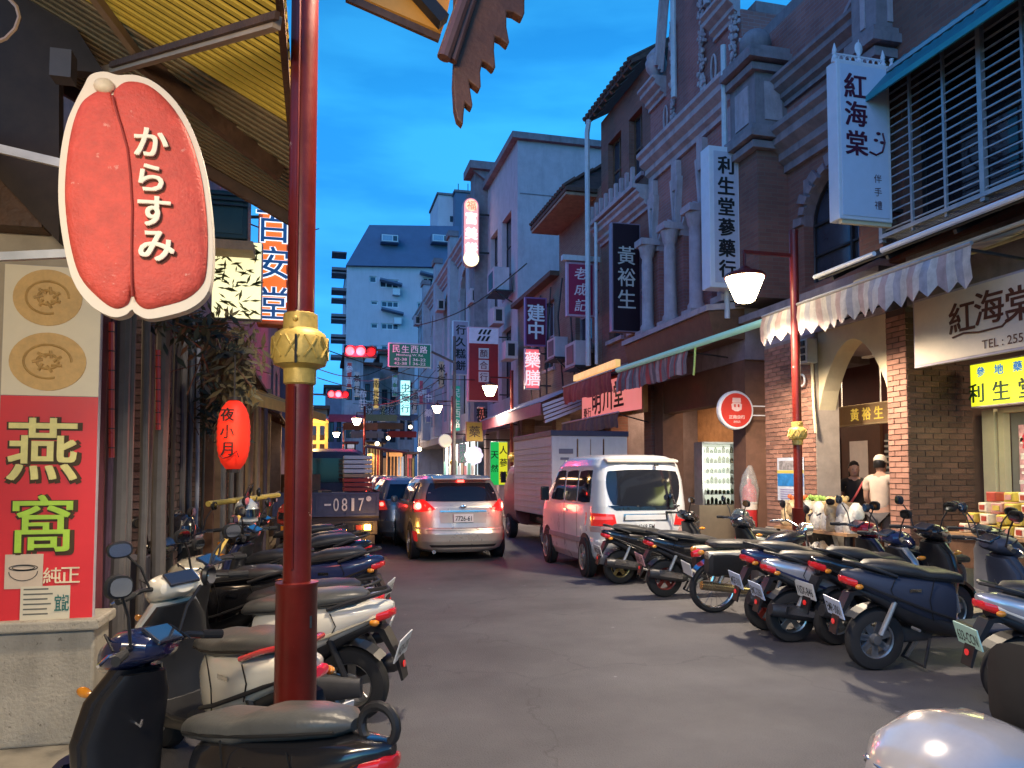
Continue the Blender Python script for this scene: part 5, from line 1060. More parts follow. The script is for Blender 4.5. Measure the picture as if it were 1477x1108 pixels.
for k in range(85):
    x, z = rr.uniform(r_[0] + .03, r_[1] - .03), rr.uniform(r_[2] + .03, r_[3] - .03); a = rr.uniform(-.9, .4) + (1.2 if rr.random() < .3 else 0); L = rr.uniform(.03, .07); w = L * .22
    dx, dz = math.cos(a), math.sin(a); mb.prism([(dx * L, dz * L), (-dz * w, dx * w), (-dx * L, -dz * L), (dz * w, -dx * w)], (x, 8.185, z), (1, 0, 0), (0, 0, 1), (0, .004, 0))
mb.build('leaf_print', mat('olive_print', (.13, .12, .02), .6, 0, .4, 5), t_, world=True)
# lantern
lp = aD(337, 628, 6.6); t_ = thing('paper_lantern', 'long red paper lantern with black characters hanging by the left arcade', 'lantern', lp)
prof = []
for k in range(25):
    t = k / 24; z = -.31 + .62 * t; r_ = .135 * (max(0.02, 1 - (abs(2 * t - 1)) ** 2.6)) ** .5; prof.append((r_ + (.004 if k % 2 else 0), z))
MB().lathe(prof, lp, 20).build('paper', mat('lantern_paper', (.70, .03, .012), .6, 0, .1, 5, emit=(1, .03, .012), es=.36), t_, world=True, smooth=True)
for z in (-.32, .30): MB().lathe([(.055, 0), (.055, .03)], lp + Vector((0, 0, z)), 12).build('ring', M_ink, t_, world=True)
mb = MB(); u_ = Vector((.96, -.26, 0)); n_ = u_.cross(Vector((0, 0, 1)))
for k, ch in enumerate('夜小月'): put(mb, ch, lp + n_ * .142 + Vector((0, 0, .17 - k * .145)), .11, u_, bold=.03, depth=.003)
raw(mb, 'lettering', M_ink, t_, True)
mb = MB(); mb.tube([lp + n_ * .135 + u_ * x + Vector((0, 0, z)) for x, z in ((-.07, -.17), (-.03, -.20), (.03, -.18), (.08, -.14), (.10, -.19))], .006, 5); mb.build('fish_drawing', mat('maroon_drawing', (.15, .01, .01), .5), t_, world=True)
MB().tube([lp + Vector((0, 0, .33)), lp + Vector((0, 0, .7))], .008, 5).build('hanger', M_dark, t_, world=True)
pt_light('lantern_glow', lp + Vector((.0, -.3, 0)), 3, (1, .2, .08), .1)
# trailing plants under the roe sign
def foliage(name, label, c, rx, ry, rz, n, m, L=.09, seed=1, stems=14, group='plants hanging in the left arcade'):
    t = thing(name, label, 'plant', c, 0, group); rr = random.Random(seed); mb = MB(); st = MB(); C0 = Vector(c)
    for k in range(n):
        d = Vector((rr.gauss(0, .5), rr.gauss(0, .5), rr.gauss(0, .5))); p = C0 + Vector((d.x * rx, d.y * ry, d.z * rz)); a = Vector((rr.gauss(0, 1), rr.gauss(0, 1), rr.gauss(-.6, 1))).normalized(); b = a.orthogonal().normalized()
        l_ = L * rr.uniform(.6, 1.5); w = l_ * .16; mb.add([p, p + a * l_ * .5 + b * w, p + a * l_, p + a * l_ * .5 - b * w], [(0, 1, 2, 3)])
    for k in range(stems):
        a = C0 + Vector((rr.gauss(0, .4) * rx, rr.gauss(0, .4) * ry, rz * .6)); st.tube([a, C0 + Vector((rr.gauss(0, .7) * rx, rr.gauss(0, .7) * ry, 0)), C0 + Vector((rr.gauss(0, .9) * rx, rr.gauss(0, .6) * ry, -rz * rr.random()))], .006, 4)
    mb.build('foliage', m, t, world=True); st.build('stem', M_wood, t, world=True); return t
M_leafd = mat('dark_leaf', (.035, .04, .02), .6, 0, .4, 9); M_leafb = mat('dry_leaf', (.12, .10, .05), .6, 0, .4, 9)
foliage('hanging_plant', 'dark hanging plant with long drooping leaves right under the roe shaped sign', aD(285, 475, 6.2), .24, .3, .16, 240, M_leafd, .11, 1)
foliage('hanging_plant', 'tan drooping dried leaves hanging above the red lantern', aD(338, 520, 7.0), .22, .25, .40, 420, M_leafb, .13, 2)
foliage('hanging_plant', 'thin dark twigs hanging between the brick pillar and the lantern', aD(310, 570, 8.0), .2, .2, .5, 260, M_leafd, .12, 3)
# yellow cloth awning far left, and yellow stall frame
t_ = thing('cloth_awning', 'plain yellow cloth awning over the stall behind the lantern', 'awning', (-.9, 12, 3), 0, 'small awnings on the left')
c = [aD(345, 562, 9), aD(470, 598, 16), aD(470, 608, 16), aD(345, 580, 9), aD(350, 552, 9.3), aD(440, 588, 16.8)]
for k in range(5):
    t = k / 5; e = (k + 1) / 5; q = lambda i, j, s: c[i].lerp(c[j], s)
    MB().add([q(4, 0, t), q(4, 0, e), q(5, 1, e), q(5, 1, t)], [(0, 1, 2, 3)]).build('cloth_strip', mat('cloth_yellow', (.60, .42, .12), .8, 0, .15, 8, dirt=.2) if k % 2 == 0 else mat('cloth_tan', (.40, .27, .08), .8, 0, .15, 8), t_, world=True)
MB().add([c[0], c[1], c[2], c[3]], [(0, 1, 2, 3)]).build('valance', _mats['cloth_yellow'], t_, world=True)
t_ = thing('market_stall', 'yellow lit timber stall frame with shelves right of the near lamp post', 'stall', aD(452, 700, 19))
M_yf = mat('yellow_frame', (.50, .33, .10), .6, 0, .2, 6)
for px in (436, 444, 458, 470): p = aD(px, 690, 19); MB().beam((p.x, p.y, 0), (p.x, p.y, aD(px, 612, 19).z), .08).build('post', M_yf, t_, world=True)
for q in (612, 638, 662): MB().beam(aD(432, q, 19), aD(471, q, 19), .07, .09).build('rail', M_yf, t_, world=True)
MB().add([aD(428, 592, 18.6), aD(448, 594, 18.6), aD(474, 607, 18.6), aD(474, 611, 18.6), aD(428, 608, 18.6), aD(428, 590, 20), aD(448, 592, 20), aD(474, 605, 20)], [(0, 1, 2, 3, 4), (0, 1, 6, 5), (1, 2, 7, 6)]).build('roof', M_yf, t_, world=True)
box('back_panel', mat('stall_dark', (.10, .06, .05), .8, 0, .4, 2), t_, aD(432, 660, 20).x, aD(470, 660, 20).x, aD(452, 660, 20).y, aD(452, 660, 20).y + .1, 0, 2.6)
pt_light('stall_lamp', aD(450, 618, 18.7) - Vector((0, .3, .1)), 30, (1, .65, .25), .1)
# ---- left far houses
for i, (y0, y1, x_, h_, c_) in enumerate(((30.2, 38, -1.9, 8, (.2, .17, .17)), (38.2, 50, -1.6, 7.0, (.16, .15, .2)))):
    b_ = building('left_far_house', ['dark left house beyond the arcade, mostly hidden by the near lamp post', 'low dark left house under the hill'][i], 'old shop houses along the street', (x_, y0, 0))
    wall('wall', mat('left_render_%d' % i, c_, .8, 0, .2, 2, dirt=.3), b_, -1, x_, .3, y0, y1, 0, h_, [(y0 + 1, y0 + 2.4, 4.2, 6.0), (y0 + 4, y0 + 5.6, 4.2, 6.0)])
    for k in (1, 4): window(b_, -1, x_, y0 + k, y0 + k + 1.4, 4.2, 6.0)
    wallY('side_wall', _mats['left_render_%d' % i], b_, y0 + .01, .3, -8, x_ - .3, 0, h_); box('roof', M_tile, b_, -8, x_ + .3, y0, y1, h_, h_ + .2)
# canopies on the left side above the pavement (dark slopes)
for k, (y0, z, lab) in enumerate(((9.5, 3.15, 'dark sloping sheet canopy behind the roe shaped sign'), (15.0, 3.1, 'second dark sheet canopy further along the left arcade'))):
    t_ = thing('sheet_canopy', lab, 'canopy', (-1.3, y0, z), 0, 'dark canopies on the left')
    MB().prism([(-.75, z - .35), (-1.85, z + .15), (-1.85, z + .10), (-.75, z - .39)], (0, y0, 0), (1, 0, 0), (0, 0, 1), (0, 4.2, 0)).build('sheet', M_tile, t_, world=True)
    for q in range(5): MB().beam((-.78, y0 + .1 + q, z - .42), (-1.85, y0 + .1 + q, z + .05), .03, .04).build('rafter', M_wood, t_, world=True)
# overhead wires
for k, (pa, pb) in enumerate((((458, 500, 24), (700, 548, 30)), ((458, 532, 26), (560, 528, 30)), ((458, 545, 26), (620, 560, 34)), ((600, 470, 26), (760, 380, 22)), ((300, 290, 14), (460, 330, 22)))):
    A_, B_ = aD(*pa), aD(*pb); t_ = thing('overhead_wire', 'thin dark wire sagging ' + ['from the near post to the second street lamp', 'between near post and traffic light', 'low above the far stalls', 'in front of the pale block', 'between the orange lightbox and the green board'][k], 'wire', A_, 0, 'overhead wires')
    MB().tube([A_.lerp(B_, i / 10) - Vector((0, 0, .35 * math.sin(math.pi * i / 10))) for i in range(11)], .018, 4).build('wire', M_dark, t_, world=True)
# ================================================================== AWNINGS, SIGNS AND SHOPS FURTHER DOWN THE RIGHT SIDE
awning('plain red cloth awning below the crimson sign', 6.3, 16.1, 19.6, 3.9, .45, 7.15, 4.2, [Cp, mat('awning_red2', (.46, .10, .07), .85, 0, .25, 8)], .3, .02, fold=.02)
t_ = side_sign('pink_fascia', 'large pink lit fascia sign with a timber frame and black brush characters', 6.85, 15.6, 19.7, 2.95, 3.95, .12, mat('pink_glow', (.75, .22, .22), .45, 0, .2, 1.5, emit=(1, .28, .26), es=.6), mat('timber_frame', (.40, .18, .07), .5, 0, .2), .07)
mb = MB()
for k, ch in enumerate('明川堂'): put(mb, ch, (6.842, 18.5 - k * .75, 3.42 + .04 * k), .62, U, V, bold=.03, depth=.004)
for k, ch in enumerate('藥行'): put(mb, ch, (6.842, 19.35 - k * .3, 3.2), .26, U, V, bold=.02, depth=.004)
raw(mb, 'lettering', mat('maroon_black', (.05, .005, .01), .5), t_, True)
t_ = thing('neon_strip', 'glowing yellow strip light along the fascia above the red awning', 'light strip', (6.5, 17.5, 4.05)); MB().beam((6.55, 16.3, 4.12), (6.55, 19.3, 4.12), .12, .16).build('strip', mat('gold_glow', (.8, .5, .2), .4, 0, .7, 1.2, emit=(1, .6, .2), es=.7), t_, world=True)
awning('grey brown awning under the pink fascia', 6.4, 15.9, 20.0, 2.95, .3, 7.15, 3.1, [mat('awning_brown', (.16, .10, .09), .85, 0, .25, 8), mat('awning_brown2', (.22, .13, .09), .85, 0, .25, 8)], .3, .03)
# grey sloped awning with white corrugated side
t_ = thing('sheet_awning', 'long pale corrugated sheet awning with a dusky pink valance behind the box truck', 'awning', (6.5, 23, 3.6))
mb = MB(); ra, rb = [], []
for i in range(60): y = 20.2 + (28.5 - 20.2) * i / 59; dz = .035 * (i % 2); ra.append((5.85, y, 3.55 + dz)); rb.append((7.2, y, 4.15 + dz))
mb.rings([ra, rb], cap=False, closed=False).build('sheet', mat('pale_sheet', (.42, .42, .46), .5, .2, .15, dirt=.3), t_, world=True)
for q in range(5): MB().prism([(5.9 + q * .02, 3.5 - q * .11), (7.2, 3.98 - q * .11), (7.2, 3.90 - q * .11), (5.9 + q * .02, 3.42 - q * .11)], (0, 20.2, 0), (1, 0, 0), (0, 0, 1), (0, .05, 0)).build('side_slat', M_signw, t_, world=True)
box('valance', mat('valance_pink', (.35, .12, .15), .7, 0, .15), t_, 5.83, 5.86, 20.2, 28.5, 3.2, 3.54)
awning('small dark awning at the pale block', 6.2, 28.8, 34, 3.3, .25, 7.0, 3.7, [mat('awning_slate', (.12, .12, .16), .85, 0, .25, 8)], .4, .03)
# added ceiling lights that brighten the right arcades
for (x, y, p_, c_) in ((8.6, 10.0, 42, (1, .74, .46)), (8.5, 6.2, 24, (1, .84, .55)), (8.5, 14.3, 20, (1, .7, .5)), (8.4, 17.6, 35, (1, .62, .38)), (8.6, 23, 70, (1, .7, .45)), (8.4, 30, 60, (1, .8, .6))):
    area('added_arcade_light', (x, y, 3.45), p_, .5, 1.6, c_)
for i, (x, y) in enumerate(((8.6, 10.0), (8.5, 6.2), (8.5, 14.3))):
    t_ = thing('added_tube_light', 'added ceiling tube light in the ' + ['arched bay', 'rightmost bay', 'bay with the display cabinet'][i], 'ceiling light', (x, y, 3.47)); box('tube', M_signw, t_, x - .06, x + .06, y - .7, y + .7, 3.47, 3.5)  # added tubes at those lights
# round red sign on pillar
p = aY(1060, 592, 11.85); t_ = thing('round_sign', 'round red sign with white rim and rabbit like emblem beside the brick pillar', 'sign', p)
MB().lathe([(.001, -.05), (.32, -.05), (.335, -.03), (.335, .03), (.001, .05)], p, 36, 'y').build('drum', M_signw, t_, world=True, smooth=True)
MB().lathe([(.001, -.058), (.29, -.058), (.292, -.051), (.001, -.0505)], p, 36, 'y').build('face', mat('round_red', (.45, .035, .025), .4, 0, .1, emit=(1, .08, .05), es=.15), t_, world=True)
mb = MB(); q = p + Vector((0, -.062, .08))
mb.prism([(-.085, .05), (-.075, .13), (.075, .13), (.085, .05)], q, (1, 0, 0), (0, 0, 1), (0, .004, 0)); mb.prism([(-.09, -.07), (-.1, .02), (-.06, .045), (.06, .045), (.1, .02), (.09, -.07), (.03, -.1), (-.03, -.1)], q, (1, 0, 0), (0, 0, 1), (0, .004, 0))
mb.build('emblem', mat('rose_white', (.80, .55, .50), .5), t_, world=True)
mb = MB(); mb.box(-.05 + q.x, -.02 + q.x, q.y - .004, q.y - .001, q.z - .03, q.z + .02); mb.box(.02 + q.x, .05 + q.x, q.y - .004, q.y - .001, q.z - .03, q.z + .02); mb.build('emblem_detail', _mats['round_red'], t_, world=True)
mb = MB(); put(mb, '正南良行', p + Vector((0, -.062, -.12)), .065, w=.3, bold=.03, depth=.004); put(mb, '迪化店', p + Vector((0, -.062, -.20)), .04, w=.13, bold=.02, depth=.004); raw(mb, 'lettering', _mats['rose_white'], t_, True)
for z in (-.08, .08): MB().beam(p + Vector((.3, 0, z)), p + Vector((.62, 0, z)), .02).build('bracket', M_signw, t_, world=True)
# display cabinet
Yc = 14.4; a, b = aY(1014, 640, Yc), aY(1068, 728, Yc); t_ = thing('display_cabinet', 'brightly lit glass display cabinet full of jars in the dark arcade', 'cabinet', ((a.x + b.x) / 2, Yc, .12))
box('back', mat('cabinet_glow', (.8, .85, .7), .5, 0, .5, 6, emit=(.95, 1, .8), es=.7), t_, a.x, b.x, Yc + .35, Yc + .37, b.z, a.z)
box('base', mat('cabinet_base', (.25, .2, .14), .5), t_, a.x - .1, b.x - .1, Yc, Yc + .4, .12, b.z)
for x in (a.x, b.x): box('frame', M_steel, t_, x - .02, x + .02, Yc, Yc + .36, b.z, a.z + .03)
box('top', M_steel, t_, a.x, b.x, Yc, Yc + .36, a.z, a.z + .04)
box('glass', mat('clear_pane', (1, 1, 1), .03, 0, 0, trans=1.0), t_, a.x + .02, b.x - .02, Yc, Yc + .008, b.z, a.z)
rr = random.Random(5)
for s_ in range(6):
    z = b.z + (a.z - b.z) * s_ / 6; box('shelf', M_steel, t_, a.x + .02, b.x - .02, Yc + .02, Yc + .33, z, z + .015)
    for k in range(8):
        x = a.x + .07 + k * (b.x - a.x - .1) / 8; h = rr.uniform(.07, .15); cc = rr.choice([(.5, .45, .1), (.15, .3, .12), (.6, .55, .4), (.3, .2, .1), (.1, .3, .3), (.7, .65, .55)])
        MB().lathe([(.03, 0), (.035, .01), (.035, h * .75), (.02, h * .85), (.02, h), (.001, h)], (x, Yc + .12, z + .016), 8).build('jar', mat('jar_%d' % int(cc[0] * 100 + cc[1] * 10), cc, .3), t_, world=True, smooth=True)
area('added_cabinet_light', (a.x + .4, Yc - .25, 1.7), 8, .7, .9, (.95, 1, .8), (R(90), 0, 0))  # added in front of the glass to light the jars
# extinguisher
p = Vector((7.27, 12.05, .12)); t_ = thing('gas_cylinder', 'red cylinder partly covered by a clear plastic bag left of the brick pillar', 'cylinder', p)
MB().lathe([(.12, .5), (.13, .53), (.13, 1.15), (.1, 1.25), (.04, 1.3), (.04, 1.38), (.001, 1.4)], p, 16).build('body', mat('cyl_red', (.5, .03, .03), .35), t_, world=True, smooth=True)
MB().lathe([(.132, .85), (.134, .86), (.134, .98), (.132, .99)], p, 16).build('label_band', mat('band_cream', (.7, .6, .5), .5), t_, world=True)
box('stand', M_dark, t_, p.x - .14, p.x + .14, p.y - .14, p.y + .14, .12, .615)
MB().loft([(.95, 0, 0, .15, .14, 2), (1.2, 0, 0, .17, .15, 2.4), (1.45, .0, 0, .12, .1, 2), (1.62, .02, 0, .04, .03, 2)], 12, 'z').xf(Matrix.Translation((p.x, p.y, .12))).build('plastic_bag', mat('clear_plastic', (.6, .62, .62), .25, 0, .2, 9, alpha=.35), t_, world=True, smooth=True)
# posters on pillar
Pz = 1.18; t_ = thing('poster', 'blue and white paper poster taped on the brick pillar behind the lamp post', 'poster', (7.17, 10.7, 1.5))
box('paper', mat('poster_paper', (.58, .62, .70), .6, 0, .08), t_, 7.168, 7.173, 10.33, 11.03, 1.17, 1.85)
box('photo', mat('poster_grey_photo', (.30, .28, .28), .6, 0, .7, 12), t_, 7.164, 7.167, 10.4, 10.98, 1.66, 1.80); box('yellow_band', mat('yellow_print', (.6, .5, .12), .6), t_, 7.164, 7.167, 10.33, 11.03, 1.60, 1.65); box('blue_band', mat('blue_print', (.03, .22, .55), .6, 0, .3, 8), t_, 7.164, 7.167, 10.34, 11.02, 1.40, 1.6)
mb = MB()
for k in range(5): mb.box(7.163, 7.167, 10.4 + .03 * (k % 2), 10.95, 1.2 + k * .035, 1.212 + k * .035)
mb.build('print_lines', mat('violet_print', (.3, .25, .45), .6), t_, world=True)
# ---- goods table with bags of herbs under the arch
t_ = thing('goods_table', 'low goods table under the brick arch', 'table', (7.0, 9.2, .12)); box('top', M_woodL, t_, 6.62, 7.15, 8.65, 10.3, .78, .82)
for x in (6.66, 7.1):
    for y in (8.7, 10.25): box('leg', M_dark, t_, x - .02, x + .02, y - .02, y + .02, .12, .78)
bagm = [mat('bag_white', (.55, .52, .46), .4, 0, .35, 14, .4, 40), mat('bag_grey', (.40, .38, .35), .35, 0, .4, 14, .4, 40), mat('bag_tan', (.42, .30, .16), .45, 0, .4, 14, .4, 40)]
k_ = 0
for row, (z0, n, x0) in enumerate(((.12, 9, 6.5), (.40, 9, 6.56), (.82, 9, 6.75), (1.0, 6, 6.8))):
    for k in range(n):
        y = 8.7 + k * 1.6 / n + random.uniform(-.03, .03); x = x0 + random.uniform(-.03, .03)
        t = thing('herb_bag', ['white plastic bag', 'grey plastic bag', 'tan bag of herbs'][k_ % 3] + ', %s row under the arch, %s' % (['bottom', 'second', 'table top', 'topmost'][row], ['nearest the right pillar', 'next from the right pillar', 'third from the right pillar', 'fourth from the right pillar', 'middle of the row', 'sixth from the right pillar', 'seventh from the right pillar', 'beside the lamp post', 'behind the lamp post'][k]), 'bag', (x, y, z0), random.uniform(-25, 25), 'bags of dried goods')
        h = random.uniform(.2, .28) if row < 3 else .2
        MB().loft([(0, 0, 0, .07, .075, 3), (.04, 0, 0, .085, .09, 3), (h * .6, .01, 0, .085, .085, 2.6), (h * .82, 0, .01, .075, .06, 2.4), (h, .0, .01, .05, .012, 2.4), (h * 1.06, .0, .01, .048, .006, 2.4)], 14, 'z').jit(.006).build('sack', bagm[k_ % 3], t, smooth=True)
        k_ += 1
for i, (y, x, c1, lab) in enumerate(((10.1, 6.95, (.55, .12, .03), 'orange red fruit crate on the table beside the lamp post'), (9.75, 7.0, (.25, .40, .08), 'crate with green vegetables on the goods table'), (9.3, 7.0, (.62, .45, .18), 'pale cardboard tray on the goods table'))):
    t = thing('goods_crate', lab, 'crate', (x, y, 1.02), 0, 'crates on the goods table'); box('tray', [_mats['cream_paint'], _mats['cream_paint'], mat('card', (.55, .36, .16), .8)][i], t, x - .15, x + .1, y - .18, y + .18, 1.06, 1.2)
    mb = MB()
    for q in range(22): mb.sphere((x + random.uniform(-.12, .08), y + random.uniform(-.15, .15), 1.21 + random.random() * .05), .035, n=7, m=5)
    mb.build('produce', mat('produce_%d' % i, c1, .6, 0, .3, 9), t, world=True, smooth=True, kind='stuff')
# ---- goods on the right edge stall
t_ = thing('stall_counter', 'brown stall counter heaped with yellow packets at the right edge', 'stall', (7.7, 6.6, .12)); box('counter', M_wood, t_, 7.35, 8.2, 5.2, 7.75, .5, .86); box('counter_top', M_woodL, t_, 7.3, 8.22, 5.15, 7.78, .863, .9)
rr = random.Random(9); pk = [mat('pack_yellow', (.55, .40, .07), .5, 0, .25, 12), mat('pack_cream', (.66, .55, .40), .5, 0, .25, 12), mat('pack_pink', (.48, .24, .20), .5, 0, .25, 12), mat('pack_red', (.34, .05, .03), .5, 0, .2, 12)]
k_ = 0
for lay in range(4):
    for i in range(10 - lay):
        for j_ in range(2):
            if lay == 3 and j_: continue
            y = 7.6 - i * .2 - lay * .08 + rr.uniform(-.03, .03); x = 7.5 + j_ * .32 + lay * .06; z = .9 + lay * .125; w = .15
            m_i = rr.choice([0, 0, 1, 1, 2, 3])
            t = thing('food_packet', '%s packet, %s row of the stall heap, %s from the pillar, %s side' % (['yellow', 'yellow', 'yellow', 'cream', 'cream', 'pink', 'red'][0] if m_i == 0 else ['yellow', 'cream', 'pink', 'red'][m_i], ['bottom', 'second', 'third', 'top'][lay], ['first', 'second', 'third', 'fourth', 'fifth', 'sixth', 'seventh', 'eighth', 'ninth', 'tenth'][i], ['street', 'shop'][j_]), 'packet', (x, y, z), rr.uniform(-12, 12), 'packets heaped on the right stall')
            MB().cbox((0, 0, .055), .2, rr.uniform(.11, .15), .108).jit(.006).build('pouch', pk[m_i], t, bev=.012)
            if m_i < 3: MB().cbox((-.104, 0, .055), .012, .075, .055).build('label', pk[(m_i + 2) % 4], t)
p = Vector((6.95, 5.55, 0.12)); t_ = thing('plastic_stool', 'pink plastic stool with a moulded seat behind the scooter handlebars', 'stool', p)
MB().loft([(.0, 0, 0, .2, .2, 6), (.02, 0, 0, .2, .2, 6), (.55, 0, 0, .17, .17, 6), (.60, 0, 0, .165, .165, 6)], 20, 'z').xf(Matrix.Translation(p)).build('body', mat('pink_plastic', (.75, .25, .25), .4, 0, .05), t_, world=True, smooth=True)
MB().lathe([(.09, .605), (.11, .62), (.13, .605)], p, 20).build('seat_ring', _mats['pink_plastic'], t_, world=True, smooth=True)
# ================================================================== VEHICLES
def lerp_tab(tab, z):
    if z <= tab[0][0]: return tab[0][1:]
    for a, b in zip(tab, tab[1:]):
        if z <= b[0]:
            t = (z - a[0]) / (b[0] - a[0]); return tuple(p + (q - p) * t for p, q in zip(a[1:], b[1:]))
    return tab[-1][1:]
class Car:
    """body built of horizontal slices: (z, x_rear, x_front, half width, exponent); local +x is forward, x=0 the rear bumper"""
    def __init__(s, slices): s.t = slices
    def body(s, n=64, m=40):
        z0, z1 = s.t[0][0], s.t[-1][0]; rg = []; zs = sorted({round(z0 + (z1 - z0) * i / m, 4) for i in range(m + 1)} | {q[0] for q in s.t})
        for z in zs:
            xr, xf, hw, e = lerp_tab(s.t, z); c, h = (xr + xf) / 2, (xf - xr) / 2; g = []
            for k in range(n):
                q = 2 * math.pi * k / n; cc, ss = math.cos(q), math.sin(q)
                g.append((c + h * math.copysign(abs(cc) ** (2 / e), cc), hw * math.copysign(abs(ss) ** (2 / e), ss), z))
            rg.append(g)
        return MB().rings(rg)
    def rear(s, y, z, off=0.):
        xr, xf, hw, e = lerp_tab(s.t, z); c, h = (xr + xf) / 2, (xf - xr) / 2; u = min(1, abs(y / hw)); return (c - h * (1 - u ** e) ** (1 / e) - off, y, z)
    def side(s, x, z, sg, off=0.):
        xr, xf, hw, e = lerp_tab(s.t, z); c, h = (xr + xf) / 2, (xf - xr) / 2; u = min(1, abs((x - c) / h)); return (x, sg * (hw * (1 - u ** e) ** (1 / e) + off), z)
    def patch(s, name, m, par, quad, on='rear', off=.008, sg=1, nu=12, nv=6, rnd=0.):
        """quad: 4 corners (a,z) going round; a = y on the rear, x on a side"""
        mb = MB(); th = .03
        def P(u, v, o):
            a = (quad[0][0] * (1 - u) + quad[1][0] * u) * (1 - v) + (quad[3][0] * (1 - u) + quad[2][0] * u) * v
            z = (quad[0][1] * (1 - u) + quad[1][1] * u) * (1 - v) + (quad[3][1] * (1 - u) + quad[2][1] * u) * v
            return s.rear(a, z, o) if on == 'rear' else s.side(a, z, sg, o)
        def rr(u, v):
            if not rnd: return u, v
            U, V = 2 * u - 1, 2 * v - 1; k = 1 - rnd * (U * U * V * V); return (U * k + 1) / 2, (V * k + 1) / 2
        f = [P(*rr(i / nu, j / nv), off) for j in range(nv + 1) for i in range(nu + 1)]; b = [P(*rr(i / nu, j / nv), -.03) for j in range(nv + 1) for i in range(nu + 1)]
        o = len(f); mb.v = [Vector(p) for p in f + b]; w = nu + 1
        for j in range(nv):
            for i in range(nu): a = j * w + i; mb.f.append((a, a + 1, a + w + 1, a + w))
        ed = [i for i in range(nu)] + [j * w + nu for j in range(nv)] + [nv * w + i for i in range(nu, 0, -1)] + [j * w for j in range(nv, 0, -1)]
        for i in range(len(ed)): a, c = ed[i], ed[(i + 1) % len(ed)]; mb.f.append((a, c, c + o, a + o))
        return mb.build(name, m, par, smooth=True)
def wheel(parent, x, y, r_, w, rimm=M_alu, spokes=5, sg=1, name='wheel'):
    t = MB().lathe([(r_ * .62, -w / 2), (r_ * .8, -w / 2), (r_ * .95, -w * .46), (r_, -w * .3), (r_, w * .3), (r_ * .95, w * .46), (r_ * .8, w / 2), (r_ * .62, w / 2), (r_ * .60, 0)], (x, y, r_), 28, 'y', True).build(name, M_rubber, parent, smooth=True)
    yo = y + sg * w * .38; rim = MB().lathe([(r_ * .64, -.03), (r_ * .64, .03), (r_ * .58, .02), (r_ * .57, -.03)], (x, yo, r_), 24, 'y', True)
    for k in range(spokes):
        a = 2 * math.pi * k / spokes; rim.beam((x + .04 * math.cos(a), yo, r_ + .04 * math.sin(a)), (x + r_ * .6 * math.cos(a), yo, r_ + r_ * .6 * math.sin(a)), .05, .03, up=(0, 1, 0))
    rim.lathe([(.001, .03), (.05, .03), (.05, -.02)], (x, yo, r_), 12, 'y').build('rim', rimm, t, smooth=True)
    MB().lathe([(.001, 0), (r_ * .56, 0)], (x, yo - sg * .05, r_), 16, 'y').build('brake_disc', M_dark, t)
    return t
M_silver = mat('silver_beige_paint', (.50, .47, .41), .30, .55, .04, 3, coat=.7); M_vanw = mat('white_van_paint', (.62, .63, .64), .30, .05, .04, 3, coat=.6, dirt=.08)
M_lampR = mat('tail_lamp_red', (.55, .01, .012), .15, 0, 0, coat=1, emit=(1, .05, .04), es=.35); M_lampL = mat('tail_lamp_lit', (1, .3, .2), .2, 0, 0, emit=(1, .035, .025), es=9); M_lampC = mat('tail_lamp_core', (1, .8, .5), .2, 0, 0, emit=(1, .50, .20), es=12)
M_plate = mat('number_plate', (.62, .64, .64), .45, 0, .04); M_amber = mat('amber_lens', (.7, .25, .02), .2, 0, 0, coat=1)
def plate_on(parent, x, z, txt, w=.38, h=.16, y=0., m=None, tm=None, bold=.01):
    pl = MB().cbox((x, y, z), .012, w, h).build('number_plate', m or M_plate, parent, bev=.003)
    mb = MB(); put(mb, txt, (x - .007, y, z - h * .04), h * .58, (0, -1, 0), (0, 0, 1), w=w * .84, bold=bold, depth=.003); raw(mb, 'plate_digits', tm or M_ink, pl); return pl
# ---- silver wagon
def place_car(name, label, cat, px, py, heading_deg=90., y_off=0.):
    p = aZ(px, py); return thing(name, label, cat, (p.x, p.y, 0), heading_deg)
wg = place_car('station_wagon', 'beige silver station wagon braking in the middle of the street', 'car', 669, 811, 90.5)
W1 = Car([(.17, .12, 4.4, .78, 4), (.24, .03, 4.5, .85, 5), (.38, -.02, 4.55, .875, 6), (.52, -.03, 4.55, .885, 6), (.60, .0, 4.53, .885, 6), (.62, .04, 4.5, .885, 6), (.80, .06, 4.42, .885, 6), (.98, .07, 4.25, .875, 6), (1.03, .09, 3.75, .865, 6),
          (1.08, .11, 3.45, .85, 6), (1.25, .20, 3.1, .79, 6), (1.42, .31, 2.85, .71, 5.5), (1.50, .38, 2.6, .66, 5), (1.545, .50, 2.45, .60, 4.5), (1.575, .8, 2.1, .5, 4)])
W1.body().build('body', M_silver, wg, smooth=True)
W1.patch('rear_window', M_glass, wg, [(-.70, 1.09), (.70, 1.09), (.58, 1.43), (-.58, 1.43)], rnd=.04)
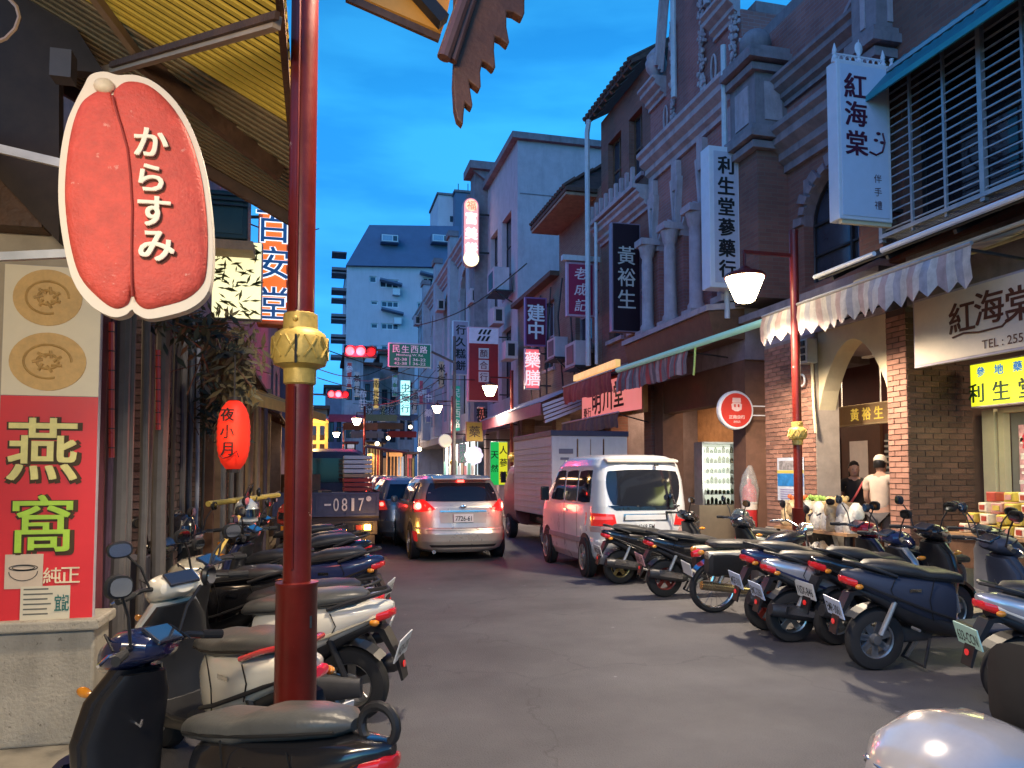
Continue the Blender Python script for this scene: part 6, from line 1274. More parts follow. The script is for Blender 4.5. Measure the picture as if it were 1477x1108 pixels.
for s_ in (-1, 1):
    W1.patch('tail_light', M_lampR, wg, [(s_ * .50, .95), (s_ * .868, .88), (s_ * .845, 1.12), (s_ * .70, 1.13)], off=.016)
    W1.patch('lit_bulb', M_lampL, wg, [(s_ * .74, .95), (s_ * .85, .93), (s_ * .83, 1.07), (s_ * .75, 1.08)], off=.026, rnd=.25)
    W1.patch('lit_core', M_lampC, wg, [(s_ * .76, .975), (s_ * .82, .965), (s_ * .81, 1.045), (s_ * .765, 1.05)], off=.032, rnd=.3)
    W1.patch('reflector', M_lampR, wg, [(s_ * .80, .36), (s_ * .86, .36), (s_ * .865, .54), (s_ * .82, .54)], off=.012)
    for i, (xa, xb) in enumerate(((.62, 1.15), (1.22, 2.2), (2.28, 3.0))):
        W1.patch('side_window', M_glass, wg, [(xa, 1.08), (xb, 1.07), (min(xb, 2.75), 1.40), (xa + .12, 1.42)], 'side', .008, s_)
    for xw in (.85, 3.6): 
        MB().lathe([(.001, 0), (.375, 0), (.375, -.02 * s_)], (xw, s_ * .885, .33), 24, 'y').build('wheel_arch', M_black, wg); wheel(wg, xw, s_ * .80, .325, .21, sg=s_)
    MB().loft([(0, 0, 0, .03, .05, 2), (.03, 0, 0, .075, .075, 2.5), (.1, 0, 0, .06, .06, 2)], 10).xf(Matrix.Translation((2.75, s_ * .97, 1.06))).build('wing_mirror', M_silver, wg, smooth=True)
    W1.patch('window_trim', M_chrome, wg, [(.55, 1.055), (3.0, 1.045), (3.0, 1.065), (.55, 1.075)], 'side', .010, s_, 20, 1)
W1.patch('high_brake_light', M_lampL, wg, [(-.06, 1.445), (.06, 1.445), (.06, 1.475), (-.06, 1.475)], off=.014)
MB().cbox((.31, 0, 1.52), .22, 1.08, .035, Matrix.Rotation(R(-14), 3, 'Y')).build('spoiler', M_silver, wg, bev=.012)
W1.patch('garnish', M_chrome, wg, [(-.44, .905), (.44, .905), (.42, .93), (-.42, .93)], off=.02)
W1.patch('plate_recess', mat('silver_shadow', (.36, .34, .30), .4, .4, .04), wg, [(-.42, .70), (.42, .70), (.44, .89), (-.44, .89)], off=.006)  # darker silver paints the shade of the plate recess
plate_on(wg, .03, .79, '7726-61', .36, .15)
W1.patch('bumper_slot', M_black, wg, [(-.58, .27), (.58, .27), (.62, .315), (-.62, .315)], off=.012); W1.patch('bumper_crease', mat('silver_shadow'.replace('shadow', 'line'), (.25, .24, .21), .4, .4, 0), wg, [(-.8, .575), (.8, .575), (.8, .585), (-.8, .585)], off=.01)
MB().cbox((.04, 0, .60), .03, .12, .03).build('boot_handle', M_chrome, wg); MB().sphere((.03, 0, 1.0), .01, .055, .035, 10, 6).build('badge', M_chrome, wg, smooth=True)
MB().lathe([(.035, -.08), (.035, 0), (.028, 0), (.028, -.06)], (.04, .55, .2), 12, 'x').build('exhaust_pipe', M_chrome, wg, smooth=True)
MB().tube([(.36, 0, 1.13), (.2, .25, 1.15), (.17, .34, 1.2)], .008, 5).build('wiper', M_black, wg)
for s_, px in ((-1, 612), (1, 726)): q = W(wg) @ Vector((-.12, -s_ * .80, 1.0)); pt_light('brake_glow', q, 6.5, (1, .12, .08), .08)
# ---- hatchback in front
hb = place_car('hatchback', 'silver hatchback half hidden in front of the beige wagon', 'car', 598, 787, 90)
W2 = Car([(.18, .1, 3.9, .74, 4), (.30, .0, 4.0, .82, 5), (.55, .0, 4.0, .84, 6), (.9, .06, 3.9, .84, 6), (1.0, .1, 3.3, .82, 6), (1.3, .28, 2.8, .72, 5), (1.45, .42, 2.4, .63, 5), (1.5, .7, 2.1, .5, 4)])
W2.body().build('body', mat('silver_paint', (.46, .47, .50), .3, .6, .04, coat=.6), hb, smooth=True); W2.patch('rear_window', M_glass, hb, [(-.62, 1.03), (.62, 1.03), (.52, 1.36), (-.52, 1.36)])
for s_ in (-1, 1):
    W2.patch('tail_light', M_lampR, hb, [(s_ * .60, .8), (s_ * .82, .78), (s_ * .80, 1.0), (s_ * .66, 1.0)], off=.014); W2.patch('lit_bulb', M_lampL, hb, [(s_ * .67, .88), (s_ * .76, .87), (s_ * .75, .96), (s_ * .68, .96)], off=.022, rnd=.3)
    for xw in (.7, 3.2): MB().lathe([(.001, 0), (.34, 0), (.34, -.02 * s_)], (xw, s_ * .84, .3), 20, 'y').build('wheel_arch', M_black, hb); wheel(hb, xw, s_ * .76, .3, .19, sg=s_)
    W2.patch('side_window', M_glass, hb, [(.6, 1.02), (2.8, 1.02), (2.5, 1.34), (.75, 1.34)], 'side', .008, s_)
plate_on(hb, -.01, .72, '3815-DK', .34, .15)
# ---- white van
vn = place_car('white_van', 'white van parked at the right kerb with a big dark rear window', 'van', 932, 836, 90.0); vn.scale = (.76, .95, 1)
W3 = Car([(.22, .05, 4.1, .76, 5), (.34, -.05, 4.2, .83, 6), (.50, -.07, 4.22, .845, 7), (.58, -.06, 4.2, .845, 7), (.60, .0, 4.2, .845, 7), (.95, .0, 4.15, .85, 7), (1.10, .01, 4.0, .845, 7), (1.5, .08, 3.3, .80, 7), (1.72, .15, 3.0, .755, 6.5), (1.82, .22, 2.85, .70, 6), (1.87, .34, 2.7, .62, 5), (1.895, .6, 2.4, .5, 4)])
W3.body(72).build('body', M_vanw, vn, smooth=True)
W3.patch('rear_window', M_glass, vn, [(-.60, 1.10), (.60, 1.10), (.66, 1.66), (-.66, 1.66)], rnd=.10, off=.01)
W3.patch('window_lower_edge', M_glass, vn, [(-.50, 1.045), (.50, 1.045), (.62, 1.115), (-.62, 1.115)], off=.0095)
for s_ in (-1, 1):
    W3.patch('tail_light', M_lampR, vn, [(s_ * .49, .82), (s_ * .84, .80), (s_ * .838, 1.0), (s_ * .53, .985)], off=.02); W3.patch('lamp_lens', mat('lamp_clear', (.5, .35, .33), .15, 0, 0, coat=1), vn, [(s_ * .56, .72), (s_ * .835, .71), (s_ * .838, .79), (s_ * .60, .80)], off=.016)
    W3.patch('lamp_segment', mat('lamp_pinkish', (.8, .12, .12), .2, 0, 0, coat=1, emit=(1, .1, .1), es=.5), vn, [(s_ * .55, .91), (s_ * .80, .90), (s_ * .80, .95), (s_ * .57, .955)], off=.026)
    for xa, xb, xt in ((.42, 1.1, 0), (1.18, 1.95, 0), (2.05, 3.0, .28)):
        W3.patch('side_window', M_glass, vn, [(xa, 1.15), (xb, 1.15), (xb - xt, 1.64), (xa + .03, 1.66)], 'side', .01, s_, rnd=.04)
    W3.patch('side_moulding', mat('grey_trim', (.25, .25, .26), .5), vn, [(.9, .52), (3.1, .52), (3.1, .6), (.9, .6)], 'side', .02, s_, 16, 1)
    for xd in (1.14, 2.0): W3.patch('door_gap', M_black, vn, [(xd, .40), (xd + .012, .40), (xd + .012, 1.14), (xd, 1.14)], 'side', .003, s_, 1, 8)
    W3.patch('door_handle', M_chrome, vn, [(1.8, .98), (1.95, .98), (1.95, 1.02), (1.8, 1.02)], 'side', .025, s_, 3, 1)
    for xw in (.68, 3.3): MB().lathe([(.001, 0), (.36, 0), (.36, -.03 * s_)], (xw, s_ * .848, .32), 28, 'y').build('wheel_arch', M_black, vn); wheel(vn, xw, s_ * .785, .31, .19, sg=s_)
    MB().cbox((2.95, s_ * .98, 1.25), .08, .16, .24).build('wing_mirror', M_black, vn, bev=.02)
MB().cbox((.20, 0, 1.80), .22, 1.24, .04, Matrix.Rotation(R(-8), 3, 'Y')).build('spoiler', mat('beige_spoiler', (.52, .48, .42), .4), vn, bev=.015)
W3.patch('garnish_frame', M_chrome, vn, [(-.38, .885), (.38, .885), (.37, .99), (-.37, .99)], off=.012); W3.patch('garnish', M_vanw, vn, [(-.35, .90), (.35, .90), (.34, .975), (-.34, .975)], off=.018)
plate_on(vn, -.025, .80, '4268-EM', .34, .13)
W3.patch('bumper', mat('bumper_white', (.50, .50, .50), .4, 0, .1, dirt=.2), vn, [(-.80, .40), (.80, .40), (.80, .60), (-.80, .60)], off=.03, nu=24); MB().tube([(.05, -.05, 1.14), (.0, .15, 1.10)], .01, 5).build('wiper', M_black, vn)
MB().cbox((.08, -.22, 1.73), .06, .06, .03).build('washer', M_black, vn)
# ---- box truck
bt = place_car('box_truck', 'small box truck with a grey cargo body parked ahead of the white van', 'truck', 852, 797, 90)
M_box = mat('box_grey_white', (.50, .50, .53), .45, .1, .06, dirt=.12)
MB().box(0, 3.1, -.82, .82, .72, 2.42).build('cargo_body', M_box, bt, bev=.02); MB().box(-.02, 3.12, -.84, .84, 2.36, 2.47).build('roof_trim', mat('navy_trim', (.04, .045, .09), .4), bt, bev=.01)
for y in (-.28, 0, .28): MB().tube([(-.03, y, .8), (-.03, y, 2.3)], .014 if y else .006, 6).build('door_bar', M_chrome, bt)
for k in range(11): MB().box(.05, 3.05, .822, .832, .85 + k * .13, .865 + k * .13).build('side_rib', M_box, bt)
MB().cbox((-.012, .52, 2.05), .006, .30, .10).build('door_print', mat('dark_print', (.12, .12, .18), .5), bt); MB().cbox((-.012, .55, 1.9), .006, .18, .05).build('door_print', _mats['dark_print'], bt)
MB().loft([(3.2, 0, 1.1, .76, .75, 6), (3.9, 0, 1.1, .78, .75, 6), (4.4, 0, .95, .75, .58, 6), (4.7, 0, .75, .7, .35, 5)], 24).build('cab', mat('cab_dark_pink', (.30, .12, .13), .4), bt, smooth=True)
MB().box(.1, 4.4, -.4, .4, .45, .71).build('chassis', M_black, bt); MB().box(-.05, .05, -.8, .8, .42, .56).build('rear_bumper', M_dark, bt)
for s_ in (-1, 1):
    MB().cbox((-.06, s_ * .66, .62), .04, .24, .10).build('tail_light', M_lampR, bt); MB().cbox((3.8, s_ * .92, 1.5), .06, .12, .26).build('wing_mirror', M_black, bt)
    for xw in (.75, 3.9): wheel(bt, xw, s_ * .68, .31, .2, sg=s_)
    MB().box(.35, 1.2, s_ * .58, s_ * .8, .6, .66).build('mudguard', M_black, bt)
# ---- blue flatbed truck with load (painted number)
fb = place_car('flatbed_truck', 'dark blue flatbed truck with a painted number on its tailgate and a heap of goods', 'truck', 470, 806, 90)
M_tb = mat('truck_blue_grey', (.055, .065, .13), .5, .1, .2, dirt=.3); M_tbd = mat('truck_steel_dark', (.05, .04, .04), .6, .2, .2)
MB().box(.0, .05, -.98, .98, .78, 1.24).build('tailgate', M_tb, fb, bev=.008)
for y in (-.95, -.38, .18, .60, .95): MB().box(-.02, -.001, y - .02, y + .02, .79, 1.23).build('tailgate_rib', M_tb, fb)
for z in (.80, 1.21): MB().box(-.018, -.002, -.93, .93, z - .015, z + .015).build('tailgate_rail', M_tb, fb)
mb = MB()
for k, ch in enumerate('-0817'): put(mb, ch, (-.022, -.02 - k * .155, 1.01), .24 if ch != '-' else .035, (0, -1, 0), (0, 0, 1), w=(.10 if ch not in '-1' else .05 if ch == '1' else .12), bold=.01, depth=.003)
raw(mb, 'lettering', mat('stencil_white', (.62, .62, .66), .6, 0, .2, 30), fb)
MB().lathe([(.001, -.01), (.05, -.01), (.05, 0)], (-.02, -.78, 1.12), 16, 'x').build('emblem', _mats['stencil_white'], fb)
MB().box(.05, 3.0, -.98, .98, .70, .78).build('bed', M_tbd, fb)
for s_ in (-1, 1):
    MB().box(.05, 3.0, s_ * .95, s_ * .98, .781, 1.22).build('side_board', M_tb, fb)
    for xw in (.8, 3.8): wheel(fb, xw, s_ * .78, .34, .22, sg=s_)
MB().box(-.04, .06, -.95, .95, .44, .70).build('light_bar', M_tbd, fb, bev=.01); MB().box(-.02, .1, -.9, .9, .26, .43).build('underrun_bar', M_tbd, fb)
for s_ in (-1, 1):
    MB().box(-.06, -.041, s_ * .30 if s_ > 0 else -.85, .85 if s_ > 0 else -.30, .5, .66).build('lamp_box', M_black, fb)
    for k, (c_, nm) in enumerate((('amber_on', 'turn_signal'), ('red', 'tail_light'), ('dark', 'reversing_light'))):
        mm = mat('amber_lit', (1, .6, .1), .3, 0, 0, emit=(1, .5, .06), es=16) if (k == 0 and s_ < 0) else M_amber if k == 0 else mat('dull_red_lens', (.2, .03, .02), .3) if k == 1 else M_black
        yy = s_ * (.76 - k * .16); MB().box(-.075, -.061, yy - .06, yy + .06, .53, .63).build(nm, mm, fb, bev=.008)
q = W(fb) @ Vector((-.2, -.76, .58)); pt_light('turn_glow', q, 5, (1, .5, .1), .05)
MB().loft([(3.1, 0, 1.35, .85, .75, 7), (3.3, 0, 1.35, .9, .82, 7), (4.6, 0, 1.3, .88, .8, 6), (4.9, 0, 1.1, .82, .6, 5)], 28).build('cab', M_tb, fb, smooth=True); MB().box(3.08, 3.11, -.6, .6, 1.4, 1.95).build('cab_rear_window', M_glass, fb)
MB().beam((.1, -.98, 1.24), (3.0, -.98, 1.26), .04).build('top_rail', M_tbd, fb)
# load: each piece of the load is its own thing
def world_of(o, v): return W(o) @ Vector(v)
q = world_of(fb, (1.2, -.62, .785)); t_ = thing('stacked_trays', 'tall stack of white and red trays on the blue truck bed', 'tray stack', q, 90)
for k in range(13):
    c_ = M_signw if k in (0, 1, 9, 10, 11, 12) else mat('tray_red', (.42, .04, .03), .5) if k in (4, 5, 6, 7) else mat('tray_tan', (.45, .30, .2), .6)
    MB().box(-.35, .35, -.28 + .004 * (k % 3), .28 + .006 * (k % 2), k * .092, k * .092 + .07).build('tray', c_, t_, bev=.006)
MB().prism([(-.5, 0), (.35, .12), (.35, .09), (-.5, -.03)], (-.4, -.5, 1.28), (0, 1, 0), (0, 0, 1), (.9, 0, 0)).build('cover_sheet', mat('cover_grey', (.22, .2, .25), .6), t_)
for k, (x, y, sx, sz, c_, lab) in enumerate(((.35, .6, .4, .3, (.10, .07, .05), 'brown carton at the left of the blue truck bed'), (.35, .15, .45, .24, (.05, .045, .05), 'black bundle in the middle of the truck bed'), (.4, -.25, .3, .2, (.35, .33, .3), 'pale carton beside the stacked trays'), (.9, .5, .6, .55, (.12, .08, .06), 'large dark crate at the back of the truck bed'))):
    q = world_of(fb, (x, y, .785)); t_ = thing('cargo_box', lab, 'box', q, 90 + k * 7, 'goods on the blue truck'); MB().box(-sx / 2, sx / 2, -sx / 2, sx / 2, 0, sz + .25).build('box', mat('cargo_%d' % k, c_, .8, 0, .2), t_, bev=.01); MB().box(-sx / 2 - .003, -sx / 2, -.03, .03, 0, sz + .25).build('tape', _mats['tan_plaster'], t_)

# ================================================================== SCOOTERS
WR = .245
def scooter(label, loc, heading, paint, seatm=None, group=None, paint2=None, plate='', plate_m=None, rimm=None, sx=1., sz=1., tail=True, mirror=True, lean=4., style='std', shieldm=None, lampm=None, turn=0., kickstand=True, rail=None, cat='scooter'):
    t = thing('motor_scooter', label, cat, loc, heading, group, (sx, sx, sz), tilt=lean)
    seatm = seatm or mat('seat_vinyl', (.03, .03, .032), .45, 0, .15, 9, .1, 60); paint2 = paint2 or paint; rimm = rimm or M_alu; shieldm = shieldm or M_black; elec = style == 'electric'
    # wheels
    for x, nm in ((-.70, 'rear_wheel'), (.64, 'front_wheel')):
        w = MB().lathe([(WR * .60, -.05), (WR * .74, -.055), (WR * .93, -.045), (WR, -.015), (WR, .015), (WR * .93, .045), (WR * .74, .055), (WR * .60, .05)], (x, 0, WR), 30, 'y', True).build(nm, M_rubber, t, smooth=True)
        rm = MB().lathe([(WR * .62, -.045), (WR * .62, .045), (WR * .55, .035), (WR * .55, -.035)], (x, 0, WR), 26, 'y', True); ns = 5 if not elec else 7
        for k in range(ns):
            a = 2 * math.pi * k / ns + .3
            for s_ in (-.09, .09): rm.beam((x + .03 * math.cos(a + s_ * 3), 0, WR + .03 * math.sin(a + s_ * 3)), (x + WR * .58 * math.cos(a + s_), 0, WR + WR * .58 * math.sin(a + s_)), .03, .014, up=(0, 1, 0))
        rm.lathe([(.001, .055), (.035, .055), (.045, .03), (.045, -.03), (.035, -.055), (.001, -.055)], (x, 0, WR), 14, 'y').build('rim', rimm, w, smooth=True)
        MB().lathe([(.05, .058), (.085, .058), (.085, .062), (.05, .062)], (x, 0, WR), 20, 'y', True).build('brake_disc', M_steel, w)
    # rear body
    MB().loft([(-.99, 0, .765, .02, .02, 2), (-.96, 0, .755, .06, .04, 2.4), (-.84, 0, .72, .115, .075, 2.6), (-.66, 0, .665, .155, .11, 2.8), (-.48, 0, .61, .17, .15, 3), (-.30, 0, .565, .165, .19, 3), (-.16, 0, .53, .14, .20, 3), (-.06, 0, .50, .10, .18, 3)], 22).build('rear_body', paint, t, smooth=True)
    MB().loft([(-.92, 0, .66, .04, .02, 2.4), (-.70, 0, .575, .10, .05, 2.6), (-.5, 0, .48, .13, .09, 3), (-.3, 0, .40, .14, .10, 3), (-.1, 0, .33, .15, .06, 3.5), (.3, 0, .27, .16, .045, 4), (.42, 0, .28, .13, .05, 3), (.5, 0, .30, .06, .05, 2)], 20).build('belly', M_black, t, smooth=True)
    for s_ in (-1, 1):    # side accent line
        MB().tube([(-.10, s_ * .125, .42), (-.35, s_ * .172, .50), (-.62, s_ * .158, .60), (-.90, s_ * .085, .71)], .012, 6).build('side_trim', paint2 if paint2 != paint else M_dark, t, smooth=True)
    # seat
    if style == 'classic':
        MB().loft([(.06, 0, .735, .04, .02, 2), (.02, 0, .75, .11, .045, 2.6), (-.2, 0, .765, .15, .06, 2.8), (-.45, 0, .785, .155, .065, 2.8), (-.68, 0, .80, .14, .06, 2.8), (-.80, 0, .80, .09, .045, 2.4), (-.84, 0, .795, .03, .02, 2)], 24).build('seat', seatm, t, smooth=True)
        MB().loft([(.05, 0, .66, .07, .05, 2.6), (-.2, 0, .67, .14, .08, 3), (-.5, 0, .69, .155, .08, 3), (-.8, 0, .72, .10, .05, 2.6)], 22).build('seat_skirt', mat('skirt_grey', (.14, .14, .15), .4, 0, .1), t, smooth=True)
    else:
        MB().loft([(.04, 0, .70, .04, .02, 2), (.0, 0, .72, .09, .04, 2.4), (-.15, 0, .745, .135, .055, 2.8), (-.32, 0, .755, .15, .055, 2.8), (-.42, 0, .785, .15, .06, 2.8), (-.60, 0, .81, .14, .055, 2.8), (-.76, 0, .825, .10, .045, 2.4), (-.82, 0, .825, .04, .02, 2)], 24).build('seat', seatm, t, smooth=True)
    sm_ = mat('seam_black', (.008, .008, .008), .6)
    sp_ = MB()
    for s_ in (-1, 1):
        sp_.tube([(-.02, s_ * .10, .715), (-.2, s_ * .142, .735), (-.42, s_ * .150, .762), (-.62, s_ * .138, .79), (-.78, s_ * .09, .808)], .006, 5)
    sp_.build('seat_piping', sm_, t, smooth=True)
    for s_ in (-1, 1):
        MB().tube([(-.30, s_ * .168, .74), (-.34, s_ * .176, .58), (-.30, s_ * .165, .42)], .0035, 4).build('panel_gap', sm_, t); MB().tube([(-.62, s_ * .155, .74), (-.66, s_ * .162, .66), (-.60, s_ * .150, .56)], .0035, 4).build('panel_gap', sm_, t)
        MB().cbox((-.46, s_ * .1735, .655), .10, .003, .022).build('side_badge', M_chrome, t)
        MB().sphere((.56, s_ * .13, .80), .05, .018, .022, 10, 6).build('front_signal', M_amber, t, smooth=True)
        MB().tube([(.30, s_ * .2, .99), (.40, s_ * .17, 1.04), (.44, s_ * .06, .96), (.42, s_ * .03, .86)], .005, 5).build('brake_cable', M_black, t, smooth=True)
    MB().tube([(-.45, .15, .33), (-.45, .24, .33)], .012, 6).build('foot_peg', M_steel, t); MB().tube([(-.45, -.12, .36), (-.45, -.22, .36)], .012, 6).build('foot_peg', M_steel, t)
    MB().lathe([(.001, -.003), (.022, -.003), (.022, .003), (.001, .003)], (-1.052, 0, .39), 12, 'x').build('reflector', M_lampR, t)
    # grab rail
    rl = [(-.60, -.15, .76), (-.78, -.135, .82), (-.92, -.09, .855), (-.965, 0, .86), (-.92, .09, .855), (-.78, .135, .82), (-.60, .15, .76)]
    if style != 'ring': MB().tube(rl, .014, 8).build('grab_rail', rail or M_dark, t, smooth=True)
    else: MB().tube([(-.92 + .06 * math.cos(a) * 1.3, .0, .83 + .065 * math.sin(a)) for a in (2 * math.pi * k / 16 for k in range(17))], .018, 8).build('grab_ring', M_black, t, smooth=True)
    # tail lamp and signals
    MB().loft([(-1.0, 0, .725, .03, .02, 2), (-.975, 0, .72, .075, .032, 2.6), (-.90, 0, .70, .10, .04, 2.6)], 16).build('tail_light', lampm or mat('scooter_red_lens', (.50, .012, .015), .12, 0, 0, coat=1, emit=(1, .04, .04), es=.12), t, smooth=True)
    for s_ in (-1, 1): MB().sphere((-.90, s_ * .125, .68), .035, .022, .022, 10, 6).build('turn_signal', M_amber, t, smooth=True)
    # mudguard, plate
    MB().prism([(-.86, .64), (-.94, .62), (-1.03, .44), (-1.06, .30), (-1.045, .295), (-1.01, .42), (-.90, .60), (-.80, .60)], (0, -.055, 0), (1, 0, 0), (0, 0, 1), (0, .11, 0)).build('mudguard', M_black, t)
    Mp = Matrix.Translation((-1.045, 0, .50)) @ Matrix.Rotation(R(-18), 4, 'Y')
    pl = MB().cbox((0, 0, 0), .008, .26, .15).xf(Mp).build('number_plate', plate_m or M_plate, t)
    if plate:
        mb = MB(); put(mb, plate, (-.0045, 0, -.008), .078, (0, -1, 0), (0, 0, 1), w=.215, bold=.008, depth=.002); mb.xf(Mp); raw(mb, 'plate_digits', M_ink, pl)
    # engine / exhaust / shocks
    MB().loft([(-.80, -.11, .26, .03, .06, 3), (-.62, -.115, .255, .045, .08, 3), (-.40, -.10, .26, .05, .075, 3), (-.2, -.07, .28, .07, .07, 3)], 14).xf(Matrix.Diagonal((1, -1, 1, 1))).build('engine_case', mat('engine_grey', (.09, .09, .095), .5, .4, .2), t, smooth=True)
    if not elec:
        e = MB().lathe([(.001, -.26), (.05, -.26), (.062, -.22), (.068, .0), (.06, .22), (.03, .27), (.001, .27)], (0, 0, 0), 16, 'x').xf(Matrix.Translation((-.72, -.145, .31)) @ Matrix.Rotation(R(9), 4, 'Y')).build('exhaust', mat('exhaust_dark', (.07, .07, .075), .45, .6, .2), t, smooth=True)
        MB().cbox((-.70, -.21, .33), .32, .012, .07, Matrix.Rotation(R(9), 3, 'Y')).build('heat_shield', M_chrome, e); MB().tube([(-.46, -.14, .26), (-.3, -.12, .2), (-.2, -.06, .24)], .018, 6).build('exhaust_pipe', M_steel, e)
    for s_ in (-1, 1): MB().tube([(-.70, s_ * .10, .30), (-.58, s_ * .12, .60)], .022, 8).build('rear_shock', M_steel if s_ < 0 else M_dark, t, smooth=True)
    # inner fender
    g = [[(-.70 + (WR + .03) * math.cos(a), y, WR + (WR + .03) * math.sin(a)) for a in (R(20) + R(120) * i / 10 for i in range(11))] for y in (-.07, .07)]
    mb = MB(); mb.rings(g, cap=False, closed=False); mb.build('inner_fender', M_black, t)
    # floor and leg shield
    MB().loft([(-.02, 0, .335, .15, .02, 5), (.15, 0, .33, .17, .02, 5), (.36, 0, .335, .165, .02, 5), (.40, 0, .36, .15, .03, 4)], 16).build('floorboard', shieldm, t, smooth=True)
    MB().loft([(.30, .42, 0, .045, .15, 3), (.45, .485, 0, .05, .20, 3), (.62, .50, 0, .055, .215, 3), (.78, .46, 0, .06, .19, 3), (.90, .40, 0, .06, .12, 2.6)], 20, 'z').build('leg_shield', paint, t, smooth=True)
    MB().loft([(.30, .385, 0, .04, .14, 3), (.45, .44, 0, .05, .185, 3), (.62, .455, 0, .055, .20, 3), (.78, .41, 0, .06, .175, 3), (.88, .36, 0, .05, .11, 2.6)], 20, 'z').build('inner_shield', shieldm, t, smooth=True)
    MB().lathe([(.018, -.004), (.026, 0), (.018, .004)], (.385, -.06, .72), 12, 'x').build('key_lock', M_steel, t)
    MB().tube([(.39, 0, .68), (.35, 0, .67), (.34, 0, .70)], .007, 5).build('bag_hook', M_chrome, t)
    # front fender, fork
    g = []
    for i in range(13):
        a = R(12) + R(135) * i / 12; rr = WR + .035; g.append([(.64 + (rr + h) * math.cos(a), w, WR + (rr + h) * math.sin(a)) for w, h in ((-.075, -.02), (-.06, .012), (0, .028), (.06, .012), (.075, -.02), (.06, -.008), (0, .012), (-.06, -.008))])
    MB().rings(g).build('front_fender', paint2, t, smooth=True)
    for s_ in (-1, 1): MB().tube([(.64, s_ * .085, WR), (.58, s_ * .085, .50)], .02, 8).build('fork', M_steel, t, smooth=True)
    MB().tube([(.585, 0, .48), (.36, 0, .98)], .03, 8).build('steering_column', M_dark, t, smooth=True)
    # handlebar unit, turned by `turn`
    Tn = Matrix.Translation((.38, 0, 0)) @ Matrix.Rotation(R(turn), 4, 'Z') @ Matrix.Translation((-.38, 0, 0))
    hc = MB().loft([(.24, 0, .985, .05, .03, 2), (.27, 0, .985, .12, .05, 2.4), (.36, 0, .98, .16, .075, 2.6), (.45, 0, .955, .135, .085, 2.6), (.53, 0, .93, .085, .06, 2.2), (.555, 0, .92, .03, .025, 2)], 22).xf(Tn).build('headlight_cowl', paint2, t, smooth=True)
    MB().loft([(.46, 0, .93, .115, .055, 2.6), (.53, 0, .91, .085, .045, 2.4), (.565, 0, .90, .03, .02, 2)], 18).xf(Tn).build('headlight', mat('headlight_glass', (.42, .40, .34), .08, .5, .2, 20, coat=1), hc, smooth=True)
    MB().cbox((.275, 0, 1.03), .11, .17, .02, Matrix.Rotation(R(-28), 3, 'Y')).xf(Tn).build('dashboard', mat('gauge_face', (.02, .025, .04), .12, 0, 0, coat=1), hc, bev=.008)
    for s_ in (-1, 1):
        MB().tube([(.34, s_ * .10, .985), (.30, s_ * .22, 1.0), (.25, s_ * .27, .995)], .013, 8).xf(Tn).build('handlebar', M_dark, t, smooth=True)
        MB().tube([(.255, s_ * .265, .995), (.215, s_ * .365, .985)], .019, 10).xf(Tn).build('grip', M_rubber, t, smooth=True)
        MB().tube([(.31, s_ * .20, .985), (.335, s_ * .26, .98), (.29, s_ * .37, .965)], .007, 6).xf(Tn).build('brake_lever', M_chrome, t, smooth=True)
        if mirror:
            st = MB().tube([(.31, s_ * .16, 1.0), (.30, s_ * .20, 1.12), (.28, s_ * .27, 1.20)], .007, 6).xf(Tn).build('mirror_stem', M_dark, t, smooth=True)
            MB().loft([(-.022, 0, 0, .03, .02, 2), (-.018, 0, 0, .062, .042, 2.6), (.0, 0, 0, .065, .045, 2.6), (.022, 0, 0, .035, .025, 2)], 16).xf(Tn @ Matrix.Translation((.275, s_ * .31, 1.24)) @ Matrix.Rotation(R(-s_ * 12), 4, 'Z')).build('mirror_head', M_black, st, smooth=True)
            MB().loft([(-.0235, 0, 0, .052, .034, 2.6), (-.0225, 0, 0, .052, .034, 2.6)], 16).xf(Tn @ Matrix.Translation((.275, s_ * .31, 1.24)) @ Matrix.Rotation(R(-s_ * 12), 4, 'Z')).build('mirror_glass', mat('mirror_glass', (.6, .65, .7), .04, 1, 0), st, smooth=True)
    if kickstand:
        MB().tube([(-.25, .08, .24), (-.30, .20, .02)], .013, 6).build('kickstand', M_steel, t); MB().tube([(-.28, -.09, .26), (-.36, -.15, .06), (-.36, .15, .06), (-.28, .09, .26)], .014, 6).build('centre_stand', M_dark, t, smooth=True)
    return t
def by_rear(px, py, heading, dx=-.70):
    """root position so that the rear wheel touches the ground at this pixel"""
    p = aZ(px, py); h = R(heading); return (p.x - dx * math.cos(h), p.y - dx * math.sin(h), 0)
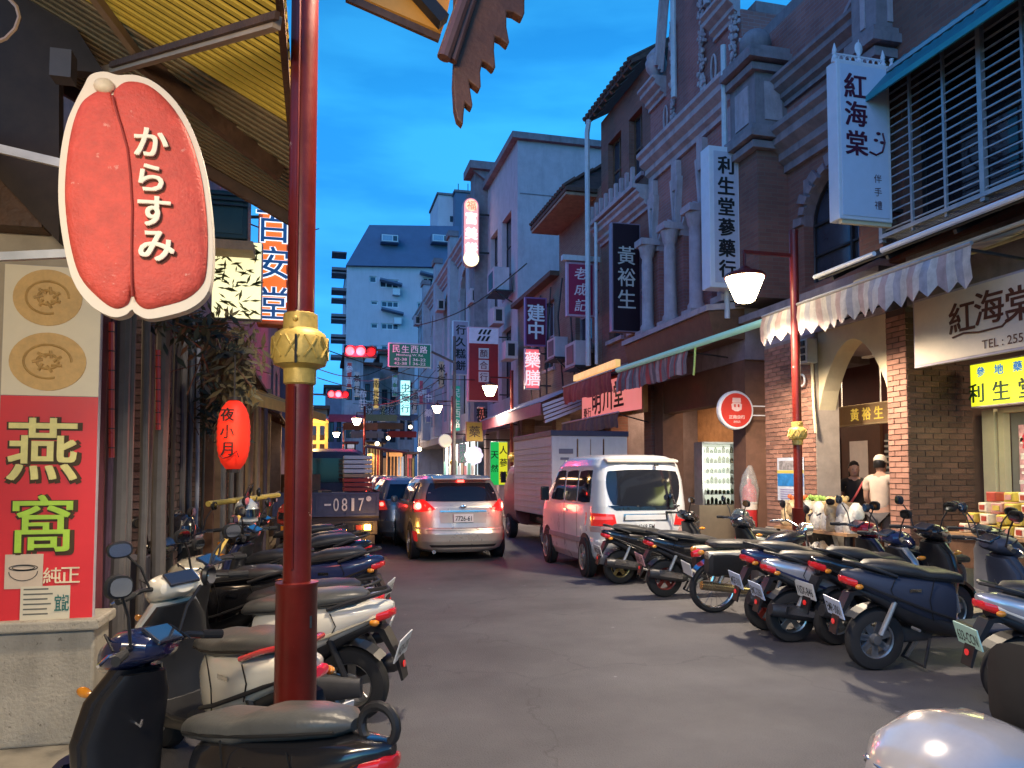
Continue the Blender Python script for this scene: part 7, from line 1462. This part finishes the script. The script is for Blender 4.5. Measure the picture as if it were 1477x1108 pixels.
def motorcycle(label, loc, heading, group):
    t = thing('motorcycle', label, 'motorcycle', loc, heading, group, tilt=5); r_ = .30
    M_bl = mat('bike_black', (.02, .02, .025), .25, 0, .1, coat=.6); M_cr = mat('bike_cream', (.55, .52, .42), .35, 0, .08, coat=.5)
    for x, nm in ((-.62, 'rear_wheel'), (.66, 'front_wheel')):
        w = MB().lathe([(r_ * .80, -.035), (r_ * .9, -.045), (r_, -.015), (r_, .015), (r_ * .9, .045), (r_ * .80, .035)], (x, 0, r_), 32, 'y', True).build(nm, M_rubber, t, smooth=True)
        rm = MB().lathe([(r_ * .82, -.03), (r_ * .82, .03), (r_ * .76, .02), (r_ * .76, -.02)], (x, 0, r_), 30, 'y', True)
        for k in range(18): a = 2 * math.pi * k / 18; rm.beam((x + .03 * math.cos(a + .8 * (-1) ** k), .03 * (-1) ** k, r_ + .03 * math.sin(a + .8 * (-1) ** k)), (x + r_ * .78 * math.cos(a), 0, r_ + r_ * .78 * math.sin(a)), .005)
        rm.lathe([(.001, .06), (.05, .055), (.05, -.055), (.001, -.06)], (x, 0, r_), 14, 'y').build('rim', M_chrome, w, smooth=True)
        g = []
        for i in range(11):
            a = R(15 if x > 0 else 30) + R(125) * i / 10; rr = r_ + .03; g.append([(x + (rr + h) * math.cos(a), yy, r_ + (rr + h) * math.sin(a)) for yy, h in ((-.055, -.015), (0, .02), (.055, -.015), (0, .008))])
        MB().rings(g).build('mudguard', M_chrome if x < 0 else M_cr, t, smooth=True)
    MB().loft([(-.72, 0, .80, .06, .02, 2), (-.66, 0, .80, .12, .045, 3), (-.3, 0, .79, .13, .05, 3), (.02, 0, .78, .09, .045, 3), (.08, 0, .78, .03, .02, 2)], 18).build('seat', mat('seat_vinyl'), t, smooth=True) if False else MB().loft([(-.72, 0, .80, .06, .02, 2), (-.66, 0, .80, .12, .045, 3), (-.3, 0, .79, .13, .05, 3), (.02, 0, .78, .09, .045, 3), (.08, 0, .78, .03, .02, 2)], 18).build('seat', _mats['seat_vinyl'], t, smooth=True)
    MB().loft([(.0, 0, .78, .06, .04, 2), (.08, 0, .80, .12, .085, 2.6), (.3, 0, .84, .14, .10, 2.6), (.44, 0, .86, .10, .07, 2.4), (.48, 0, .86, .03, .03, 2)], 20).build('fuel_tank', M_bl, t, smooth=True)
    for s_ in (-1, 1):
        MB().loft([(-.80, s_ * .17, .60, .06, .10, 5), (-.76, s_ * .18, .60, .08, .125, 6), (-.36, s_ * .18, .60, .08, .125, 6), (-.32, s_ * .17, .6, .06, .10, 5)], 18).build('side_case', M_black, t, smooth=True)
        MB().loft([(-.80, s_ * .17, .70, .06, .04, 5), (-.36, s_ * .18, .705, .08, .045, 6), (-.32, s_ * .17, .7, .06, .03, 5)], 18).build('case_lid', M_cr, t, smooth=True)
        MB().tube([(.66, s_ * .075, .30), (.52, s_ * .075, .68), (.44, s_ * .08, .95)], .02, 8).build('fork', M_chrome, t, smooth=True)
        MB().tube([(.42, s_ * .03, .98), (.38, s_ * .2, 1.03), (.24, s_ * .34, 1.0)], .013, 8).build('handlebar', M_chrome, t, smooth=True)
        st = MB().tube([(.36, s_ * .2, 1.02), (.36, s_ * .24, 1.18)], .006, 6).build('mirror_stem', M_dark, t); MB().sphere((.35, s_ * .26, 1.22), .015, .065, .05, 14, 8).build('mirror_head', M_black, st, smooth=True)
        MB().sphere((-.84, s_ * .11, .72), .04, .03, .03, 10, 6).build('turn_signal', M_amber, t, smooth=True); MB().tube([(-.62, s_ * .09, .32), (-.48, s_ * .11, .68)], .028, 8).build('rear_shock', M_chrome, t, smooth=True)
    MB().loft([(-.12, 0, .42, .10, .12, 4), (.1, 0, .42, .12, .14, 4), (.26, 0, .42, .09, .12, 4)], 16).build('engine', mat('engine_alloy', (.30, .30, .31), .45, .7, .2), t, smooth=True)
    MB().tube([(-.55, 0, .7), (-.2, 0, .68), (.2, 0, .72), (.42, 0, .9)], .03, 8).build('frame', M_dark, t, smooth=True); MB().tube([(.40, 0, .85), (.30, 0, .3), (-.2, 0, .28), (-.4, 0, .6)], .02, 8).build('frame', M_dark, t, smooth=True)
    MB().tube([(.28, -.1, .42), (.3, -.13, .27), (.0, -.15, .25), (-.2, -.15, .26), (-.26, -.15, .28), (-.85, -.16, .36)], .035, 12, .05).build('exhaust', mat('brass_exhaust', (.55, .45, .28), .25, .9, .15), t, smooth=True)
    MB().lathe([(.001, .0), (.07, .0), (.085, .03), (.07, .12), (.001, .14)], (.44, 0, .95), 16, 'x').build('headlight', M_chrome, t, smooth=True)
    MB().loft([(-.90, 0, .68, .04, .03, 3), (-.82, 0, .70, .07, .045, 3)], 12).build('tail_light', _mats['scooter_red_lens'], t, smooth=True)
    pl = MB().cbox((0, 0, 0), .008, .26, .15).xf(Matrix.Translation((-.96, 0, .52)) @ Matrix.Rotation(R(-15), 4, 'Y')).build('number_plate', M_plate, t); MB().tube([(-.3, .1, .3), (-.3, .2, .02)], .012, 6).build('kickstand', M_chrome, t)
    return t
def paintm(n, c, m=0.): return mat('paint_' + n, c, .22, m, .03, 3, coat=.9)
PK, PW, PS, PB, PG, PN = paintm('black', (.012, .012, .014)), paintm('cream_white', (.72, .68, .58)), paintm('champagne', (.55, .50, .38), .35), paintm('navy', (.02, .03, .09)), mat('matt_slate', (.035, .045, .075), .55, .1, .03), paintm('silver', (.45, .46, .50), .5)
PR = paintm('dark_red', (.25, .012, .02)); gR, gL = 'scooters parked along the right kerb', 'scooters parked in front of the left arcade'
blue_plate = mat('number_plate_blue', (.50, .60, .78), .4, 0, .03); pink_plate = mat('number_plate_pink', (.65, .35, .36), .4, 0, .03); green_plate = mat('number_plate_green', (.45, .70, .60), .4, 0, .03)
# right row, far to near
H0 = -4
scooter('black scooter half in front of the white van bumper, farthest of the right row', by_rear(893, 842, 2), 2, PK, group=gR, plate='MXD-208', plate_m=M_plate, rimm=mat('rim_gold', (.35, .28, .12), .4, .8))
scooter('black scooter with a red wheel hub and pinkish plate, second from the van', by_rear(958, 861, -2), -2, PK, group=gR, paint2=paintm('graphite', (.05, .05, .06)), plate='NRE-117', plate_m=pink_plate, rimm=mat('rim_red_dark', (.30, .05, .04), .4, .3))
motorcycle('old motorcycle with cream topped side cases and a brass coloured exhaust', by_rear(1020, 884, -4), -4, gR)
scooter('white scooter with a silver handlebar cowl behind the motorcycle cases', (aZ(1130, 850).x + .2, aZ(1130, 850).y, 0), 5, PW, group=gR, paint2=PN, plate='KLA-552', shieldm=M_black)
scooter('sport scooter with a red rimmed rear wheel beside the motorcycle', by_rear(1106, 909, -5), -5, PB, group=gR, paint2=PR, plate='MGF-310', plate_m=blue_plate, rimm=mat('rim_red', (.62, .09, .05), .4, .1), sz=1.05)
scooter('silver and dark blue scooter with slanted pale blue plate left of the slate electric scooter', by_rear(1140, 926, -6), -6, PN, group=gR, paint2=PB, plate='EMC-2260', plate_m=blue_plate, lean=3)
scooter('black scooter squeezed behind the slate electric scooter', by_rear(1205, 930, 2), 2, PK, group=gR, paint2=PK, plate='NSX-846', sz=1.06)
scooter('matt slate blue electric scooter with smooth sides, nearest complete one of the right row', by_rear(1260, 966, -9), -9, PG, group=gR, paint2=PG, plate='EMP-3061', plate_m=blue_plate, style='electric', shieldm=PG, rimm=mat('rim_grey', (.25, .26, .28), .35, .7), sz=1.04)
scooter('black scooter with grey shield behind the slate electric scooter handlebar', (aZ(1385, 905).x, aZ(1385, 905).y, 0), 8, PK, group=gR, plate='NPD-771', shieldm=mat('shield_grey', (.12, .12, .13), .5))
scooter('silver white scooter with a green plate, cut by the right frame edge', by_rear(1466, 1022, -12), -12, PN, group=gR, paint2=PW, plate='633-CCN', plate_m=green_plate, shieldm=M_black)
# passing scooter in the right foreground
pz = aD(1385, 1108, 2.12); q_ = scooter('pale silver scooter with a domed top case cut off in the bottom right corner', (pz.x + .80, pz.y, 0), 0, PN, group=None, paint2=PN, plate='', lean=0, style='classic', kickstand=False, seatm=mat('seat_matt_black', (.008, .008, .009), .7))
tcs = MB().loft([(-.23, 0, 0, .04, .03, 2), (-.215, 0, 0, .11, .07, 2.2), (-.15, 0, .02, .18, .12, 2.4), (-.05, 0, .035, .20, .145, 2.5), (.08, 0, .035, .205, .145, 2.5), (.17, 0, .02, .19, .125, 2.5), (.21, 0, 0, .12, .08, 2.2)], 32).xf(Matrix.Translation((-.80, 0, .765))).build('top_case', mat('pale_silver_case', (.50, .50, .54), .18, .35, .05, coat=1, dirt=.15), q_, smooth=True, ang=80)
MB().loft([(-.225, 0, -.01, .06, .02, 2.4), (-.20, 0, -.01, .13, .035, 2.6), (-.12, 0, -.01, .19, .04, 2.6)], 24).xf(Matrix.Translation((-.812, 0, .755))).build('case_reflector', mat('case_red_lens', (.7, .08, .03), .1, 0, .2, 10, coat=1), tcs, smooth=True)
for zz_, rr_ in ((.0, .2085), (.012, .2075)): MB().loft([(-.232, 0, 0, .02, .004, 2), (-.20, 0, 0, .13, .005, 2.4), (-.1, 0, 0, .197, .005, 2.6), (.08, 0, 0, rr_, .005, 2.6), (.2, 0, 0, .13, .004, 2.4)], 28).xf(Matrix.Translation((-.80, 0, .80 + zz_))).build('lid_seam', mat('seam_black', (.008, .008, .008), .6) if zz_ == 0 else M_chrome, tcs, smooth=True)
MB().loft([(-.06, 0, 0, .10, .06, 3), (-.03, 0, .02, .17, .14, 4), (.03, 0, .02, .17, .14, 4), (.05, 0, 0, .1, .06, 3)], 20).xf(Matrix.Translation((-.50, 0, .95))).build('backrest', _mats['seat_matt_black'], q_, smooth=True)
# left row: near to far
tl = aD(545, 1050, 2.45); ha = R(140)
scooter('black scooter with a large grey seat and ring grip, nearest in the bottom left corner', (tl.x + .95 * .86 * math.cos(ha), tl.y + .95 * .86 * math.sin(ha), 0), 140, PK, group=gL, paint2=paintm('black_blue', (.012, .02, .07)), style='ring', seatm=mat('seat_grey', (.075, .075, .07), .38, 0, .12, 8, .1, 60), sx=.86, sz=.96, lean=3, turn=14)
tl = aD(470, 960, 3.55)
scooter('white scooter with red side grips and the plate ending 2520 behind the near lamp post', (tl.x + .95 * math.cos(R(124)), tl.y + .95 * math.sin(R(124)), 0), 124, PW, group=gL, paint2=PW, plate='NAW-2520', shieldm=M_black, seatm=_mats['seat_grey'], rail=mat('rail_red_bright', (.55, .03, .04), .25, coat=1), lean=-6, lampm=mat('bulb_red', (.5, .01, .03), .1, 0, 0, coat=1, emit=(1, .05, .1), es=.25))
scooter('champagne and white scooter, its rear wheel showing right of the near lamp post', by_rear(512, 1037, 160), 157, PW, group=gL, paint2=PS, plate='NQK-093', seatm=_mats['seat_grey'], lean=-5)
scooter('small silver scooter between the champagne one and the navy one', by_rear(500, 985, 166), 166, PN, group=gL, paint2=PW, plate='MTE-614', lean=-8, sz=.93)
scooter('navy scooter whose red tail lamp is level with the near lamp post sleeve', by_rear(512, 925, 160), 160, PB, group=gL, paint2=PK, plate='NHU-425', lean=-5, sz=1.04)
scooter('black scooter with a tall dark windscreen beyond the navy one', by_rear(497, 893, 172), 172, PK, group=gL, paint2=PN, plate='MDJ-902', lean=-7, sz=1.1)
scooter('white and black striped scooter right under the truck number', by_rear(490, 862, 160), 160, PW, group=gL, paint2=PK, plate='NBB-330', lean=-5)
scooter('dark scooter farthest in the left row beside the truck', by_rear(470, 842, 175), 175, PK, group=gL, paint2=PN, plate='MLS-188', lean=-5)
scooter('black scooter parked nose to the brick pillar deep in the left row', (-.95, 6.9, .0), 150, PK, group=gL, plate='NCA-604', lean=-5)
scooter('grey scooter beside the cabinet at the left pavement', (-.9, 8.2, .0), 155, PN, group=gL, plate='MHZ-550', lean=-5)
# yellow poles and white helmet between the left scooters
t_ = thing('bamboo_pole', 'yellow bamboo pole leaning between the left scooters', 'pole', aD(300, 800, 6.6)); MB().tube([aD(285, 850, 6.2), aD(345, 745, 6.8)], .018, 8).build('pole', mat('bamboo_yellow', (.62, .45, .10), .5, 0, .15), t_, world=True, smooth=True)
t_ = thing('bamboo_pole', 'horizontal yellow pole above the far left scooters', 'pole', aD(350, 722, 8)); MB().tube([aD(300, 727, 8), aD(402, 714, 9.5)], .03, 8).build('pole', _mats['bamboo_yellow'], t_, world=True, smooth=True)
for (px, q, D, c_, lab) in ((355, 738, 8.2, (.6, .62, .62), 'white helmet hung on a scooter below the yellow pole'), (1068, 748, 10.8, (.05, .06, .06), 'glossy dark helmet resting on the cream motorcycle seat')):
    p = aD(px, q, D); t_ = thing('helmet', lab, 'helmet', p); MB().loft([(-.12, 0, 0, .10, .12, 2), (-.10, 0, 0, .125, .145, 2), (0, 0, 0, .13, .15, 2), (.08, 0, 0, .11, .13, 2), (.13, 0, 0, .06, .07, 2), (.145, 0, 0, .01, .01, 2)], 20, 'z').xf(Matrix.Translation(p)).build('shell', mat('helmet_%d' % px, c_, .15, 0, .03, coat=1), t_, world=True, smooth=True)
    MB().loft([(-.05, .015, -.02, .13, .15, 2.2), (.03, .015, -.02, .125, .14, 2.2)], 20, 'z').xf(Matrix.Translation(p + Vector((0, -.01, 0)))).build('visor', M_glass, t_, world=True, smooth=True)
# ================================================================== PEOPLE
def skin_mesh(name, nodes, edges, radii, m, parent, sub=1, root=0):
    me = bpy.data.meshes.new(name); me.from_pydata([tuple(p) for p in nodes], edges, []); o = bpy.data.objects.new(name, me); COL.objects.link(o); o.parent = parent
    sk = o.modifiers.new('sk', 'SKIN'); sv = me.skin_vertices[0].data
    for i, r_ in enumerate(radii): sv[i].radius = r_ if isinstance(r_, tuple) else (r_, r_); sv[i].use_root = (i == root)
    s_ = o.modifiers.new('s', 'SUBSURF'); s_.levels = sub; s_.render_levels = sub
    dg = bpy.context.evaluated_depsgraph_get(); ev = o.evaluated_get(dg); m2 = bpy.data.meshes.new_from_object(ev); o.modifiers.clear(); o.data = m2; m2.materials.clear(); m2.materials.append(m); m2.polygons.foreach_set('use_smooth', [True] * len(m2.polygons)); return o
M_skin = mat('skin', (.45, .26, .18), .55, 0, .05)
def person(label, loc, rz, h, shirt, legs, hair, cap=None, arms=((.0, .0), (.0, .0)), strap=None, lean=0.):
    t = thing('person', label, 'person', loc, rz, None, (h / 1.7,) * 3)
    N = [(0, 0, .92), (0, 0, 1.08), (0, .0, 1.28), (0, .0, 1.43), (0, .01, 1.50), (0, .03, 1.56)]; E = [(0, 1), (1, 2), (2, 3), (3, 4), (4, 5)]; Rr = [(.15, .10), (.13, .095), (.165, .11), (.12, .08), (.052, .055), (.06, .06)]
    for k, s_ in enumerate((-1, 1)):
        b = len(N); fx, fz = arms[k]
        N += [(s_ * .19, 0, 1.40), (s_ * .23, .02 + fx * .3, 1.14), (s_ * .22, .05 + fx, .92 + fz), (s_ * .21, .07 + fx * 1.25, .84 + fz)]; E += [(3, b), (b, b + 1), (b + 1, b + 2), (b + 2, b + 3)]; Rr += [.058, .043, .032, .036]
        b = len(N); N += [(s_ * .095, 0, .86), (s_ * .10, .01, .48), (s_ * .10, -.01, .08), (s_ * .10, .12, .04)]; E += [(0, b), (b, b + 1), (b + 1, b + 2), (b + 2, b + 3)]; Rr += [.09, .06, .042, .04]
    skin_mesh('body', N, E, Rr, M_skin, t)
    hd = MB().loft([(1.50, 0, .03, .045, .05, 2), (1.53, 0, .035, .06, .075, 2.2), (1.60, 0, .03, .072, .09, 2.2), (1.67, 0, .02, .075, .095, 2), (1.72, 0, .01, .055, .07, 2), (1.745, 0, .01, .01, .01, 2)], 18, 'z').build('head', M_skin, t, smooth=True)
    MB().cbox((0, .128, 1.60), .022, .03, .04).build('nose', M_skin, hd, bev=.006)
    for s_ in (-1, 1): MB().sphere((s_ * .03, .112, 1.625), .012, .008, .006, 8, 5).build('eye', M_ink, hd, smooth=True); MB().sphere((s_ * .077, .02, 1.61), .01, .02, .03, 8, 5).build('ear', M_skin, hd, smooth=True)
    MB().cbox((0, .118, 1.562), .045, .012, .010).build('mouth', mat('lips', (.35, .12, .10), .5), hd)
    MB().loft([(1.46 if hair == 'long' else 1.58, 0, -.03, .075, .05, 2), (1.62, 0, -.018, .085, .085, 2), (1.68, 0, .0, .085, .105, 2), (1.735, 0, .0, .065, .08, 2), (1.765, 0, 0, .015, .02, 2)], 18, 'z').build('hair', mat('black_hair', (.012, .01, .01), .5), t, smooth=True)
    if cap:
        MB().loft([(1.66, 0, .01, .09, .108, 2), (1.72, 0, .005, .085, .10, 2), (1.765, 0, 0, .055, .065, 2), (1.78, 0, 0, .01, .01, 2)], 18, 'z').build('cap', cap, t, smooth=True); MB().loft([(1.655, 0, .12, .07, .07, 2.4), (1.667, 0, .12, .068, .068, 2.4)], 16, 'z').build('cap_brim', cap, t, smooth=True)
    N2 = N[:4]; E2 = [(0, 1), (1, 2), (2, 3)]; R2 = [(.17, .12), (.15, .115), (.18, .125), (.135, .09)]
    for s_, b in ((-1, 6), (1, 14)): i = len(N2); N2 = N2 + [N[b], tuple((Vector(N[b]) * .35 + Vector(N[b + 1]) * .65))]; E2 += [(3, i), (i, i + 1)]; R2 += [.075, .062]
    skin_mesh('shirt', N2, E2, R2, shirt, t)
    N3 = [(0, 0, .95)]; E3 = []; R3 = [(.165, .115)]
    for b in (10, 18): i = len(N3); N3 += [N[b], N[b + 1], N[b + 2]]; E3 += [(0, i), (i, i + 1), (i + 1, i + 2)]; R3 += [.105, .075, .06]
    skin_mesh('trousers', N3, E3, R3, legs, t)
    if strap: MB().tube([(-.12, .13, 1.42), (.0, .16, 1.2), (.13, .15, 1.0)], .018, 6).build('bag_strap', strap, t, smooth=True)
    return t
p1 = aX(1232, 700, 8.1); person('person in dark clothes with a red shoulder strap standing under the brick arch', (8.1, p1.y, .12), 150, 1.62, mat('dark_top', (.012, .010, .012), .8), mat('dark_trousers', (.015, .014, .018), .8), 'long', strap=mat('strap_red', (.45, .06, .06), .6))
p1 = aX(1270, 700, 7.9); person('person in a white cap and cream shirt partly hidden by the near brick pillar', (7.9, p1.y, .12), -60, 1.68, mat('cream_shirt', (.60, .48, .38), .8), mat('grey_trousers', (.10, .09, .09), .8), 'short', cap=mat('white_cap', (.70, .62, .50), .7), arms=((.12, .1), (.05, .0)))
bpy.context.view_layer.update()
# ================================================================== SMALL THINGS FAR DOWN THE STREET
for k, (px, q, D, r_, lab) in enumerate(((592, 616, 50, .12, 'small white globe lamp at the corner of the art deco block'), (560, 632, 52, .13, 'small warm globe lamp over the far stalls'), (544, 640, 48, .13, 'tiny warm lamp over the far road'), (508, 665, 40, .10, 'tiny white lamp right of the yellow stall'), (605, 648, 44, .12, 'small orange lamp by the dark corner pier'))):
    p = aD(px, q, D); t_ = thing('globe_lamp', lab, 'lamp', p, 0, 'small lamps down the street'); MB().sphere(p, r_).build('globe', mat('globe_glow', (1, .9, .7), .4, 0, 0, emit=(1, .82, .5), es=5.5), t_, world=True, smooth=True); MB().tube([p + Vector((0, 0, r_)), p + Vector((0, 0, r_ + .5))], .02, 5).build('hanger', M_dark, t_, world=True)
for k, (pa, pb, q0, q1, D, c_, e_, lab) in enumerate(((560, 584, 652, 686, 44, (.6, .25, .08), 1.2, 'orange lit stall in the middle distance between the cars'), (586, 598, 655, 690, 46, (.5, .12, .12), .7, 'narrow reddish lit shop beside the orange stall'), (500, 512, 640, 668, 46, (.5, .5, .6), .6, 'pale lit stall right of the yellow stall frame'), (532, 552, 640, 668, 50, (.55, .38, .16), .7, 'amber lit stall behind the stacked trays'))):
    a, b = aD(pa, q0, D), aD(pb, q1, D); t_ = thing('far_stall', lab, 'stall', (a.x, a.y, 0), 0, 'lit stalls down the street'); w_ = b.x - a.x
    box('back', mat('stall_glow_%d' % k, c_, .6, 0, .6, 3, emit=c_, es=e_), t_, a.x, b.x, a.y + 1.2, a.y + 1.25, .4, a.z); box('counter', M_wood, t_, a.x, b.x, a.y, a.y + .8, 0, .9); box('roof', M_tile, t_, a.x - .2, b.x + .2, a.y - .5, a.y + 1.4, a.z, a.z + .12)
    for x in (a.x, b.x): box('post', M_dark, t_, x - .04, x + .04, a.y, a.y + .08, 0, a.z)
    rr = random.Random(k)
    for i in range(5): x = a.x + w_ * (i + .5) / 5; box('hung_goods', [M_redsign, M_gold, M_signw, M_wood][rr.randrange(4)], t_, x - w_ * .07, x + w_ * .07, a.y + .3, a.y + .4, 1.2 + rr.random() * .3, a.z - .25)
W4 = Car([(.18, .1, 3.9, .74, 4), (.30, .0, 4.0, .82, 5), (.55, .0, 4.0, .84, 6), (.9, .06, 3.9, .84, 6), (1.0, .1, 3.3, .82, 6), (1.3, .28, 2.8, .72, 5), (1.45, .42, 2.4, .63, 5), (1.5, .7, 2.1, .5, 4)])
for k, (px, D, c_, lab) in enumerate(((572, 26, (.10, .05, .16), 'dark purple car with red tail lights ahead of the silver hatchback'), (556, 33, (.3, .3, .33), 'grey car farther down the street with glowing tail lights'), (545, 41, (.25, .05, .05), 'red car, farthest of the braking cars'))):
    p = aD(px, 700, D); c4 = thing('sedan_car', lab, 'car', (p.x, p.y, 0), 90, 'cars braking down the street'); W4.body(40, 24).build('body', mat('far_car_%d' % k, c_, .3, .3, 0, coat=.6), c4, smooth=True); W4.patch('rear_window', M_glass, c4, [(-.62, 1.03), (.62, 1.03), (.52, 1.36), (-.52, 1.36)])
    for s_ in (-1, 1):
        W4.patch('tail_light', M_lampL, c4, [(s_ * .62, .82), (s_ * .80, .80), (s_ * .78, .95), (s_ * .66, .96)], off=.02)
        for xw in (.7, 3.2): wheel(c4, xw, s_ * .76, .3, .19, sg=s_)
    pt_light('brake_glow', W(c4) @ Vector((-.3, 0, .9)), 14, (1, .08, .1), .2)

# more signs crowding the far bend
_fs = (((500, 522, 508, 560), 50, (.35, .05, .05), '參茸', 'tall dull red sign at the left end of the far row'), ((511, 536, 519, 572), 52, (.40, .40, .42), '茶行', 'pale grey sign right of the tall dull red one'),
       ((520, 560, 526, 590), 47, (.06, .14, .20), '布莊', 'dark blue sign over the truck load'), ((538, 545, 547, 590), 49, (.45, .30, .08), '南北貨', 'ochre sign beneath the street name sign'),
       ((566, 540, 573, 572), 54, (.08, .22, .12), '青草', 'small dark green sign left of the cyan one'), ((594, 560, 602, 596), 50, (.42, .38, .36), '油行', 'small beige sign right of the cyan one'),
       ((604, 548, 611, 584), 47, (.30, .06, .10), '餅', 'small wine red sign on the art deco corner'), ((614, 560, 622, 610), 45, (.10, .12, .25), '中藥', 'indigo sign on the art deco block'),
       ((632, 520, 641, 560), 43, (.40, .28, .20), '米行', 'tan sign high on the art deco block'), ((690, 586, 700, 622), 31, (.50, .12, .10), '糖果', 'red sign below the second street lamp'), ((662, 640, 672, 668), 36, (.10, .35, .20), '果乾', 'green sign above the wagon roof'))
for k, (r_, Y, c_, ch, lab) in enumerate(_fs):
    vsign('vertical_sign', lab, r_, Y, .18, M_steel, mat('far_sign_%d' % k, c_, .5, 0, .15, 2, emit=c_, es=(.9 if k in (3, 9, 10) else .12)), ch, M_signw if sum(c_) < .7 else M_ink, .45, .05, brX=None, bold=.03)
for k in range(7):
    p = aD(500 + k * 15 + (k % 2) * 5, 598 + (k % 3) * 12, 46 + k * 2); t_ = thing('shop_awning', ['plum', 'rust', 'grey', 'olive', 'brown', 'dark red', 'slate'][k] + ' far awning over the shops beyond the truck, ' + ['farthest left', 'second', 'third', 'fourth', 'fifth', 'sixth', 'last before the corner'][k], 'awning', p, 0, 'far awnings')
    cc = [(.2, .08, .15), (.3, .12, .06), (.25, .25, .27), (.2, .2, .1), (.15, .09, .06), (.3, .04, .04), (.14, .15, .2)][k]
    MB().prism([(-1.0, 0), (1.0, 0), (1.1, -.1), (-1.1, -.1)], p, (1, 0, 0), (0, 0, 1), (0, 1.2, 0)).build('cloth', mat('far_awning_%d' % k, cc, .8), t_, world=True)
    MB().box(p.x - 1.05, p.x + 1.05, p.y - .03, p.y + .0, p.z - .45, p.z - .1).build('valance', mat('far_awning_%d' % k), t_, world=True) if False else MB().box(p.x - 1.05, p.x + 1.05, p.y - .03, p.y - .005, p.z - .45, p.z - .1).build('valance', _mats['far_awning_%d' % k], t_, world=True)
for k in range(10):
    pa, pb = (500 + k * 9, 545 + (k * 37) % 60), (610 + (k * 23) % 60, 520 + (k * 29) % 80); A_, B_ = aD(*pa, 44 + k), aD(*pb, 34 + k); t_ = thing('overhead_wire', 'far thin wire ' + ['one', 'two', 'three', 'four', 'five', 'six', 'seven', 'eight', 'nine', 'ten'][k] + ' counted from the left between the far rows', 'wire', A_, 0, 'far overhead wires')
    MB().tube([A_.lerp(B_, i / 8) - Vector((0, 0, .5 * math.sin(math.pi * i / 8))) for i in range(9)], .018, 4).build('wire', M_dark, t_, world=True)
for k, (px, q, Y) in enumerate(((606, 470, 46), (640, 450, 43), (690, 440, 34.6), (724, 470, 30), (742, 520, 28.5))):
    p = aX(px, q, 6.9); t_ = thing('air_conditioner', ['small air conditioner at the far end of the art deco block', 'air conditioner on the middle of the art deco block', 'air conditioner beside the end pier of the pale block', 'air conditioner between the low windows of the pale block', 'air conditioner close to the pale block corner'][k], 'air conditioner', p, 0, 'air conditioner boxes'); box('casing', M_white, t_, p.x - .45, p.x, p.y - .45, p.y + .45, p.z, p.z + .65, .01); box('fan_grille', M_dark, t_, p.x - .35, p.x - .1, p.y - .456, p.y - .451, p.z + .1, p.z + .55)

# helmets, grocery bags and a rain cover among the left scooters
for (px, q, D, c_, lab) in ((262, 762, 7.4, (.02, .02, .025), 'matt black helmet on the far left scooter by the brick pillar'), (415, 742, 9.5, (.5, .05, .04), 'red helmet just behind the near lamp post')):
    p = aD(px, q, D); t_ = thing('helmet', lab, 'helmet', p); MB().loft([(-.12, 0, 0, .10, .12, 2), (-.10, 0, 0, .125, .145, 2), (0, 0, 0, .13, .15, 2), (.08, 0, 0, .11, .13, 2), (.13, 0, 0, .06, .07, 2), (.145, 0, 0, .01, .01, 2)], 20, 'z').xf(Matrix.Translation(p)).build('shell', mat('helmet_%d' % px, c_, .25, 0, .03, coat=.6), t_, world=True, smooth=True)
    MB().loft([(-.05, .015, -.02, .13, .15, 2.2), (.03, .015, -.02, .125, .14, 2.2)], 20, 'z').xf(Matrix.Translation(p + Vector((0, -.01, 0)))).build('visor', M_glass, t_, world=True, smooth=True)
w_ = [o for o in bpy.data.objects if o.get('label', '').startswith('black scooter with a tall dark')][0]
MB().loft([(.95, .40, 0, .012, .17, 2.4), (1.1, .37, 0, .012, .20, 2.6), (1.28, .31, 0, .012, .17, 2.4), (1.36, .28, 0, .01, .09, 2)], 20, 'z').build('windscreen', mat('smoked_screen', (.03, .035, .04), .08, 0, 0, coat=1), w_, smooth=True)

# added area lights in place of shop light spilling on the far street (both sides)
for (x, y, p_, c_) in ((5.9, 32, 60, (1, .62, .35)), (-.6, 27, 60, (1, .55, .28)), (-.4, 36, 80, (1, .50, .30)), (6.2, 44, 70, (.85, .95, 1)), (3.0, 52, 110, (1, .58, .34)), (-.7, 20, 35, (1, .62, .35))):
    area('added_shop_spill', (x, y, 2.9), p_, .6, 3, c_, (0, 0, 0))
